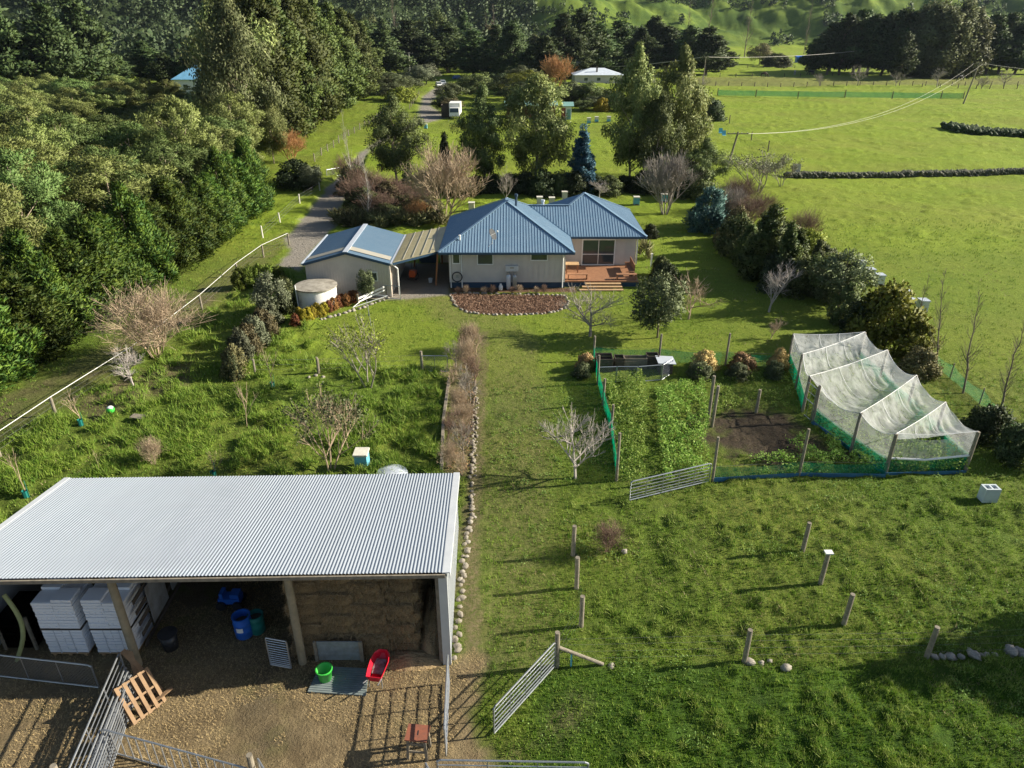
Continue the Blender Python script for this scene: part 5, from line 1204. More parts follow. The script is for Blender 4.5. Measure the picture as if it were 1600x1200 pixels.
# machine / crates in left bay
c_ = Vector((-16.1, 17.6, 0)); mb = MB()
for i in range(4):
    for j in range(2): mb.box(c_+Vector((j*.0, 0, .2+i*.32)), (1.0, 1.3, .26))
cr = thing('wooden_bin', c_, 'dark rough sawn timber bin in the left bay of the barn', 'bin'); part('planks', mb, m_woodd, cr); part('corner_post', MB().box(c_+Vector((.5,-.66,.7)), (.08,.08,1.4)), m_wood, cr); part('corner_post', MB().box(c_+Vector((-.5,-.66,.7)), (.08,.08,1.4)), m_wood, cr)
mb = MB(); pts = [(-15.9+.35*math.sin(i*.28), 16.9-.12*i*.3, 2.4-i*.2) for i in range(13)]; mb.path(pts, .07, 8)
solo('suction_hose', mb, mat('yellow_green_hose', (.33,.36,.16), None, 3, .6), 'thick pale yellow green hose hanging down at the left edge of the barn', 'hose')
for px, py, col, lab, s in ((383, 992, m_blue, 'bright blue plastic drum with a paper label in the barn', 1.0), (404, 986, m_teal, 'dark green plastic drum behind the blue drum', .86)):
    p = G(px, py); d_ = thing('drum', (p.x, p.y, 0), lab, 'drum')
    part('barrel', MB().lathe((p.x, p.y, .01), [(.26*s,0),(.29*s,.05),(.29*s,.28),(.305*s,.31),(.29*s,.34),(.29*s,.58),(.305*s,.61),(.29*s,.64),(.285*s,.86*s)], 24, True, False), col, d_, True)
    part('rim', MB().lathe((p.x, p.y, .01), [(.30*s,.84*s),(.30*s,.88*s),(.26*s,.88*s),(.255*s,.6*s)], 24, False, False), col, d_)
    part('contents', MB().lathe((p.x, p.y, .6), [(.26*s,0),(.01,.01)], 18, False, True), m_woodd, d_)
    if s == 1.0:
        mb = MB()
        for k in range(6):
            a0 = R(-112 + k*7); a1 = R(-112 + (k+1)*7); mb.quad((p.x+.302*math.cos(a0), p.y+.302*math.sin(a0), .38), (p.x+.302*math.cos(a1), p.y+.302*math.sin(a1), .38), (p.x+.302*math.cos(a1), p.y+.302*math.sin(a1), .56), (p.x+.302*math.cos(a0), p.y+.302*math.sin(a0), .56))
        part('label', mb, m_white, d_)
p = G(363, 945); tr = thing('toy_tractor', (p.x, p.y, 0), 'blue ride on toy at the back of the middle bay', 'ride-on toy')
part('body', MB().box((p.x, p.y, .32), (.75,.4,.22)).box((p.x+.2, p.y, .5), (.3,.34,.2)).box((p.x-.25, p.y, .5), (.12,.36,.3)), m_blue, tr)
for a in ((-.28,-.24),(.28,-.24),(-.28,.24),(.28,.24)): part('wheel', MB().tube((p.x+a[0], p.y+a[1]-.05, .17), (p.x+a[0], p.y+a[1]+.05, .17), .17, .17, 12), m_black, tr)
p = G(268, 1012); db = thing('dark_bin', (p.x, p.y, 0), 'black lidded bin on the barn floor beside the partition', 'bin')
part('body', MB().lathe((p.x, p.y, 0), [(.22,.01),(.28,.62)], 20), m_black, db, True); part('lid', MB().lathe((p.x, p.y, .62), [(.30,0),(.30,.05),(.05,.10)], 20), m_black, db)

# ------------------------------------------------------------------ gates and yard things
def gate(p0, p1, h, rails=5, ups=2, label='', z0=.12, mesh=False, vert=False, cat='gate', group=None, r=.027, mt_=None, name='farm_gate', lean=0):
    p0 = Vector((p0[0], p0[1], 0)); p1 = Vector((p1[0], p1[1], 0)); g_ = thing(name, ((p0+p1)/2), label, cat, group); mt_ = mt_ or m_galv
    n = Vector((-(p1-p0).y, (p1-p0).x, 0)).normalized()*lean
    def q(f, z): return p0.lerp(p1, f) + Vector((0, 0, z0+z)) + n*(z/h)
    e = .05
    part('frame', MB().tube(q(0,0), q(0,h-e), r).tube(q(0,h-e), q(e/2,h), r).tube(q(e/2,h), q(1-e/2,h), r).tube(q(1-e/2,h), q(1,h-e), r).tube(q(1,h-e), q(1,0), r).tube(q(0,0), q(1,0), r), mt_, g_)
    mb = MB()
    if mesh:
        L = (p1-p0).length; s = .11; k = -h
        while k < L:
            for sg in (1, -1):
                x0 = k if sg == 1 else k + h; x1 = x0 + sg*h; za, zb_ = 0, h
                if x0 < 0: za = (0-x0)/(x1-x0)*h; x0 = 0
                if x0 > L: za = (L-x0)/(x1-x0)*h; x0 = L
                if x1 < 0: zb_ = za + (0-x0)/((x1-x0))*(zb_-za) ; x1 = 0
                if x1 > L: zb_ = za + (L-x0)/((x1-x0))*(zb_-za); x1 = L
                if abs(x1-x0) > .02 : mb.tube(q(x0/L, za), q(x1/L, zb_), .004, .004, 3, False)
            k += s
        part('wire_mesh', mb, mt_, g_)
    elif vert:
        k = int((p1-p0).length/vert)
        for i in range(1, k): mb.tube(q(i/k, 0), q(i/k, h), r*.7, r*.7, 5, False)
        part('bars', mb, mt_, g_)
    else:
        for i in range(1, rails):
            z = h*(i/rails)**1.15; mb.tube(q(0,z), q(1,z), r*.62, r*.62, 5, False)
        part('rails', mb, mt_, g_)
    for i in range(1, ups+1): part('upright', MB().tube(q(i/(ups+1), 0), q(i/(ups+1), h), r*.6, r*.6, 5, False), mt_, g_)
    return g_
A = G(866, 1045); B = G(772, 1150); gate(A.xy, B.xy, 1.05, 6, 3, 'long galvanised pipe gate swung open from the round corner post')
A = G(686, 1232); B = G(916, 1236); gate(A.xy, B.xy, 1.05, 6, 2, 'galvanised gate cut off by the bottom edge of the photo')
A = G(1107, 755); B = G(983, 785); gate(A.xy, B.xy, .95, 6, 4, 'galvanised gate open at the front left corner of the vegetable garden')
A = G(702, 1068); B = G(697, 1185); gate(A.xy, B.xy, 1.15, 6, 2, 'galvanised gate seen end on beside the barn corner')
for k in range(4):
    A = G(203 + k*4, 1068 + k*6); B = G(126 + k*9, 1262 + k*2); gate(A.xy, B.xy, .82 if k else 1.25, 6, 2, 'galvanised gate in the stack leaning beside the wooden pallet', .08, group='gates stacked beside the pallet')
A = G(172, 1176); B = G(400, 1240); gate(A.xy, B.xy, .95, 3, 0, 'galvanised hurdle with upright bars along the bottom of the yard', .05, vert=.27, cat='hurdle', name='hurdle')
A = G(412, 1225); B = G(450, 1290); gate(A.xy, B.xy, .95, 3, 1, 'galvanised hurdle cut off at the bottom edge beside the timber post', cat='hurdle', vert=.3, name='hurdle')
A = G(668, 1232); B = G(700, 1300); gate(A.xy, B.xy, .95, 3, 1, 'short hurdle corner at the bottom edge left of the wide gate', cat='hurdle', vert=.3, name='hurdle')
A = G(-60, 1050); B = G(155, 1075); gate(A.xy, B.xy, .95, 4, 3, 'mesh covered gate lying across the left barn bay', .03, mesh=True)
A = G(424, 1042); B = G(456, 1048); gate(A.xy, (B.x, B.y), 1.15, 12, 0, 'small closely barred galvanised gate leaning on the middle barn pole')
A = G(660, 583); B = G(700, 583); gate(A.xy, B.xy, 1.0, 4, 1, 'small mesh garden gate in the low fence at the end of the long bed', mesh=True)
A = G(515, 278); B = G(532, 274); gate(G(511,279).xy, G(532,275).xy, 1.0, 4, 1, 'pale mesh gate at the far bend of the drive', mesh=True, r=.04)
def posts_solo(lst, group, r=.085, h=None, mt_=None):
    for px, py, pt, lab in lst:
        p = G(px, py); hh_ = h or GZ(px, pt, p.y); t_ = thing('fence_post', (p.x, p.y, gz(p.x, p.y)-.02), lab, 'post', group)
        lx, ly = rt.uniform(-.03,.03), rt.uniform(-.03,.03)
        mb = MB().tube((p.x, p.y, -.3), (p.x+lx, p.y+ly, hh_), r, r*.93, 12); part('post', mb, mt_ or m_wood, t_)
    return
posts_solo([(870,1042,988,'round gate post carrying the long open pipe gate'),(895,869,822,'leftmost pasture post, farthest of the row of three left of the pasture'),(901,919,870,'middle one of the row of three posts left of the pasture'),(908,979,931,'nearest one of the row of three posts left of the pasture'),
 (1253,864,817,'far weathered post in the middle of the near pasture'),(1317,978,928,'lone weathered post between the white capped post and the shadow'),(1163,1035,985,'weathered post with pale stones at its foot'),(1446,1031,980,'leaning weathered post at the left end of the row of boulders'),
 (1107,653,587,'tall thin post left of the pair in the middle of the vegetable garden'),(1112,668,603,'tall thin post right of the pair in the middle of the vegetable garden'),(1181,646,609,'short thin post standing on the bare garden soil'),
 (403,1235,1180,'thick timber post at the bottom edge between the hurdles'),(112,1262,1195,'pale round post at the bottom left corner of the yard')], None)
p = G(1281, 913); w = thing('fence_post', (p.x, p.y, gz(p.x,p.y)), 'weathered post with a flat white cap in the near pasture', 'post'); hh_ = GZ(1281, 864, p.y)
part('post', MB().tube((p.x,p.y,-.3),(p.x+.03,p.y,hh_),.085,.08,12), m_wood, w); part('cap', MB().box((p.x+.03,p.y,hh_+.03),(.28,.22,.05)), m_white, w)
p = G(875, 1012, 1.0); p = G(870, 1042); b_ = G(942, 1040); st_ = thing('stay_rail', ((p.x+b_.x)/2, b_.y, 0), 'slanting round rail bracing the gate post', 'brace'); part('rail', MB().tube((p.x+.05, p.y, .85), (b_.x, b_.y, .06), .06, .06, 10), m_wood, st_)
part('strap', MB().tube((p.x+.45, p.y-.0, .62), (p.x+.45, p.y, .02), .03, .03, 6), m_bluebox, st_)
# wires of the near fences
def wires(name, pts, zs, label, r=.004):
    mb = MB()
    for z in zs:
        for a, b in zip(pts[:-1], pts[1:]): mb.tube((a.x, a.y, z), (b.x, b.y, z), r, r, 3, False)
    return solo(name, mb, m_wire, label, 'wire fence')
wires('fence_wire', [G(895,869), G(901,919), G(908,979), G(870,1042)], (.35,.65,.95,1.2), 'thin wires strung along the row of three posts to the gate post', .0025)
wires('fence_wire', [G(870,1042), G(1163,1035), G(1446,1031), G(1700,1022)], (.35,.65,.95,1.2), 'thin wires strung from the gate post across the front of the pasture', .0025)
# pallet, boards, stool, bucket, mat, wheelbarrow
m_pal = mat('pallet_timber', (.26,.165,.09), (.18,.115,.065), 4, .8, 0, .3, 25)
p0 = G(215, 1112); pl = bpy.data.objects.new('wooden_pallet', None); pl.location = (p0.x-.15, p0.y+.15, .15); link(pl); props(pl, 'tan wooden pallet propped at a slant against the stacked gates', 'pallet')
def lpart(name, mb, mt_, root): 
    me = mb.mesh(name); me.materials.append(mt_); o = bpy.data.objects.new(name, me); o.parent = root; link(o); return o
for i in range(5): lpart('deck_board', MB().box((0, -.5+i*.25, .06), (1.2, .11, .02)), m_pal, pl)
for i in range(3): lpart('bottom_board', MB().box((0, -.5+i*.5, -.06), (1.2, .1, .02)), m_pal, pl)
for x in (-.55, 0, .55): lpart('bearer', MB().box((x, 0, 0), (.06, 1.12, .10)), m_pal, pl)
pl.rotation_euler = (R(-14), R(52), R(-38)); pl.location = (p0.x+.12, p0.y+.15, .50)
a = G(272, 1083); b = G(222, 1114)
props(solo('loose_board', MB().beam((a.x, a.y, .25), (b.x, b.y, .06), .12, .04), m_pal, 'single tan board lying behind the pallet', 'board'))
for i in range(4):
    a = G(252 - i*9, 1080 + i*3); tpx = Vector((G(203,1062).x + i*.07, G(203,1062).y + .1, 1.15 - i*.02))
    solo('leaning_board', MB().beam((a.x, a.y, .03), tpx, .16, .03), m_pal, 'tan board in the bundle leaning on the gates above the pallet', 'board', 'boards leaning on the gates')
p = G(165, 1168); bk = thing('black_bucket', (p.x, p.y, 0), 'grey black bucket with a wire handle at the foot of the stacked gates', 'bucket')
part('pail', MB().lathe((p.x,p.y,.01), [(.17,0),(.22,.36)], 20, True, False), m_black, bk, True); part('handle', MB().path([(p.x+.22*math.cos(a), p.y-.05, .36+.16*math.sin(a)) for a in [k*.4 for k in range(9)]], .008, 5), m_galv, bk)
p = G(509, 1062); bk = thing('green_bucket', (p.x, p.y, .03), 'bright green plastic tub standing on the grey mat', 'tub')
part('pail', MB().lathe((p.x,p.y,.05), [(.19,0),(.235,.40),(.255,.40),(.255,.43),(.235,.43),(.20,.05),(.01,.04)], 28, True, True), m_greenp, bk, True)
part('rim', MB().lathe((p.x,p.y,.45), [(.26,0),(.265,.04),(.235,.045)], 28, False, False), m_greenp, bk)
A, B, C_, D_ = G(481,1082), G(572,1088), G(577,1046), G(500,1042)
mt0 = mat('grey_green_mat', (.20,.235,.235), (.14,.175,.175), 3, .6)
mm = thing('ribbed_mat', ((A.x+C_.x)/2, (A.y+C_.y)/2, 0), 'flat ribbed grey sheet lying on the ground under the green tub', 'sheet')
mb = MB().hexa([A+Vector((0,0,.0)), B, C_, D_], [q+Vector((0,0,.045)) for q in (A, B, C_, D_)])
part('sheet', mb, mt0, mm); mb = MB()
for i in range(1, 12): f = i/12; mb.beam(A.lerp(D_, f)+Vector((0,0,.05)), B.lerp(C_, f)+Vector((0,0,.05)), .03, .02)
part('ribs', mb, mt0, mm)
p = G(592, 1062); wb = thing('wheelbarrow', (p.x, p.y, 0), 'red wheelbarrow with grey handles parked at the edge of the barn', 'wheelbarrow')
def L(x, y, z): 
    c, s = math.cos(R(-8)), math.sin(R(-8)); x, y, z = x*.8, y*.86, z*.88; return Vector((p.x + x*c - y*s, p.y + x*s + y*c, z))
mb = MB(); prof = [(-.45,.17,.42,.30,.62),(-.15,.22,.38,.34,.66),(.25,.24,.36,.36,.68),(.55,.17,.44,.30,.72),(.70,.06,.60,.16,.74)]
k = 0; rings = []
for (y, wb_, zb_, wt, zt) in prof:
    rings.append([L(-wt,y,zt), L(-wb_,y,zb_), L(wb_,y,zb_), L(wt,y,zt)])
for a, b in zip(rings[:-1], rings[1:]):
    for i in range(3): mb.quad(a[i], b[i], b[i+1], a[i+1])
mb.quad(*rings[0]); mb.quad(*rings[-1][::-1])
part('tray', mb, m_red, wb)
rim = MB().path([r_[0] for r_ in rings] + [rings[-1][3]] + [r_[3] for r_ in rings[::-1]] + [rings[0][0]], .016, 5); part('rim', rim, m_red, wb)
part('contents', MB().poly([L(-.20,.50,.50), L(-.25,.1,.46), L(-.20,-.15,.46), L(.20,-.15,.46), L(.25,.1,.46), L(.20,.50,.50)]), mat('muddy_water', (.12,.04,.035), (.35,.33,.34), 6, .3), wb)
for s in (-1, 1):
    part('handle', MB().tube(L(s*.12,.75,.22), L(s*.24,-.35,.42), .017).tube(L(s*.24,-.35,.42), L(s*.29,-.78,.66), .019), m_galv, wb)
    part('leg', MB().tube(L(s*.24,-.30,.40), L(s*.26,-.36,.02), .017), m_galv, wb)
part('wheel', MB().tube(L(-.05,.80,.20), L(.05,.80,.20), .20, .20, 18), m_black, wb)
p = G(655, 1176); sl2 = thing('stool_table', (p.x, p.y, 0), 'small rustic stand with a rusty square top and grey timber legs', 'stand')
m_rust = mat('rusty_top', (.27,.085,.045), (.17,.07,.045), 6, .7)
def L2(x, y, z):
    c, s = math.cos(R(-6)), math.sin(R(-6)); return Vector((p.x + x*c - y*s, p.y + x*s + y*c, z))
part('top', MB().hexa([L2(-.31,-.26,.80), L2(.31,-.26,.80), L2(.31,.26,.80), L2(-.31,.26,.80)], [L2(-.31,-.26,.84), L2(.31,-.26,.84), L2(.31,.26,.84), L2(-.31,.26,.84)]), m_rust, sl2)
for sx in (-1, 1):
    for sy in (-1, 1): part('leg', MB().beam(L2(sx*.27, sy*.22, 0), L2(sx*.23, sy*.19, .8), .07, .07), m_wood, sl2)
part('stretcher', MB().beam(L2(-.25,-.2,.3), L2(.25,-.2,.3), .03, .07).beam(L2(-.25,.2,.3), L2(.25,.2,.3), .03, .07).beam(L2(-.25,-.2,.62), L2(.25,-.2,.62), .03, .09), m_wood, sl2)
part('slot', MB().box(L2(.02,0,.843), (.03,.14,.006)), m_black, sl2)

# ------------------------------------------------------------------ vegetable garden
m_gnet = netmat('green_shade_cloth', (.0,.26,.13), .80, .12, 3)
m_gnet2 = netmat('thin_green_cloth', (.0,.22,.12), .50, .2, 2)
m_wnet = netmat('white_bird_net', (.80,.82,.82), .41, .62, 1.5)
m_wnets = netmat('white_bird_net_side', (.82,.84,.84), .28, .3, 1.5)
m_rope = mat('white_cord', (.85,.85,.85), None, 3, .6)
m_bboard = mat('blue_base_sheet', (.045,.16,.30), (.03,.10,.19), 2, .5)
def curtain(pts, h, root, name, mt_, z0=.02, sag=0, nu=30, bulge=0, hs=None, seed=1, flap=.03):
    V_ = []; F_ = []; rng = np.random.RandomState(seed); k = 0
    for s in range(len(pts)-1):
        a = Vector(pts[s][:2]).to_3d(); b = Vector(pts[s+1][:2]).to_3d(); n = Vector((-(b-a).y, (b-a).x, 0)).normalized()
        ha_ = hs[s] if hs else h; hb_ = hs[s+1] if hs else h
        for i in range(nu+1):
            f = i/nu; q = a.lerp(b, f); tz = ha_ + (hb_-ha_)*f - sag*4*f*(1-f)
            for j in range(5):
                g = j/4; off = bulge*math.sin(math.pi*g)*4*f*(1-f) + flap*(rng.rand()-.5)
                V_.append((q.x + n.x*off, q.y + n.y*off, z0 + (tz-z0)*g))
        for i in range(nu):
            for j in range(4): c0_ = k + i*5 + j; F_.append((c0_, c0_+5, c0_+6, c0_+1))
        k += (nu+1)*5
    o = rootloc(root); me = npmesh(name, np.array(V_) - np.array(o), np.array(F_)); me.polygons.foreach_set('use_smooth', np.ones(len(F_), bool))
    return part(name, me, mt_, root)
def netfence(bases, tops, label, h, mt_, r=.07, board=False, base2=None, sag=.12):
    c = bases[len(bases)//2]; f_ = thing('mesh_fence', (c[0], c[1], 0), label, 'fence')
    for b, ph in zip(bases, tops):
        if ph: part('post', MB().tube((b[0], b[1], -.2), (b[0]+rt.uniform(-.04,.04), b[1]+rt.uniform(-.03,.03), ph), r, r*.9, 10), m_wood, f_)
    curtain(bases, h, f_, 'shade_cloth', mt_, sag=sag)
    if board:
        mb = MB()
        for a, b in zip(bases[:-1], bases[1:]): mb.beam((a[0], a[1]-.04, .10), (b[0], b[1]-.04, .10), .03, .22)
        part('base_board', mb, m_bboard, f_)
    mb = MB()
    for a, b in zip(bases[:-1], bases[1:]): mb.tube((a[0], a[1], h), (b[0], b[1], h), .006, .006, 4, False)
    part('top_wire', mb, m_wire, f_)
    return f_
def ph(px, pb, pt): p = G(px, pb); return GZ(px, pt, p.y)
lf = [(927,563,525),(934,600,555),(942,634,592),(954,677,632),(963,752,676)]
netfence([G(a,b).xy for a,b,c in lf], [ph(a,b,c) for a,b,c in lf], 'bright green mesh fence along the left side of the vegetable garden', .98, m_gnet)
bf = [(927,563,0),(1029,566,522),(1133,571,521),(1236,576,0)]
netfence([G(a,b).xy for a,b,c in bf], [ph(a,b,c) if c else 0 for a,b,c in bf], 'thin green mesh fence along the back of the vegetable garden', .9, m_gnet2)
ff = [(1113,752,683),(1248,744,670),(1382,746,0)]
netfence([G(a,b).xy for a,b,c in ff], [ph(a,b,c) if c else 0 for a,b,c in ff], 'dark green mesh fence with a blue base sheet along the front of the vegetable garden', .78, m_gnet2, board=True)
# netting cage
LP_ = [(16.5,38.5),(16.0,35.65),(15.35,32.9),(15.5,31.85),(16.25,29.0),(17.0,27.1)]
RP_ = [(20.8,38.8),(20.9,36.2),(20.9,33.0),(20.8,30.07),(20.75,27.3)]
HT = 2.18
cage = thing('netting_cage', (18.5, 33, 0), 'tall cage of sagging white bird netting with green mesh round its foot', 'bird netting cage')
for (x, y) in LP_ + RP_: part('post', MB().tube((x, y, -.2), (x + rt.uniform(-.03,.03), y, HT-.02), .085, .08, 10), m_wood, cage)
_vg = np.random.RandomState(2).rand(64, 64)
def _vn(x, y):
    i, j = int(math.floor(x)), int(math.floor(y)); u, v = x-i, y-j; u = u*u*(3-2*u); v = v*v*(3-2*v); g = lambda a, b: _vg[a % 64, b % 64]
    return (g(i,j)*(1-u)+g(i+1,j)*u)*(1-v) + (g(i,j+1)*(1-u)+g(i+1,j+1)*u)*v
def patch(a0, a1, b0, b1, sag, mbv, nu=44, nv=30, along=.10):
    V_, F_ = mbv; k = len(V_)
    for j in range(nv+1):
        g = j/nv
        for i in range(nu+1):
            f = i/nu; A_ = a0.lerp(a1, f); B_ = b0.lerp(b1, f); q = A_.lerp(B_, g)
            q.z -= sag*4*g*(1-g)*(.55 + .45*4*f*(1-f)) ; q.z -= along*4*f*(1-f); q.z += .05*(_vn(q.x*2.3, q.y*2.3)-.5) + .11*math.sin(math.pi*g)*(_vn((f*1.0+g*.12)*26, g*2.2)-.5)
            V_.append(tuple(q))
    for j in range(nv):
        for i in range(nu): c0_ = k + j*(nu+1) + i; F_.append((c0_, c0_+1, c0_+nu+2, c0_+nu+1))
def T(p, z=HT): return Vector((p[0], p[1], z))
mv = ([], [])
seq = [(LP_[0], RP_[0]), (LP_[1], RP_[0]), (LP_[2], RP_[1]), (LP_[4], RP_[2]), (LP_[5], RP_[3]), (LP_[5], RP_[4])]
for (a, b), (c, d), sg in zip(seq[:-1], seq[1:], (.34, .62, .78, .62, .45)): patch(T(a), T(b), T(c), T(d), sg, mv)
me = npmesh('top_net', np.array(mv[0]) - np.array([18.5, 33, 0]), np.array(mv[1])); me.polygons.foreach_set('use_smooth', np.ones(len(mv[1]), bool)); part('top_net', me, m_wnet, cage)
for (a, b) in seq:
    pts = []
    for i in range(13): f = i/12; q = T(a, HT+.01).lerp(T(b, HT+.01), f); q.z -= .10*4*f*(1-f); pts.append(q)
    part('cord', MB().path(pts, .013, 5), m_rope, cage)
def ropepath(P_, sags, r=.013, z=HT):
    mb = MB()
    for (a, b), s in zip(zip(P_[:-1], P_[1:]), sags):
        pts = [T(a, z).lerp(T(b, z), i/10) - Vector((0, 0, s*4*(i/10)*(1-i/10))) for i in range(11)]; mb.path(pts, r, 5)
    return mb
part('edge_cord', ropepath(RP_, [.42]*4), m_rope, cage); part('edge_cord', ropepath([LP_[0], LP_[1], LP_[2], LP_[3], LP_[4], LP_[5]], [.3,.3,.08,.42,.35]), m_rope, cage)
for fs_ in (.36, .64):
    pts = []
    for (a, b), (c, d), sg in zip(seq[:-1], seq[1:], (.34, .62, .78, .62, .45)):
        for i in range(12):
            g = i/12; q = T(a).lerp(T(b), fs_).lerp(T(c).lerp(T(d), fs_), g); q.z += .03 - sg*4*g*(1-g)*(.55 + .45*4*fs_*(1-fs_)) - .10*4*fs_*(1-fs_); pts.append(q)
    part('seam_cord', MB().path(pts, .010, 5), m_rope, cage)
curtain([RP_[0], RP_[1], RP_[2], RP_[3], RP_[4]], HT, cage, 'side_net', m_wnets, z0=.7, sag=.40, bulge=-.18, seed=2)
curtain([LP_[0], LP_[1], LP_[2]], HT, cage, 'side_net', m_wnets, z0=.85, sag=.28, bulge=-.1, seed=3)
curtain([LP_[3], LP_[4], LP_[5]], HT, cage, 'side_net', m_wnets, z0=.75, sag=.38, bulge=-.1, seed=4)
curtain([LP_[5], RP_[4]], HT, cage, 'front_net', m_wnets, z0=.85, sag=.40, nu=24, bulge=-.15, seed=5)
curtain([LP_[0], RP_[0]], HT, cage, 'back_net', m_wnets, z0=.6, sag=.35, nu=20, seed=6)
curtain([LP_[0], LP_[1], LP_[2]], .98, cage, 'shade_cloth', m_gnet, sag=.05, seed=7)
curtain([LP_[3], LP_[4], LP_[5]], .90, cage, 'shade_cloth', m_gnet2, sag=.06, seed=8)
curtain([LP_[5], RP_[4]], .88, cage, 'shade_cloth', m_gnet2, sag=.02, seed=9)
curtain(RP_, .95, cage, 'shade_cloth', m_gnet2, sag=.06, seed=10)
curtain([LP_[0], RP_[0]], .95, cage, 'shade_cloth', m_gnet2, sag=.06, seed=11)
part('net_hem', MB().path([T(LP_[5], .9), T((18.6, 27.05), .84), T(RP_[4], .92)], .05, 6), m_rope, cage)
part('base_board', MB().beam((15.4,31.75,.11),(16.95,27.0,.11), .03, .22).beam((16.9,26.98,.1),(20.7,27.15,.1), .03, .2), m_bboard, cage)
part('wire_door', MB().tube((15.28,32.75,.1),(15.28,32.75,1.9),.02).tube((15.42,31.98,.1),(15.42,31.98,1.9),.02).tube((15.28,32.75,1.9),(15.42,31.98,1.9),.02).tube((15.28,32.75,1.0),(15.42,31.98,1.0),.02).tube((15.28,32.75,.1),(15.42,31.98,.1),.02).tube((15.28,32.75,1.45),(15.42,31.98,1.45),.012).tube((15.35,32.4,.1),(15.35,32.4,1.9),.012), m_galv, cage)
for a in ((16.25,29.0,HT),): part('prop', MB().tube((16.28,28.95,0),(16.28,28.95,HT),.025).tube((16.28,28.95,HT-.05),(17.1,29.2,.6),.015), m_wire, cage)
rn = [G(1448,560).xy, G(1484,592).xy, G(1530,632).xy, G(1590,690).xy, G(1660,760).xy]
nf = thing('mesh_fence', (rn[2][0], rn[2][1], 0), 'faded thin green mesh fence beyond the tall leafless saplings', 'fence')
for q in rn: part('post', MB().tube((q[0],q[1],-.2),(q[0],q[1],1.0),.04,.035,8), m_wood, nf)
curtain(rn, .85, nf, 'shade_cloth', netmat('faded_green_mesh', (.05,.24,.13), .34, .3, 1.5), z0=.0, sag=.2, seed=12)
# pen
pen = [(935,598),(962,597),(994,597),(1032,594),(1049,584)]
pts = [G(a, b).xy for a, b in pen]
for i, (a, b) in enumerate(zip(pts[:-1], pts[1:])):
    gate((a.x+.02*i, a.y), (b.x, b.y), .95, 4, 0, ['wire mesh pen panel at the left end of the small pen','second wire mesh panel of the small pen','wire mesh pen panel just left of the pen corner','short wire mesh panel turning back under the tin sheet'][i], .03, mesh=True, cat='pen panel', name='pen_panel')
def crate(px0, px1, pyb, h, d, label, mt_=m_woodd, lid=None, n=4, dy=0):
    a = G(px0, pyb); b = G(px1, pyb); c = Vector(((a.x+b.x)/2, a.y+dy+d/2, 0)); w = b.x-a.x; g = gz(c.x, c.y)
    s = thing('wooden_box', c, label, 'box'); mb = MB(); hh_ = h/n
    for k in range(n):
        z = g + hh_*(k+.5)
        mb.box((c.x, c.y-d/2, z), (w, .03, hh_-.02)).box((c.x, c.y+d/2, z), (w, .03, hh_-.02)).box((c.x-w/2, c.y, z), (.03, d-.04, hh_-.02)).box((c.x+w/2, c.y, z), (.03, d-.04, hh_-.02))
    part('sides', mb, mt_, s)
    mb = MB()
    for sx in (-1,1):
        for sy in (-1,1): mb.box((c.x+sx*(w/2-.03), c.y+sy*(d/2-.03), g+h/2), (.05,.05,h+.02))
    part('corner_posts', mb, mt_, s)
    if lid: part('lid', MB().box((c.x, c.y, g+h+.03), (w+.3, d+.3, .03), 0, 0, R(3)), lid, s)
    else: part('filling', MB().box((c.x, c.y, g+h*.55), (w-.08, d-.08, .05)), m_woodd, s)
    return s
crate(931, 957, 582, .85, .9, 'dark slatted box in the back left corner of the vegetable garden')
crate(960, 974, 580, .8, .6, 'small dark box between the slatted box and the brown panel')
crate(975, 1010, 578, .75, .5, 'long low brown board box at the back of the pen', m_wood)
crate(1010, 1028, 577, .85, .6, 'dark box left of the one with the tin lid')
crate(1030, 1050, 586, .72, .8, 'box covered by a pale tin sheet at the corner of the pen', m_woodd, m_tin)
for px, py, pt in [(1053,598,578),(1090,592,575),(1125,594,576),(1142,600,582),(1150,604,584),(1080,712,690),(1056,692,680),(995,720,701),(1102,600,580)]:
    p = G(px, py); solo('garden_stake', MB().tube((0,0,-.1), (.02,.01,max(.4, GZ(px, pt, p.y))), .02, .018, 6), m_tin, 'thin pale stake standing among the weeds of the vegetable garden', 'stake', 'pale stakes in the garden', loc=(p.x, p.y, gz(p.x, p.y)))
# blocks by the front fence
p = G(1541, 783); cb = thing('concrete_block', (p.x, p.y, gz(p.x, p.y)), 'upright pale grey concrete block on the grass in front of the cage', 'concrete block')
def blk(o, w=.64, d=.42, h=.68):
    mb = MB(); z = o.z
    mb.box(o+Vector((0,-d/2+.04,h/2)), (w,.08,h), 0).box(o+Vector((0,d/2-.04,h/2)), (w,.08,h))
    for x in (-w/2+.04, 0, w/2-.04): mb.box(o+Vector((x,0,h/2-.002)), (.08-.002, d-.16, h-.004))
    return mb
part('shell', blk(Vector((p.x, p.y, gz(p.x,p.y)))), mat('pale_blue_grey', (.50,.56,.60), (.42,.47,.50), 3, .8), cb); part('core', MB().box((p.x, p.y, .2), (.56,.3,.3)), m_black, cb)
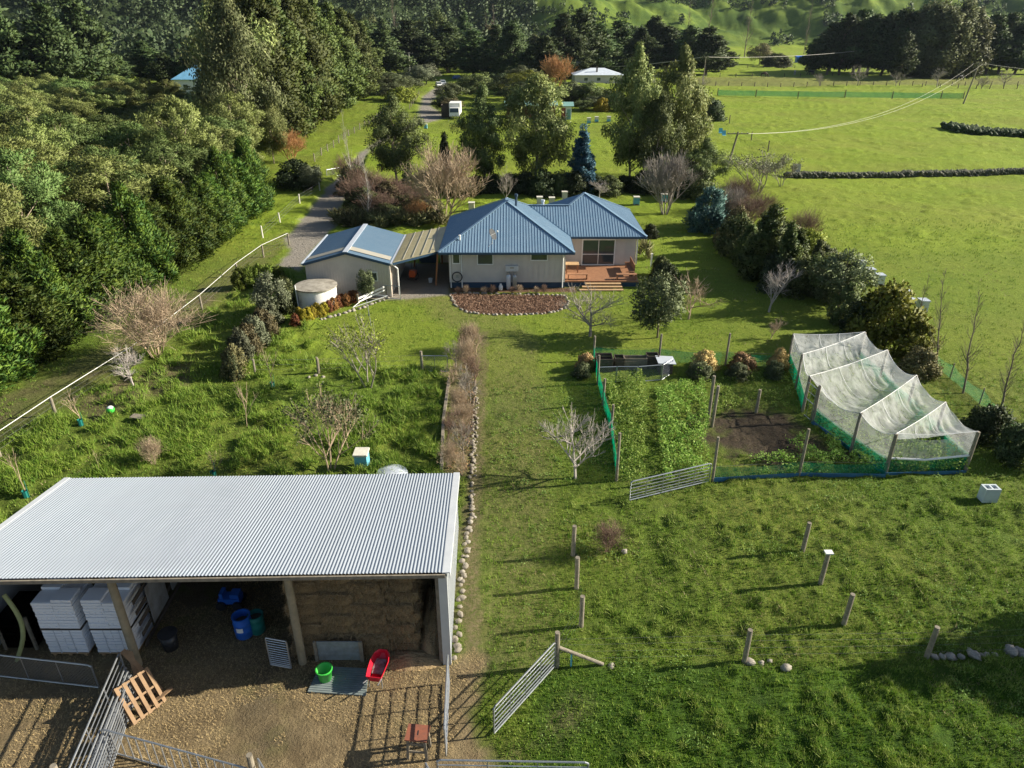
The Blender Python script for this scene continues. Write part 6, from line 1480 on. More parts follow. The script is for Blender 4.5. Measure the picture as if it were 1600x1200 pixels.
# stones
bm_ = []
def stone_mesh(seed):
    rng = random.Random(seed); V_ = []; F_ = []; n, m = 8, 6; mb = MB(); pr = []
    for j in range(m+1):
        ph_ = math.pi*j/m
        for i in range(n):
            a = 2*math.pi*i/n; r = 1 + rng.uniform(-.27,.22) if 0 < j < m else 1
            V_.append((r*math.sin(ph_)*math.cos(a), r*.8*math.sin(ph_)*math.sin(a), r*.62*math.cos(ph_)))
    for j in range(m):
        for i in range(n): i2 = (i+1) % n; F_.append((j*n+i, (j+1)*n+i, (j+1)*n+i2, j*n+i2))
    me = bpy.data.meshes.new('stone'); me.from_pydata(V_, [], F_); me.polygons.foreach_set('use_smooth', [True]*len(F_)); me.materials.append(m_stone); return me
stones = [stone_mesh(i) for i in range(6)]
m_stonep = mat('pale_stone', (.36,.325,.27), (.20,.18,.15), 4, .85, 0, .6, 12)
def stone(x, y, s, label, group, mt_=None, zoff=0):
    o = bpy.data.objects.new('stone', rt.choice(stones)); o.location = (x, y, gz(x, y) + s*.12 + zoff); o.rotation_euler = (0, 0, rt.uniform(0, 6.28)); o.scale = (s*rt.uniform(.85,1.2), s*rt.uniform(.85,1.1), s*rt.uniform(.85,1.15)); link(o)
    if mt_: o.material_slots[0].link = 'OBJECT'; o.material_slots[0].material = mt_
    return props(o, label, 'stone', group)
def stoneline(pts, step, s, label, group, mt_=None, jit=.09):
    for a, b in zip(pts[:-1], pts[1:]):
        a = Vector(a); b = Vector(b); n = max(1, int((b-a).length/step))
        for i in range(n): q = a.lerp(b, (i+rt.uniform(-.15,.15))/n); stone(q.x+rt.uniform(-jit,jit), q.y+rt.uniform(-jit,jit), s*rt.uniform(.75,1.3), label, group, mt_)
edge = [(702,460),(720,458),(760,459),(800,460),(840,461),(882,462),(888,472),(882,482),(866,488),(840,491),(800,492),(755,491),(730,488),(712,478),(702,460)]
stoneline([G(*q).xy for q in edge], .30, .13, 'pale round stone in the ring edging the mulch bed', 'stones edging the mulch bed', m_stonep)
stoneline([G(740,744).xy, G(742,700).xy, G(745,640).xy, G(743,600).xy], .20, .085, 'rounded stone in the low wall on the right of the long bed', 'stones along the long bed', m_stone)
stoneline([G(736,744).xy, G(739,700).xy, G(741,640).xy, G(740,610).xy], .30, .11, 'rounded stone in the low wall on the right of the long bed', 'stones along the long bed', m_stone)
stoneline([G(712,1030).xy, G(714,990).xy, G(717,950).xy, G(722,900).xy, G(729,850).xy, G(736,800).xy, G(738,750).xy], .24, .12, 'grey stone in the line along the foot of the barn side wall', 'stones along the barn wall', m_stone)
stoneline([G(722,905).xy, G(731,850).xy, G(739,800).xy], .4, .12, 'grey stone in the line along the foot of the barn side wall', 'stones along the barn wall', m_stonep)
stoneline([G(500,500).xy, G(540,490).xy, G(580,476).xy, G(612,464).xy], .36, .16, 'pale stone edging the garage flower bed', 'stones edging the garage bed', m_stonep)
for px, py, s in [(1458,1030,.13),(1470,1030,.15),(1484,1028,.22),(1500,1028,.15),(1518,1026,.24),(1532,1027,.14),(1541,1027,.15),(1554,1026,.15),(1578,1020,.26),(1596,1026,.15),(1592,1018,.2)]: stone(*G(px, py).xy, s, 'pale boulder in the row at the right edge of the near pasture', 'boulders in a row at the right', m_stonep)
for px, py, s, lab in [(1172,1035,.2,'pale round stone at the foot of the weathered post'),(1189,1036,.11,'small pale stone just right of the post foot'),(1203,1034,.1,'smallest pale stone of the group by the post'),(1228,1045,.16,'pale stone lying apart in the grass right of the post'),(975,866,.15,'single pale stone beside the red brown shrub'),(955,1041,.12,'brown stone at the low end of the slanting rail'),(494,588,.15,'pale stone at the foot of the lawn fence post'),(505,590,.14,'pale stone just right of the lawn fence post'),(483,590,.12,'pale stone just left of the lawn fence post')]: stone(*G(px, py).xy, s, lab, None, m_stonep)
te = thing('timber_edging', (G(694,660).x, G(694,660).y, 0), 'grey sleeper edging along the left of the long bed', 'edging')
a, b, c = G(690,742), G(693,660), G(702,596); part('sleeper', MB().beam((a.x,a.y,.12),(b.x,b.y,.12),.14,.26), m_wood, te); part('sleeper', MB().beam((b.x,b.y,.12),(c.x,c.y,.12),.14,.26), m_wood, te)

# ------------------------------------------------------------------ fences on the left
fb = [(0,712,668),(88,650,622),(212,568,545),(316,484,462),(372,432,412),(412,402,385),(452,383,367)]
wf = thing('white_topped_fence', G(250,540), 'long post and wire fence with a thick white top rail beside the dirt track', 'fence')
P_ = [G(-120, 800)] + [G(a, b) for a, b, c in fb]
for i, q in enumerate(P_): part('post', MB().tube((q.x, q.y, -.2), (q.x, q.y, 1.12), .08, .075, 10), m_wood, wf)
mb = MB(); mb2 = MB()
for a, b in zip(P_[:-1], P_[1:]):
    mb.tube((a.x, a.y, 1.12), (b.x, b.y, 1.12), .017, .017, 6)
    for z in (.3, .6, .85): mb2.tube((a.x, a.y, z), (b.x, b.y, z), .006, .006, 3, False)
part('top_rail', mb, m_white, wf); part('wire', mb2, m_wire, wf)
def fence(pts, h, label, r=.06, zs=(.3,.6,.9), step=None, rail=None, mt_=None, name='wire_fence', wr=.006, maxn=100):
    P2 = [Vector((q[0], q[1], 0)) for q in pts]
    if step:
        out = []
        for a, b in zip(P2[:-1], P2[1:]):
            n = max(1, int(round((b-a).length/step))); out += [a.lerp(b, i/n) for i in range(n)]
        P2 = out + [P2[-1]]
    c = P2[len(P2)//2]; f_ = thing(name, (c.x, c.y, 0), label, 'fence')
    for q in P2: q.z = gz(q.x, q.y)
    for q in P2: part('post', MB().tube(q-Vector((0,0,.2)), q+Vector((rt.uniform(-.04,.04), rt.uniform(-.04,.04), h*rt.uniform(.9,1.1))), r, r*.9, 7), mt_ or m_wood, f_)
    mb = MB()
    for a, b in zip(P2[:-1], P2[1:]):
        for z in zs: mb.tube(a+Vector((0,0,z)), b+Vector((0,0,z)), wr, wr, 3, False)
    part('wire', mb, m_wire, f_)
    if rail:
        mb = MB()
        for a, b in zip(P2[:-1], P2[1:]): mb.tube(a+Vector((0,0,h-.1)), b+Vector((0,0,h-.1)), .03, .03, 5, False)
        part('top_rail', mb, rail, f_)
    return f_
fence([G(411,373).xy, G(438,350).xy, G(469,323).xy, G(500,300).xy], 1.1, 'wire fence with pale posts along the left verge of the drive', .08, mt_=m_lid, wr=.012)
fence([G(498,584).xy, G(660,582).xy], 1.05, 'low wire fence between the lawn and the tussock paddock', .09, step=12)
fence([G(400,590).xy, G(498,584).xy], 1.0, 'short low fence from the grey hedge to the stone footed post', .07, step=8)
fence([G(492,254).xy, G(545,212).xy, G(570,196).xy, G(600,178).xy], 1.2, 'grey post fence under the cypress row beyond the bend of the drive', .09, step=4.5, wr=.012)
fence([G(560,256).xy, G(600,226).xy, G(648,190).xy], 1.2, 'wooden post fence on the right of the far drive', .10, step=8)
fence([G(655,152).xy, G(640,172).xy], 1.2, 'wooden post fence left of the far road', .09, step=6)
fence([G(620,150).xy, G(680,150).xy], 1.0, 'hedged garden fence beside the far road', .09, step=5)
# low posts and gateway by the garage
a, b = G(560,478), G(604,464); f_ = thing('rail_fence', ((a.x+b.x)/2, (a.y+b.y)/2, 0), 'low white timber rail leaning by the garage corner', 'rail fence')
for q in (a, b): part('post', MB().box((q.x, q.y, .45), (.1,.1,.9)), m_wood, f_)
part('rail', MB().beam((a.x,a.y,.55),(b.x,b.y,.85),.05,.14), m_white, f_); part('rail', MB().beam((a.x,a.y,.3),(b.x,b.y,.6),.05,.10), m_white, f_)
a, b = G(603,468), G(626,470); gate(a.xy, b.xy, 1.0, 1, 0, 'bare galvanised hoop rail beside the garage corner', r=.028, cat='rail', name='hoop_rail')
p = G(580, 510); cl = thing('clothes_line', (p.x, p.y, 0), 'folding clothes line on a single steel pole on the lawn', 'clothes line')
part('pole', MB().tube((p.x, p.y, 0), (p.x-.15, p.y, 1.9), .03), m_galv, cl)
part('arms', MB().tube((p.x-1.0,p.y-.5,1.55),(p.x+1.2,p.y+.4,2.05),.025).tube((p.x-1.0,p.y-.5,1.55),(p.x-.15,p.y+1.0,1.95),.02).tube((p.x-.15,p.y+1.0,1.95),(p.x+1.2,p.y+.4,2.05),.02), m_white, cl)
part('winder', MB().box((p.x-.07,p.y-.04,.85),(.12,.10,.14)), m_galv, cl)
# tussock paddock objects
def hive(px, py, label, s=1.0, body=None, lid=None, group=None, Y=None, two=True):
    p = G(px, py); g = gz(p.x, p.y); h_ = thing('beehive', (p.x, p.y, g), label, 'beehive', group, rz=0)
    part('floor', MB().box((p.x, p.y, g+.06), (.52*s,.6*s,.08)), m_wood, h_)
    part('box', MB().box((p.x, p.y, g+.1+.15*s), (.5*s,.55*s,.29*s)), body or m_bluebox, h_)
    if two: part('box', MB().box((p.x, p.y, g+.1+.45*s), (.49*s,.54*s,.29*s)), m_lid if body is None else body, h_)
    part('lid', MB().box((p.x, p.y, g+.1+(.64 if two else .34)*s), (.56*s,.62*s,.08*s)), lid or m_lid, h_)
    part('entrance', MB().box((p.x, p.y-.29*s, g+.14), (.3*s,.03,.05)), m_black, h_)
    return h_
hive(567, 731, 'pale topped blue beehive in the grass behind the barn roof', 1.15, m_bluebox, m_lid)
gh = 'pale grey hives in the row on the paddock edge'
for i, (px, py, lab) in enumerate([(1343,424,'farthest pale grey hive of the row on the paddock edge'),(1357,436,'second pale grey hive of the row on the paddock edge'),(1372,445,'third and largest pale grey hive beside the golden bush'),(1416,466,'small pale grey hive seen over the golden bush'),(1425,474,'flat pale hive low in the grass beside the saplings'),(1439,486,'nearest pale grey hive of the row beside a sapling')]):
    hive(px, py, lab, 1.15 if i not in (3, 4) else .75, m_tin, m_tin, gh, two=(i != 4))
for px, py, lab in [(994,320,'blue beehive on the lawn right of the roof peak'),(1037,316,'blue beehive under the weeping leafless tree'),(843,322,'beehive showing just above the roof valley'),(862,322,'white beehive behind the roof valley'),(882,312,'beehive left of the right wing peak behind the roof'),(737,330,'pale beehive beside the rounded leafless tree'),(668,328,'large pale beehive between the brown shrubs and the rounded tree'),(665,118+80,'blue and white box on the grass beyond the round gum')]:
    hive(px, py, lab, 1.25, m_bluebox if 'blue' in lab else m_lid)
p = G(176, 652); bl_ = thing('ball', (p.x, p.y, gz(p.x,p.y)), 'green and white ball in the grass of the tussock paddock', 'ball')
part('shell', MB().lathe((p.x,p.y,gz(p.x,p.y)+.05), [(.20*math.sin(math.pi*k/10)+.001, .2-.2*math.cos(math.pi*k/10)) for k in range(11)], 18), m_greenp, bl_, True)
part('patch', MB().lathe((p.x,p.y,gz(p.x,p.y)+.055), [(.205*math.sin(math.pi*k/10)+.001, .2-.205*math.cos(math.pi*k/10)) for k in range(7,11)], 18), m_white, bl_, True)
a, b = G(206,657), G(258,664); pb = thing('flat_board', ((a.x+b.x)/2, a.y, 0), 'grey slatted board lying flat in the tussock paddock', 'board')
mb = MB()
for i in range(5): mb.beam((a.x, a.y-.1*i+.3, .22+.01*i), (b.x, b.y-.1*i+.3, .24), .08, .03)
part('slats', mb, m_wood, pb)
p = G(612, 752); mb = MB(); tk2 = thing('small_tank', (p.x, p.y+.2, 0), 'round corrugated tin tank showing behind the barn roof', 'tank')
part('shell', MB().lathe((p.x, p.y+.2, 0), [(.68,0),(.68,.28)], 32, True, False), m_tin, tk2); part('lid', MB().lathe((p.x, p.y+.2, .28), [(.72,0),(.70,.05),(.35,.16),(.02,.2)], 32, True, True), m_tin, tk2)

# ------------------------------------------------------------------ far paddocks, poles, buildings, animals
def pole(px, pyb, pyt, label, arm=1.0, r=.16, mt_=None, lean=0, rz=0):
    p = G(px, pyb); h = GZ(px, pyt, p.y); t_ = thing('power_pole', (p.x, p.y, 0), label, 'power pole')
    top = Vector((p.x+lean, p.y, h)); part('pole', MB().tube((p.x,p.y,-.3), top, r, r*.75, 10), mt_ or m_wood, t_)
    d = Vector((math.cos(rz), math.sin(rz), 0))*arm; c = top - Vector((0,0,.25)); part('crossarm', MB().beam(c-d, c+d, .12, .12), m_wood, t_)
    for s in (-.9, -.35, .35, .9): part('insulator', MB().tube(c+d*s, c+d*s+Vector((0,0,.22)), .05, .04, 6), m_lid, t_)
    return c, d
cA, dA = pole(1136, 262, 206, 'leaning wooden power pole with a crossarm beside the blossoming tree', 1.5, .17, None, .9)
cB, dB = pole(1505, 162, 98, 'tall power pole at the end of the green mesh fence', 1.6, .2, None, 1.4)
cC, dC = pole(1098, 132, 88, 'power pole in the paddock right of the gum trees', 1.2, .18)
cD, dD = pole(641, 122, 82, 'pale power pole left of the pair beside the far road', 1.6, .2, m_lid)
cE, dE = pole(653, 116, 82, 'pale power pole right of the pair beside the far road', 1.6, .2, m_lid)
cF, dF = pole(747, 104, 88, 'power pole with a long crossarm against the dark far trees', 2.4, .2, m_lid)
def span(a, b, sag, label, r=.03, n=24, mt_=None):
    mb = MB(); mb.path([a.lerp(b, i/n) - Vector((0,0,sag*4*(i/n)*(1-i/n))) for i in range(n+1)], r, 4); return solo('power_line', mb, mt_ or m_lid, label, 'power line')
span(cA+dA*.6, cB-dB*.9, 4.2, 'left one of the two pale wires sagging across the paddock', .016); span(cA+dA, cB+dB*.6, 4.2, 'right one of the two pale wires sagging across the paddock', .016)
span(cB+dB, cB+Vector((70, -12, 2)), 3, 'wire running off the right edge from the tall pole', .035)
span(cD-dD, cD+Vector((-60,-10,-1)), 1.5, 'wire running left from the pale pole toward the cypresses', .05); span(cE+dE, cF-dF, 2, 'wire between the paired poles and the far crossarm', .05)
span(cF+dF, cC-dC, 4, 'wire running across in front of the far dark trees', .06); span(cC+dC, cC+Vector((135,85,7)), 3, 'wire running right from the paddock pole to the shelterbelt', .06)
m_wirebank = m_stone
# green mesh fence far
gp0 = [(1121,149),(1181,150),(1247,151),(1320,152),(1394,153),(1470,154),(1505,154)]
P3 = [G(a, b).xy for a, b in gp0]; gf = thing('green_mesh_fence', (P3[3].x, P3[3].y, 0), 'long green mesh windbreak fence across the far paddock', 'fence')
for q in P3: g = gz(q.x,q.y); part('post', MB().tube((q.x,q.y,g-.2),(q.x,q.y,g+2.0),.12,.1,7), m_woodd, gf)
curtain(P3, 1.5, gf, 'shade_cloth', netmat('far_green_mesh', (.03,.30,.13), .6, .1, 1), z0=.0, sag=.1)
for row, (y0, x0, x1, st_, lab) in enumerate([(133,1118,1610,4.5,'row of leaning posts in front of the shelterbelt'),(120,1100,1300,7,'fence of thin posts beyond the grazing horses'),(107,1095,1290,7,'farthest fence of thin posts before the hills'),(138,1440,1610,5,'fence of posts at the right below the shelterbelt')]):
    fence([G(x0, y0).xy, G((x0+x1)/2, y0+1).xy, G(x1, y0+1).xy], 1.4, lab, .13, step=st_, wr=.012, mt_=m_woodd)
# stone bank and its fence
def bank(pts, w, h, label, name, matr, seed=1, n=1500, s=.25, cat='stone wall'):
    rng = np.random.RandomState(seed); V_ = []; F_ = []; mb = MB(); tot = sum((Vector(b)-Vector(a)).length for a, b in zip(pts[:-1], pts[1:]))
    P5 = []
    for a, b in zip(pts[:-1], pts[1:]):
        L_ = (Vector(b)-Vector(a)).length; k = int(n*L_/tot)
        for i in range(k):
            q = Vector(a).lerp(Vector(b), rng.rand()); P5.append((q.x + rng.randn()*w*.4*.3, q.y + rng.randn()*w*.4, rng.rand()*h))
    P5 = np.array(P5); 
    base = [(x, y, z) for x, y, z in ((1,0,0),(-1,0,0),(0,1,0),(0,-1,0),(0,0,.8),(0,0,-.8))]; fs = [(0,2,4),(2,1,4),(1,3,4),(3,0,4),(2,0,5),(1,2,5),(3,1,5),(0,3,5)]
    base = np.array(base); m = len(P5); sc_ = s*(.5+rng.rand(m))[:, None, None]
    g = height(P5[:,0], P5[:,1]); V_ = P5[:, None, :] + base[None]*sc_*(.8+.4*rng.rand(m, 6, 1)); V_[:, :, 2] += g[:, None]
    F_ = (np.array(fs)[None] + np.arange(m)[:, None, None]*6).reshape(-1, 3)
    me = npmesh(name, V_.reshape(-1, 3), F_); return solo(name, me, matr, label, cat)
m_bank = mat('mossy_stone', (.12,.115,.085), (.05,.06,.03), 1.5, .9)
bank([G(1228,277).xy, G(1330,276).xy, G(1460,274).xy, G(1640,271).xy], .55, .55, 'low dark rubble stone wall across the right hand paddock', 'stone_wall', m_bank, 1, 4200, .26)
for i, px in enumerate((1336,1392,1474,1549)): 
    p = G(px, 273); solo('wall_post', MB().tube((0,0,-.2),(.05,0,1.9),.09,.08,8), m_woodd, 'thin dark post standing behind the rubble wall', 'post', 'posts along the rubble wall', loc=(p.x,p.y,gz(p.x,p.y)))
for px in (1418,1500,1586,1316): 
    p = G(px, 277); solo('wall_post', MB().tube((0,0,-.2),(.05,0,1.2),.08,.07,8), m_woodd, 'thin dark post standing behind the rubble wall', 'post', 'posts along the rubble wall', loc=(p.x,p.y,gz(p.x,p.y)))
fence([G(1139,196).xy, G(1173,224).xy, G(1199,242).xy, G(1222,262).xy], 1.6, 'wire fence with thin dark posts beside the leaning power pole', .09, mt_=m_woodd, wr=.012)
q = bank([G(1482,203).xy, G(1540,208).xy, G(1640,212).xy], 3.2, .9, 'dark rough ditch bank in the right hand paddock', 'ditch_bank', L_dark, 3, 5200, .42, 'bank')
crate(1238, 1249, 275, 1.5, .5, 'pale leaning board panel at the end of the rubble wall', m_lid)
p = G(1207, 251); solo('black_trough', MB().lathe((0,0,0), [(.9,0),(1.0,.35),(.9,.35),(.85,.1)], 20, True, True), m_black, 'low black water trough in the paddock', 'trough', loc=(p.x,p.y,.0))
p = G(1316, 268); solo('dark_log', MB().tube((-1.2,0,.15),(1.2,.3,.2),.22,.16,9).tube((.2,.1,.2),(1.0,-.4,.5),.1,.05,6), m_woodd, 'dark log lying before the rubble wall', 'log', loc=(p.x,p.y,0))
for px, py, lab in ((1126,211,'pale blue garden chair frame on the grass left of the pole'),(1131,215,'second pale blue chair frame just right of the first')):
    p = G(px, py); ch = thing('garden_chair', (p.x,p.y,0), lab, 'chair')
    part('seat', MB().box((p.x,p.y,.4),(.7,.65,.06)), m_bluebox, ch); part('backrest', MB().box((p.x,p.y+.35,.8),(.7,.06,.8),0,R(-12)), m_bluebox, ch)
    for a in ((-.3,-.28),(.3,-.28),(-.3,.28),(.3,.28)): part('leg', MB().box((p.x+a[0],p.y+a[1],.2),(.06,.06,.4)), m_bluebox, ch)
# horses
def skinned(name, V_, E_, Rr, sub=2):
    me = bpy.data.meshes.new(name); me.from_pydata(V_, E_, []); o = bpy.data.objects.new(name, me); link(o)
    m = o.modifiers.new('s', 'SKIN'); s = o.modifiers.new('u', 'SUBSURF'); s.levels = sub; s.render_levels = sub
    for i, r in enumerate(Rr): me.skin_vertices[0].data[i].radius = (r, r)
    me.skin_vertices[0].data[0].use_root = True
    dg = bpy.context.evaluated_depsgraph_get(); dg.update(); m2 = bpy.data.meshes.new_from_object(o.evaluated_get(dg)); bpy.data.objects.remove(o); m2.name = name
    m2.polygons.foreach_set('use_smooth', [True]*len(m2.polygons)); return m2
V_ = [(-.65,0,1.25),(-.2,0,1.2),(.35,0,1.22),(.62,0,1.3),(.95,0,1.05),(1.2,0,.65),(1.32,0,.35),(1.42,0,.14),
      (-.72,.17,.95),(-.62,.17,.55),(-.70,.17,.08),(-.72,-.17,.95),(-.85,-.17,.55),(-.86,-.17,.08),
      (.52,.16,.9),(.54,.16,.5),(.52,.16,.06),(.52,-.16,.9),(.62,-.16,.5),(.64,-.16,.06),(-.86,0,1.15),(-.95,0,.75)]
E_ = [(0,1),(1,2),(2,3),(3,4),(4,5),(5,6),(6,7),(0,8),(8,9),(9,10),(0,11),(11,12),(12,13),(2,14),(14,15),(15,16),(2,17),(17,18),(18,19),(0,20),(20,21)]
Rr = [.27,.30,.29,.22,.16,.12,.11,.07,.14,.065,.06,.14,.065,.06,.10,.06,.06,.10,.06,.06,.06,.05]
hm = skinned('horse', V_, E_, Rr)
m_hb = mat('brown_coat', (.06,.03,.018), (.04,.02,.014), 2, .6); m_hk = mat('black_coat', (.012,.012,.014), None, 2, .6); m_hg = mat('grey_coat', (.38,.36,.33), (.2,.19,.18), 2, .6)
for px, py, mt_, rz, lab, s in [(1193,121,m_hb,0,'dark brown horse grazing in the far paddock',1.25),(1241,119,m_hg,1.3,'pale grey horse seen end on in the far paddock',1.2),(1267,120,m_hk,3.0,'black horse grazing near the shelterbelt',1.25),(1498,128,m_hk,.2,'black horse grazing below the shelterbelt at the right',1.3)]:
    p = G(px, py); me = hm.copy(); me.materials.clear(); me.materials.append(mt_); o = bpy.data.objects.new('horse', me); o.location = (p.x, p.y, gz(p.x,p.y)); o.rotation_euler = (0,0,rz); o.scale = (s,s,s); link(o); props(o, lab, 'horse')
# far buildings
def bld(name, px0, px1, Y, d, ze, zr, wallm, roofm, label, cat='house', hip=True, wins=3):
    Z_ = Y*cp + 7; x0 = (px0-800)*Z_/FPX; x1 = (px1-800)*Z_/FPX; c = (x0+x1)/2; t_ = thing(name, (c, Y+d/2, 0), label, cat)
    part('wall', MB().box((c, Y+d/2, ze/2-.1), (x1-x0-1.0, d-1.0, ze+.15)), wallm, t_)
    y0, y1 = Y, Y+d; h = d/2; mb = MB(); e = h if hip else 0
    a, b = Vector((x0+e, Y+h, zr)), Vector((x1-e, Y+h, zr)); P = [Vector((x0,y0,ze)), Vector((x1,y0,ze)), Vector((x1,y1,ze)), Vector((x0,y1,ze))]
    mb.quad(P[0], P[1], b, a); mb.quad(P[2], P[3], a, b); mb.poly([P[1], P[2], b]); mb.poly([P[3], P[0], a]); mb.quad(P[3]-Vector((0,0,.1)), P[2]-Vector((0,0,.1)), P[1]-Vector((0,0,.1)), P[0]-Vector((0,0,.1)))
    for i in range(4): mb.quad(P[i]-Vector((0,0,.1)), P[(i+1)%4]-Vector((0,0,.1)), P[(i+1)%4], P[i])
    part('roof', mb, roofm, t_)
    for i in range(wins):
        x = x0 + (x1-x0)*(i+1)/(wins+1); w_ = part('window', MB().box((x, Y+.47, ze*.55), (1.5,.08,1.2)), m_white, t_); part('pane', MB().box((x, Y+.42, ze*.55), (1.3,.04,1.0)), m_glass, w_)
    return t_, c
m_whiteroof = mat('white_roof', (.62,.68,.74), None, 1, .5); m_tealr = mat('green_roof', (.22,.40,.36), None, 1, .5); m_redw = mat('red_wall', (.28,.06,.045), (.2,.04,.03), 1, .7)
t_, c = bld('white_roof_house', 896, 976, 268, 13, 3.0, 5.0, m_wall, m_whiteroof, 'distant house with a shallow white roof behind the gum trees'); part('chimney', MB().box((c-.5, 271, 4.6), (.5,.5,2.2)), m_woodd, t_)
bld('green_roof_shed', 788, 872, 166, 6, 2.7, 3.4, m_redw, m_tealr, 'long low red shed with a pale green roof behind the gums', 'shed', False, 3)
t_, c = bld('white_shed', 879, 897, 164, 3.6, 2.8, 3.5, m_white, m_tealr, 'small white shed with a green door beside the long red shed', 'shed', False, 0)
part('door', MB().box((c+.2, 164.45, 1.1), (.8,.1,2.0)), m_tealr, t_); part('side_panel', MB().box((c-1.0, 164.42, 1.3), (.9,.08,2.2)), m_redw, t_)
bld('far_barn', 604, 643, 360, 8, 4.2, 5.6, m_woodd, m_tealr, 'distant low building with a pale green roof left of the paired poles', 'shed', False, 2)
bld('far_cottage', 899, 911, 300, 5, 5.6, 8.0, m_white, m_whiteroof, 'tiny white gabled cottage among the far trees', 'cottage', True, 1)
bld('blue_shed', 1245, 1258, 430, 4, 2.8, 3.6, m_blue, m_blue, 'small bright blue shed before the hills', 'shed', False, 0)
t_, c = bld('blue_roof_house', 268, 350, 226, 12, 4.2, 8.2, m_white, mat('pale_blue_roof', (.18,.42,.62), None, 1, .4), 'white house with a pale blue roof rising out of the acacia grove', 'house', True, 3); part('roof_pole', MB().tube((c+1, 231, 7.8), (c+1, 231, 10.5), .08), m_white, t_)
# vehicles
def car(px, py, label, paint, rz=0, name='car', cat='car', L_=4.4, W_=1.8, H_=1.6, z=0):
    p = G(px, py); o = bpy.data.objects.new(name, None); o.location = (p.x, p.y, gz(p.x, p.y)); o.rotation_euler = (0,0,rz); link(o); props(o, label, cat)
    pr = [(-L_/2,.35),(-L_/2,.9),(-L_*.44,1.0),(-L_*.38,H_*.97),(L_*.08,H_),(L_*.22,1.0),(L_*.46,.88),(L_/2,.7),(L_/2,.35)]
    mb = MB(); n = len(pr); w = W_/2; mb.v += [(x, -w*(.86 if zz > 1.02 else 1), zz) for x, zz in pr] + [(x, w*(.86 if zz > 1.02 else 1), zz) for x, zz in pr]
    mb.f.append(tuple(range(n))); mb.f.append(tuple(range(2*n-1, n-1, -1)))
    for i in range(n): j = (i+1) % n; mb.f.append((i, i+n, j+n, j))
    lpart('body', mb, paint, o); mb = MB()
    for s in (-1, 1): mb.hexa([(-L_*.36, s*w*.93, 1.06), (L_*.16, s*w*.93, 1.06), (L_*.16, s*w*.97, 1.06), (-L_*.36, s*w*.97, 1.06)], [(-L_*.33, s*w*.87, H_*.92), (L_*.07, s*w*.87, H_*.92), (L_*.07, s*w*.9, H_*.92), (-L_*.33, s*w*.9, H_*.92)])
    mb.hexa([(L_*.105, -w*.8, H_*.95), (L_*.105, w*.8, H_*.95), (L_*.215, w*.85, 1.06), (L_*.215, -w*.85, 1.06)], [(L_*.125, -w*.8, H_*.96), (L_*.125, w*.8, H_*.96), (L_*.235, w*.85, 1.07), (L_*.235, -w*.85, 1.07)])
    mb.box((-L_*.415, 0, 1.28), (.05, W_*.75, .4), 0, 0, R(12))
    lpart('window', mb, m_glass, o)
    for x in (-L_*.31, L_*.31):
        for s in (-1, 1): t_ = lpart('wheel', MB().tube((x, s*w-.11, .33), (x, s*w+.02, .33), .33, .33, 16), m_black, o); lpart('rim', MB().tube((x, s*w-.0, .33), (x, s*w+.03, .33), .2, .2, 12), m_galv, t_)
    for s in (-1, 1): lpart('headlight', MB().box((L_/2+.005, s*w*.7, .75), (.04,.3,.14)), m_white, o)
    return o
car(686, 136, 'white car parked at the end of the far road', m_white, R(-75)); car(692, 133, 'second white car half hidden behind the first', m_tin, R(-75)); car(637, 143, 'dark car parked left of the far road', m_black, R(10)); car(716, 124, 'blue pickup parked before the far trees', mat('blue_paint', (.05,.12,.3), None, 2, .3), R(15))
p = G(712, 183); tk3 = thing('horse_truck', (p.x, p.y, 0), 'white box truck parked beside the green roofed shed', 'truck')
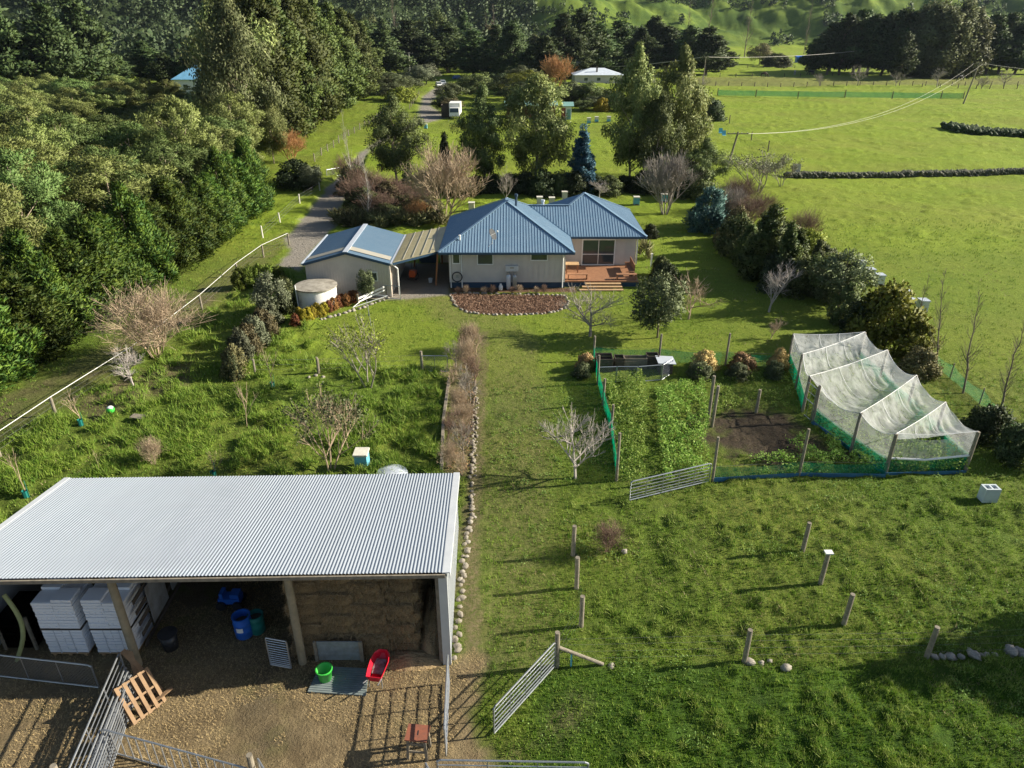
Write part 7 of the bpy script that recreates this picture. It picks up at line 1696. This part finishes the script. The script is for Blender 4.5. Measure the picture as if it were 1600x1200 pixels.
part('box_body', MB().box((p.x, p.y, 2.0), (2.4, 5.0, 2.3)), m_white, tk3); part('cab', MB().hexa([(p.x-1.1,p.y-4.2,.6),(p.x+1.1,p.y-4.2,.6),(p.x+1.1,p.y-2.55,.6),(p.x-1.1,p.y-2.55,.6)], [(p.x-1.0,p.y-3.7,2.3),(p.x+1.0,p.y-3.7,2.3),(p.x+1.0,p.y-2.55,2.3),(p.x-1.0,p.y-2.55,2.3)]), m_white, tk3)
part('windscreen', MB().hexa([(p.x-.95,p.y-4.02,1.4),(p.x+.95,p.y-4.02,1.4),(p.x+.95,p.y-3.98,1.4),(p.x-.95,p.y-3.98,1.4)], [(p.x-.9,p.y-3.76,2.15),(p.x+.9,p.y-3.76,2.15),(p.x+.9,p.y-3.72,2.15),(p.x-.9,p.y-3.72,2.15)]), m_glass, tk3)
for y in (-3.4, 1.5):
    for s in (-1, 1): part('wheel', MB().tube((p.x+s*1.1-.12, p.y+y, .45), (p.x+s*1.1+.12, p.y+y, .45), .45, .45, 14), m_black, tk3)
crate(690, 702, 184, 2.6, 3, 'dark open box trailer beside the white truck', m_woodd); crate(703, 709, 182, 2.4, 2, 'tan tall box between the trailer and the white truck', m_lid)
for px, py, lab in [(920,192,'blue barrel beside the small white shed garden'),(932,190,'blue box on the far lawn edge left of the tallest gum'),(951,190,'blue and white box nearest the tallest gum')]: hive(px, py, lab, 1.5)
# trees standing outside the right of the photo, whose shadows fall across it
for x, y, h, w in [(23.8,17.4,6.3,5.6),(27.6,16.6,7,6.5),(34,23.0,5,3),(37,25.5,6,3)]:
    tree('cypress_bush', 0, 0, 0, 0, 'bushy tree just outside the right edge of the photo', 'tree', 'trees outside the right edge', {'crown': L_olive}, None, x, y, h, w)
for o in reversed(PROTO): bpy.data.objects.remove(o)
# ------------------------------------------------------------------ valley haze
mb = MB().box((0, 900, 190), (2600, 1990, 386)); t = NT('haze'); pv = t.n('ShaderNodeVolumePrincipled')
pv.inputs['Color'].default_value = (.62, .75, .95, 1); pv.inputs['Density'].default_value = .000035; pv.inputs['Anisotropy'].default_value = .2
t.l(pv.outputs[0], t.out.inputs['Volume']); hz = solo('haze', mb, t.m, 'thin blue haze filling the valley', 'haze', kind='stuff'); hz.display_type = 'WIRE'
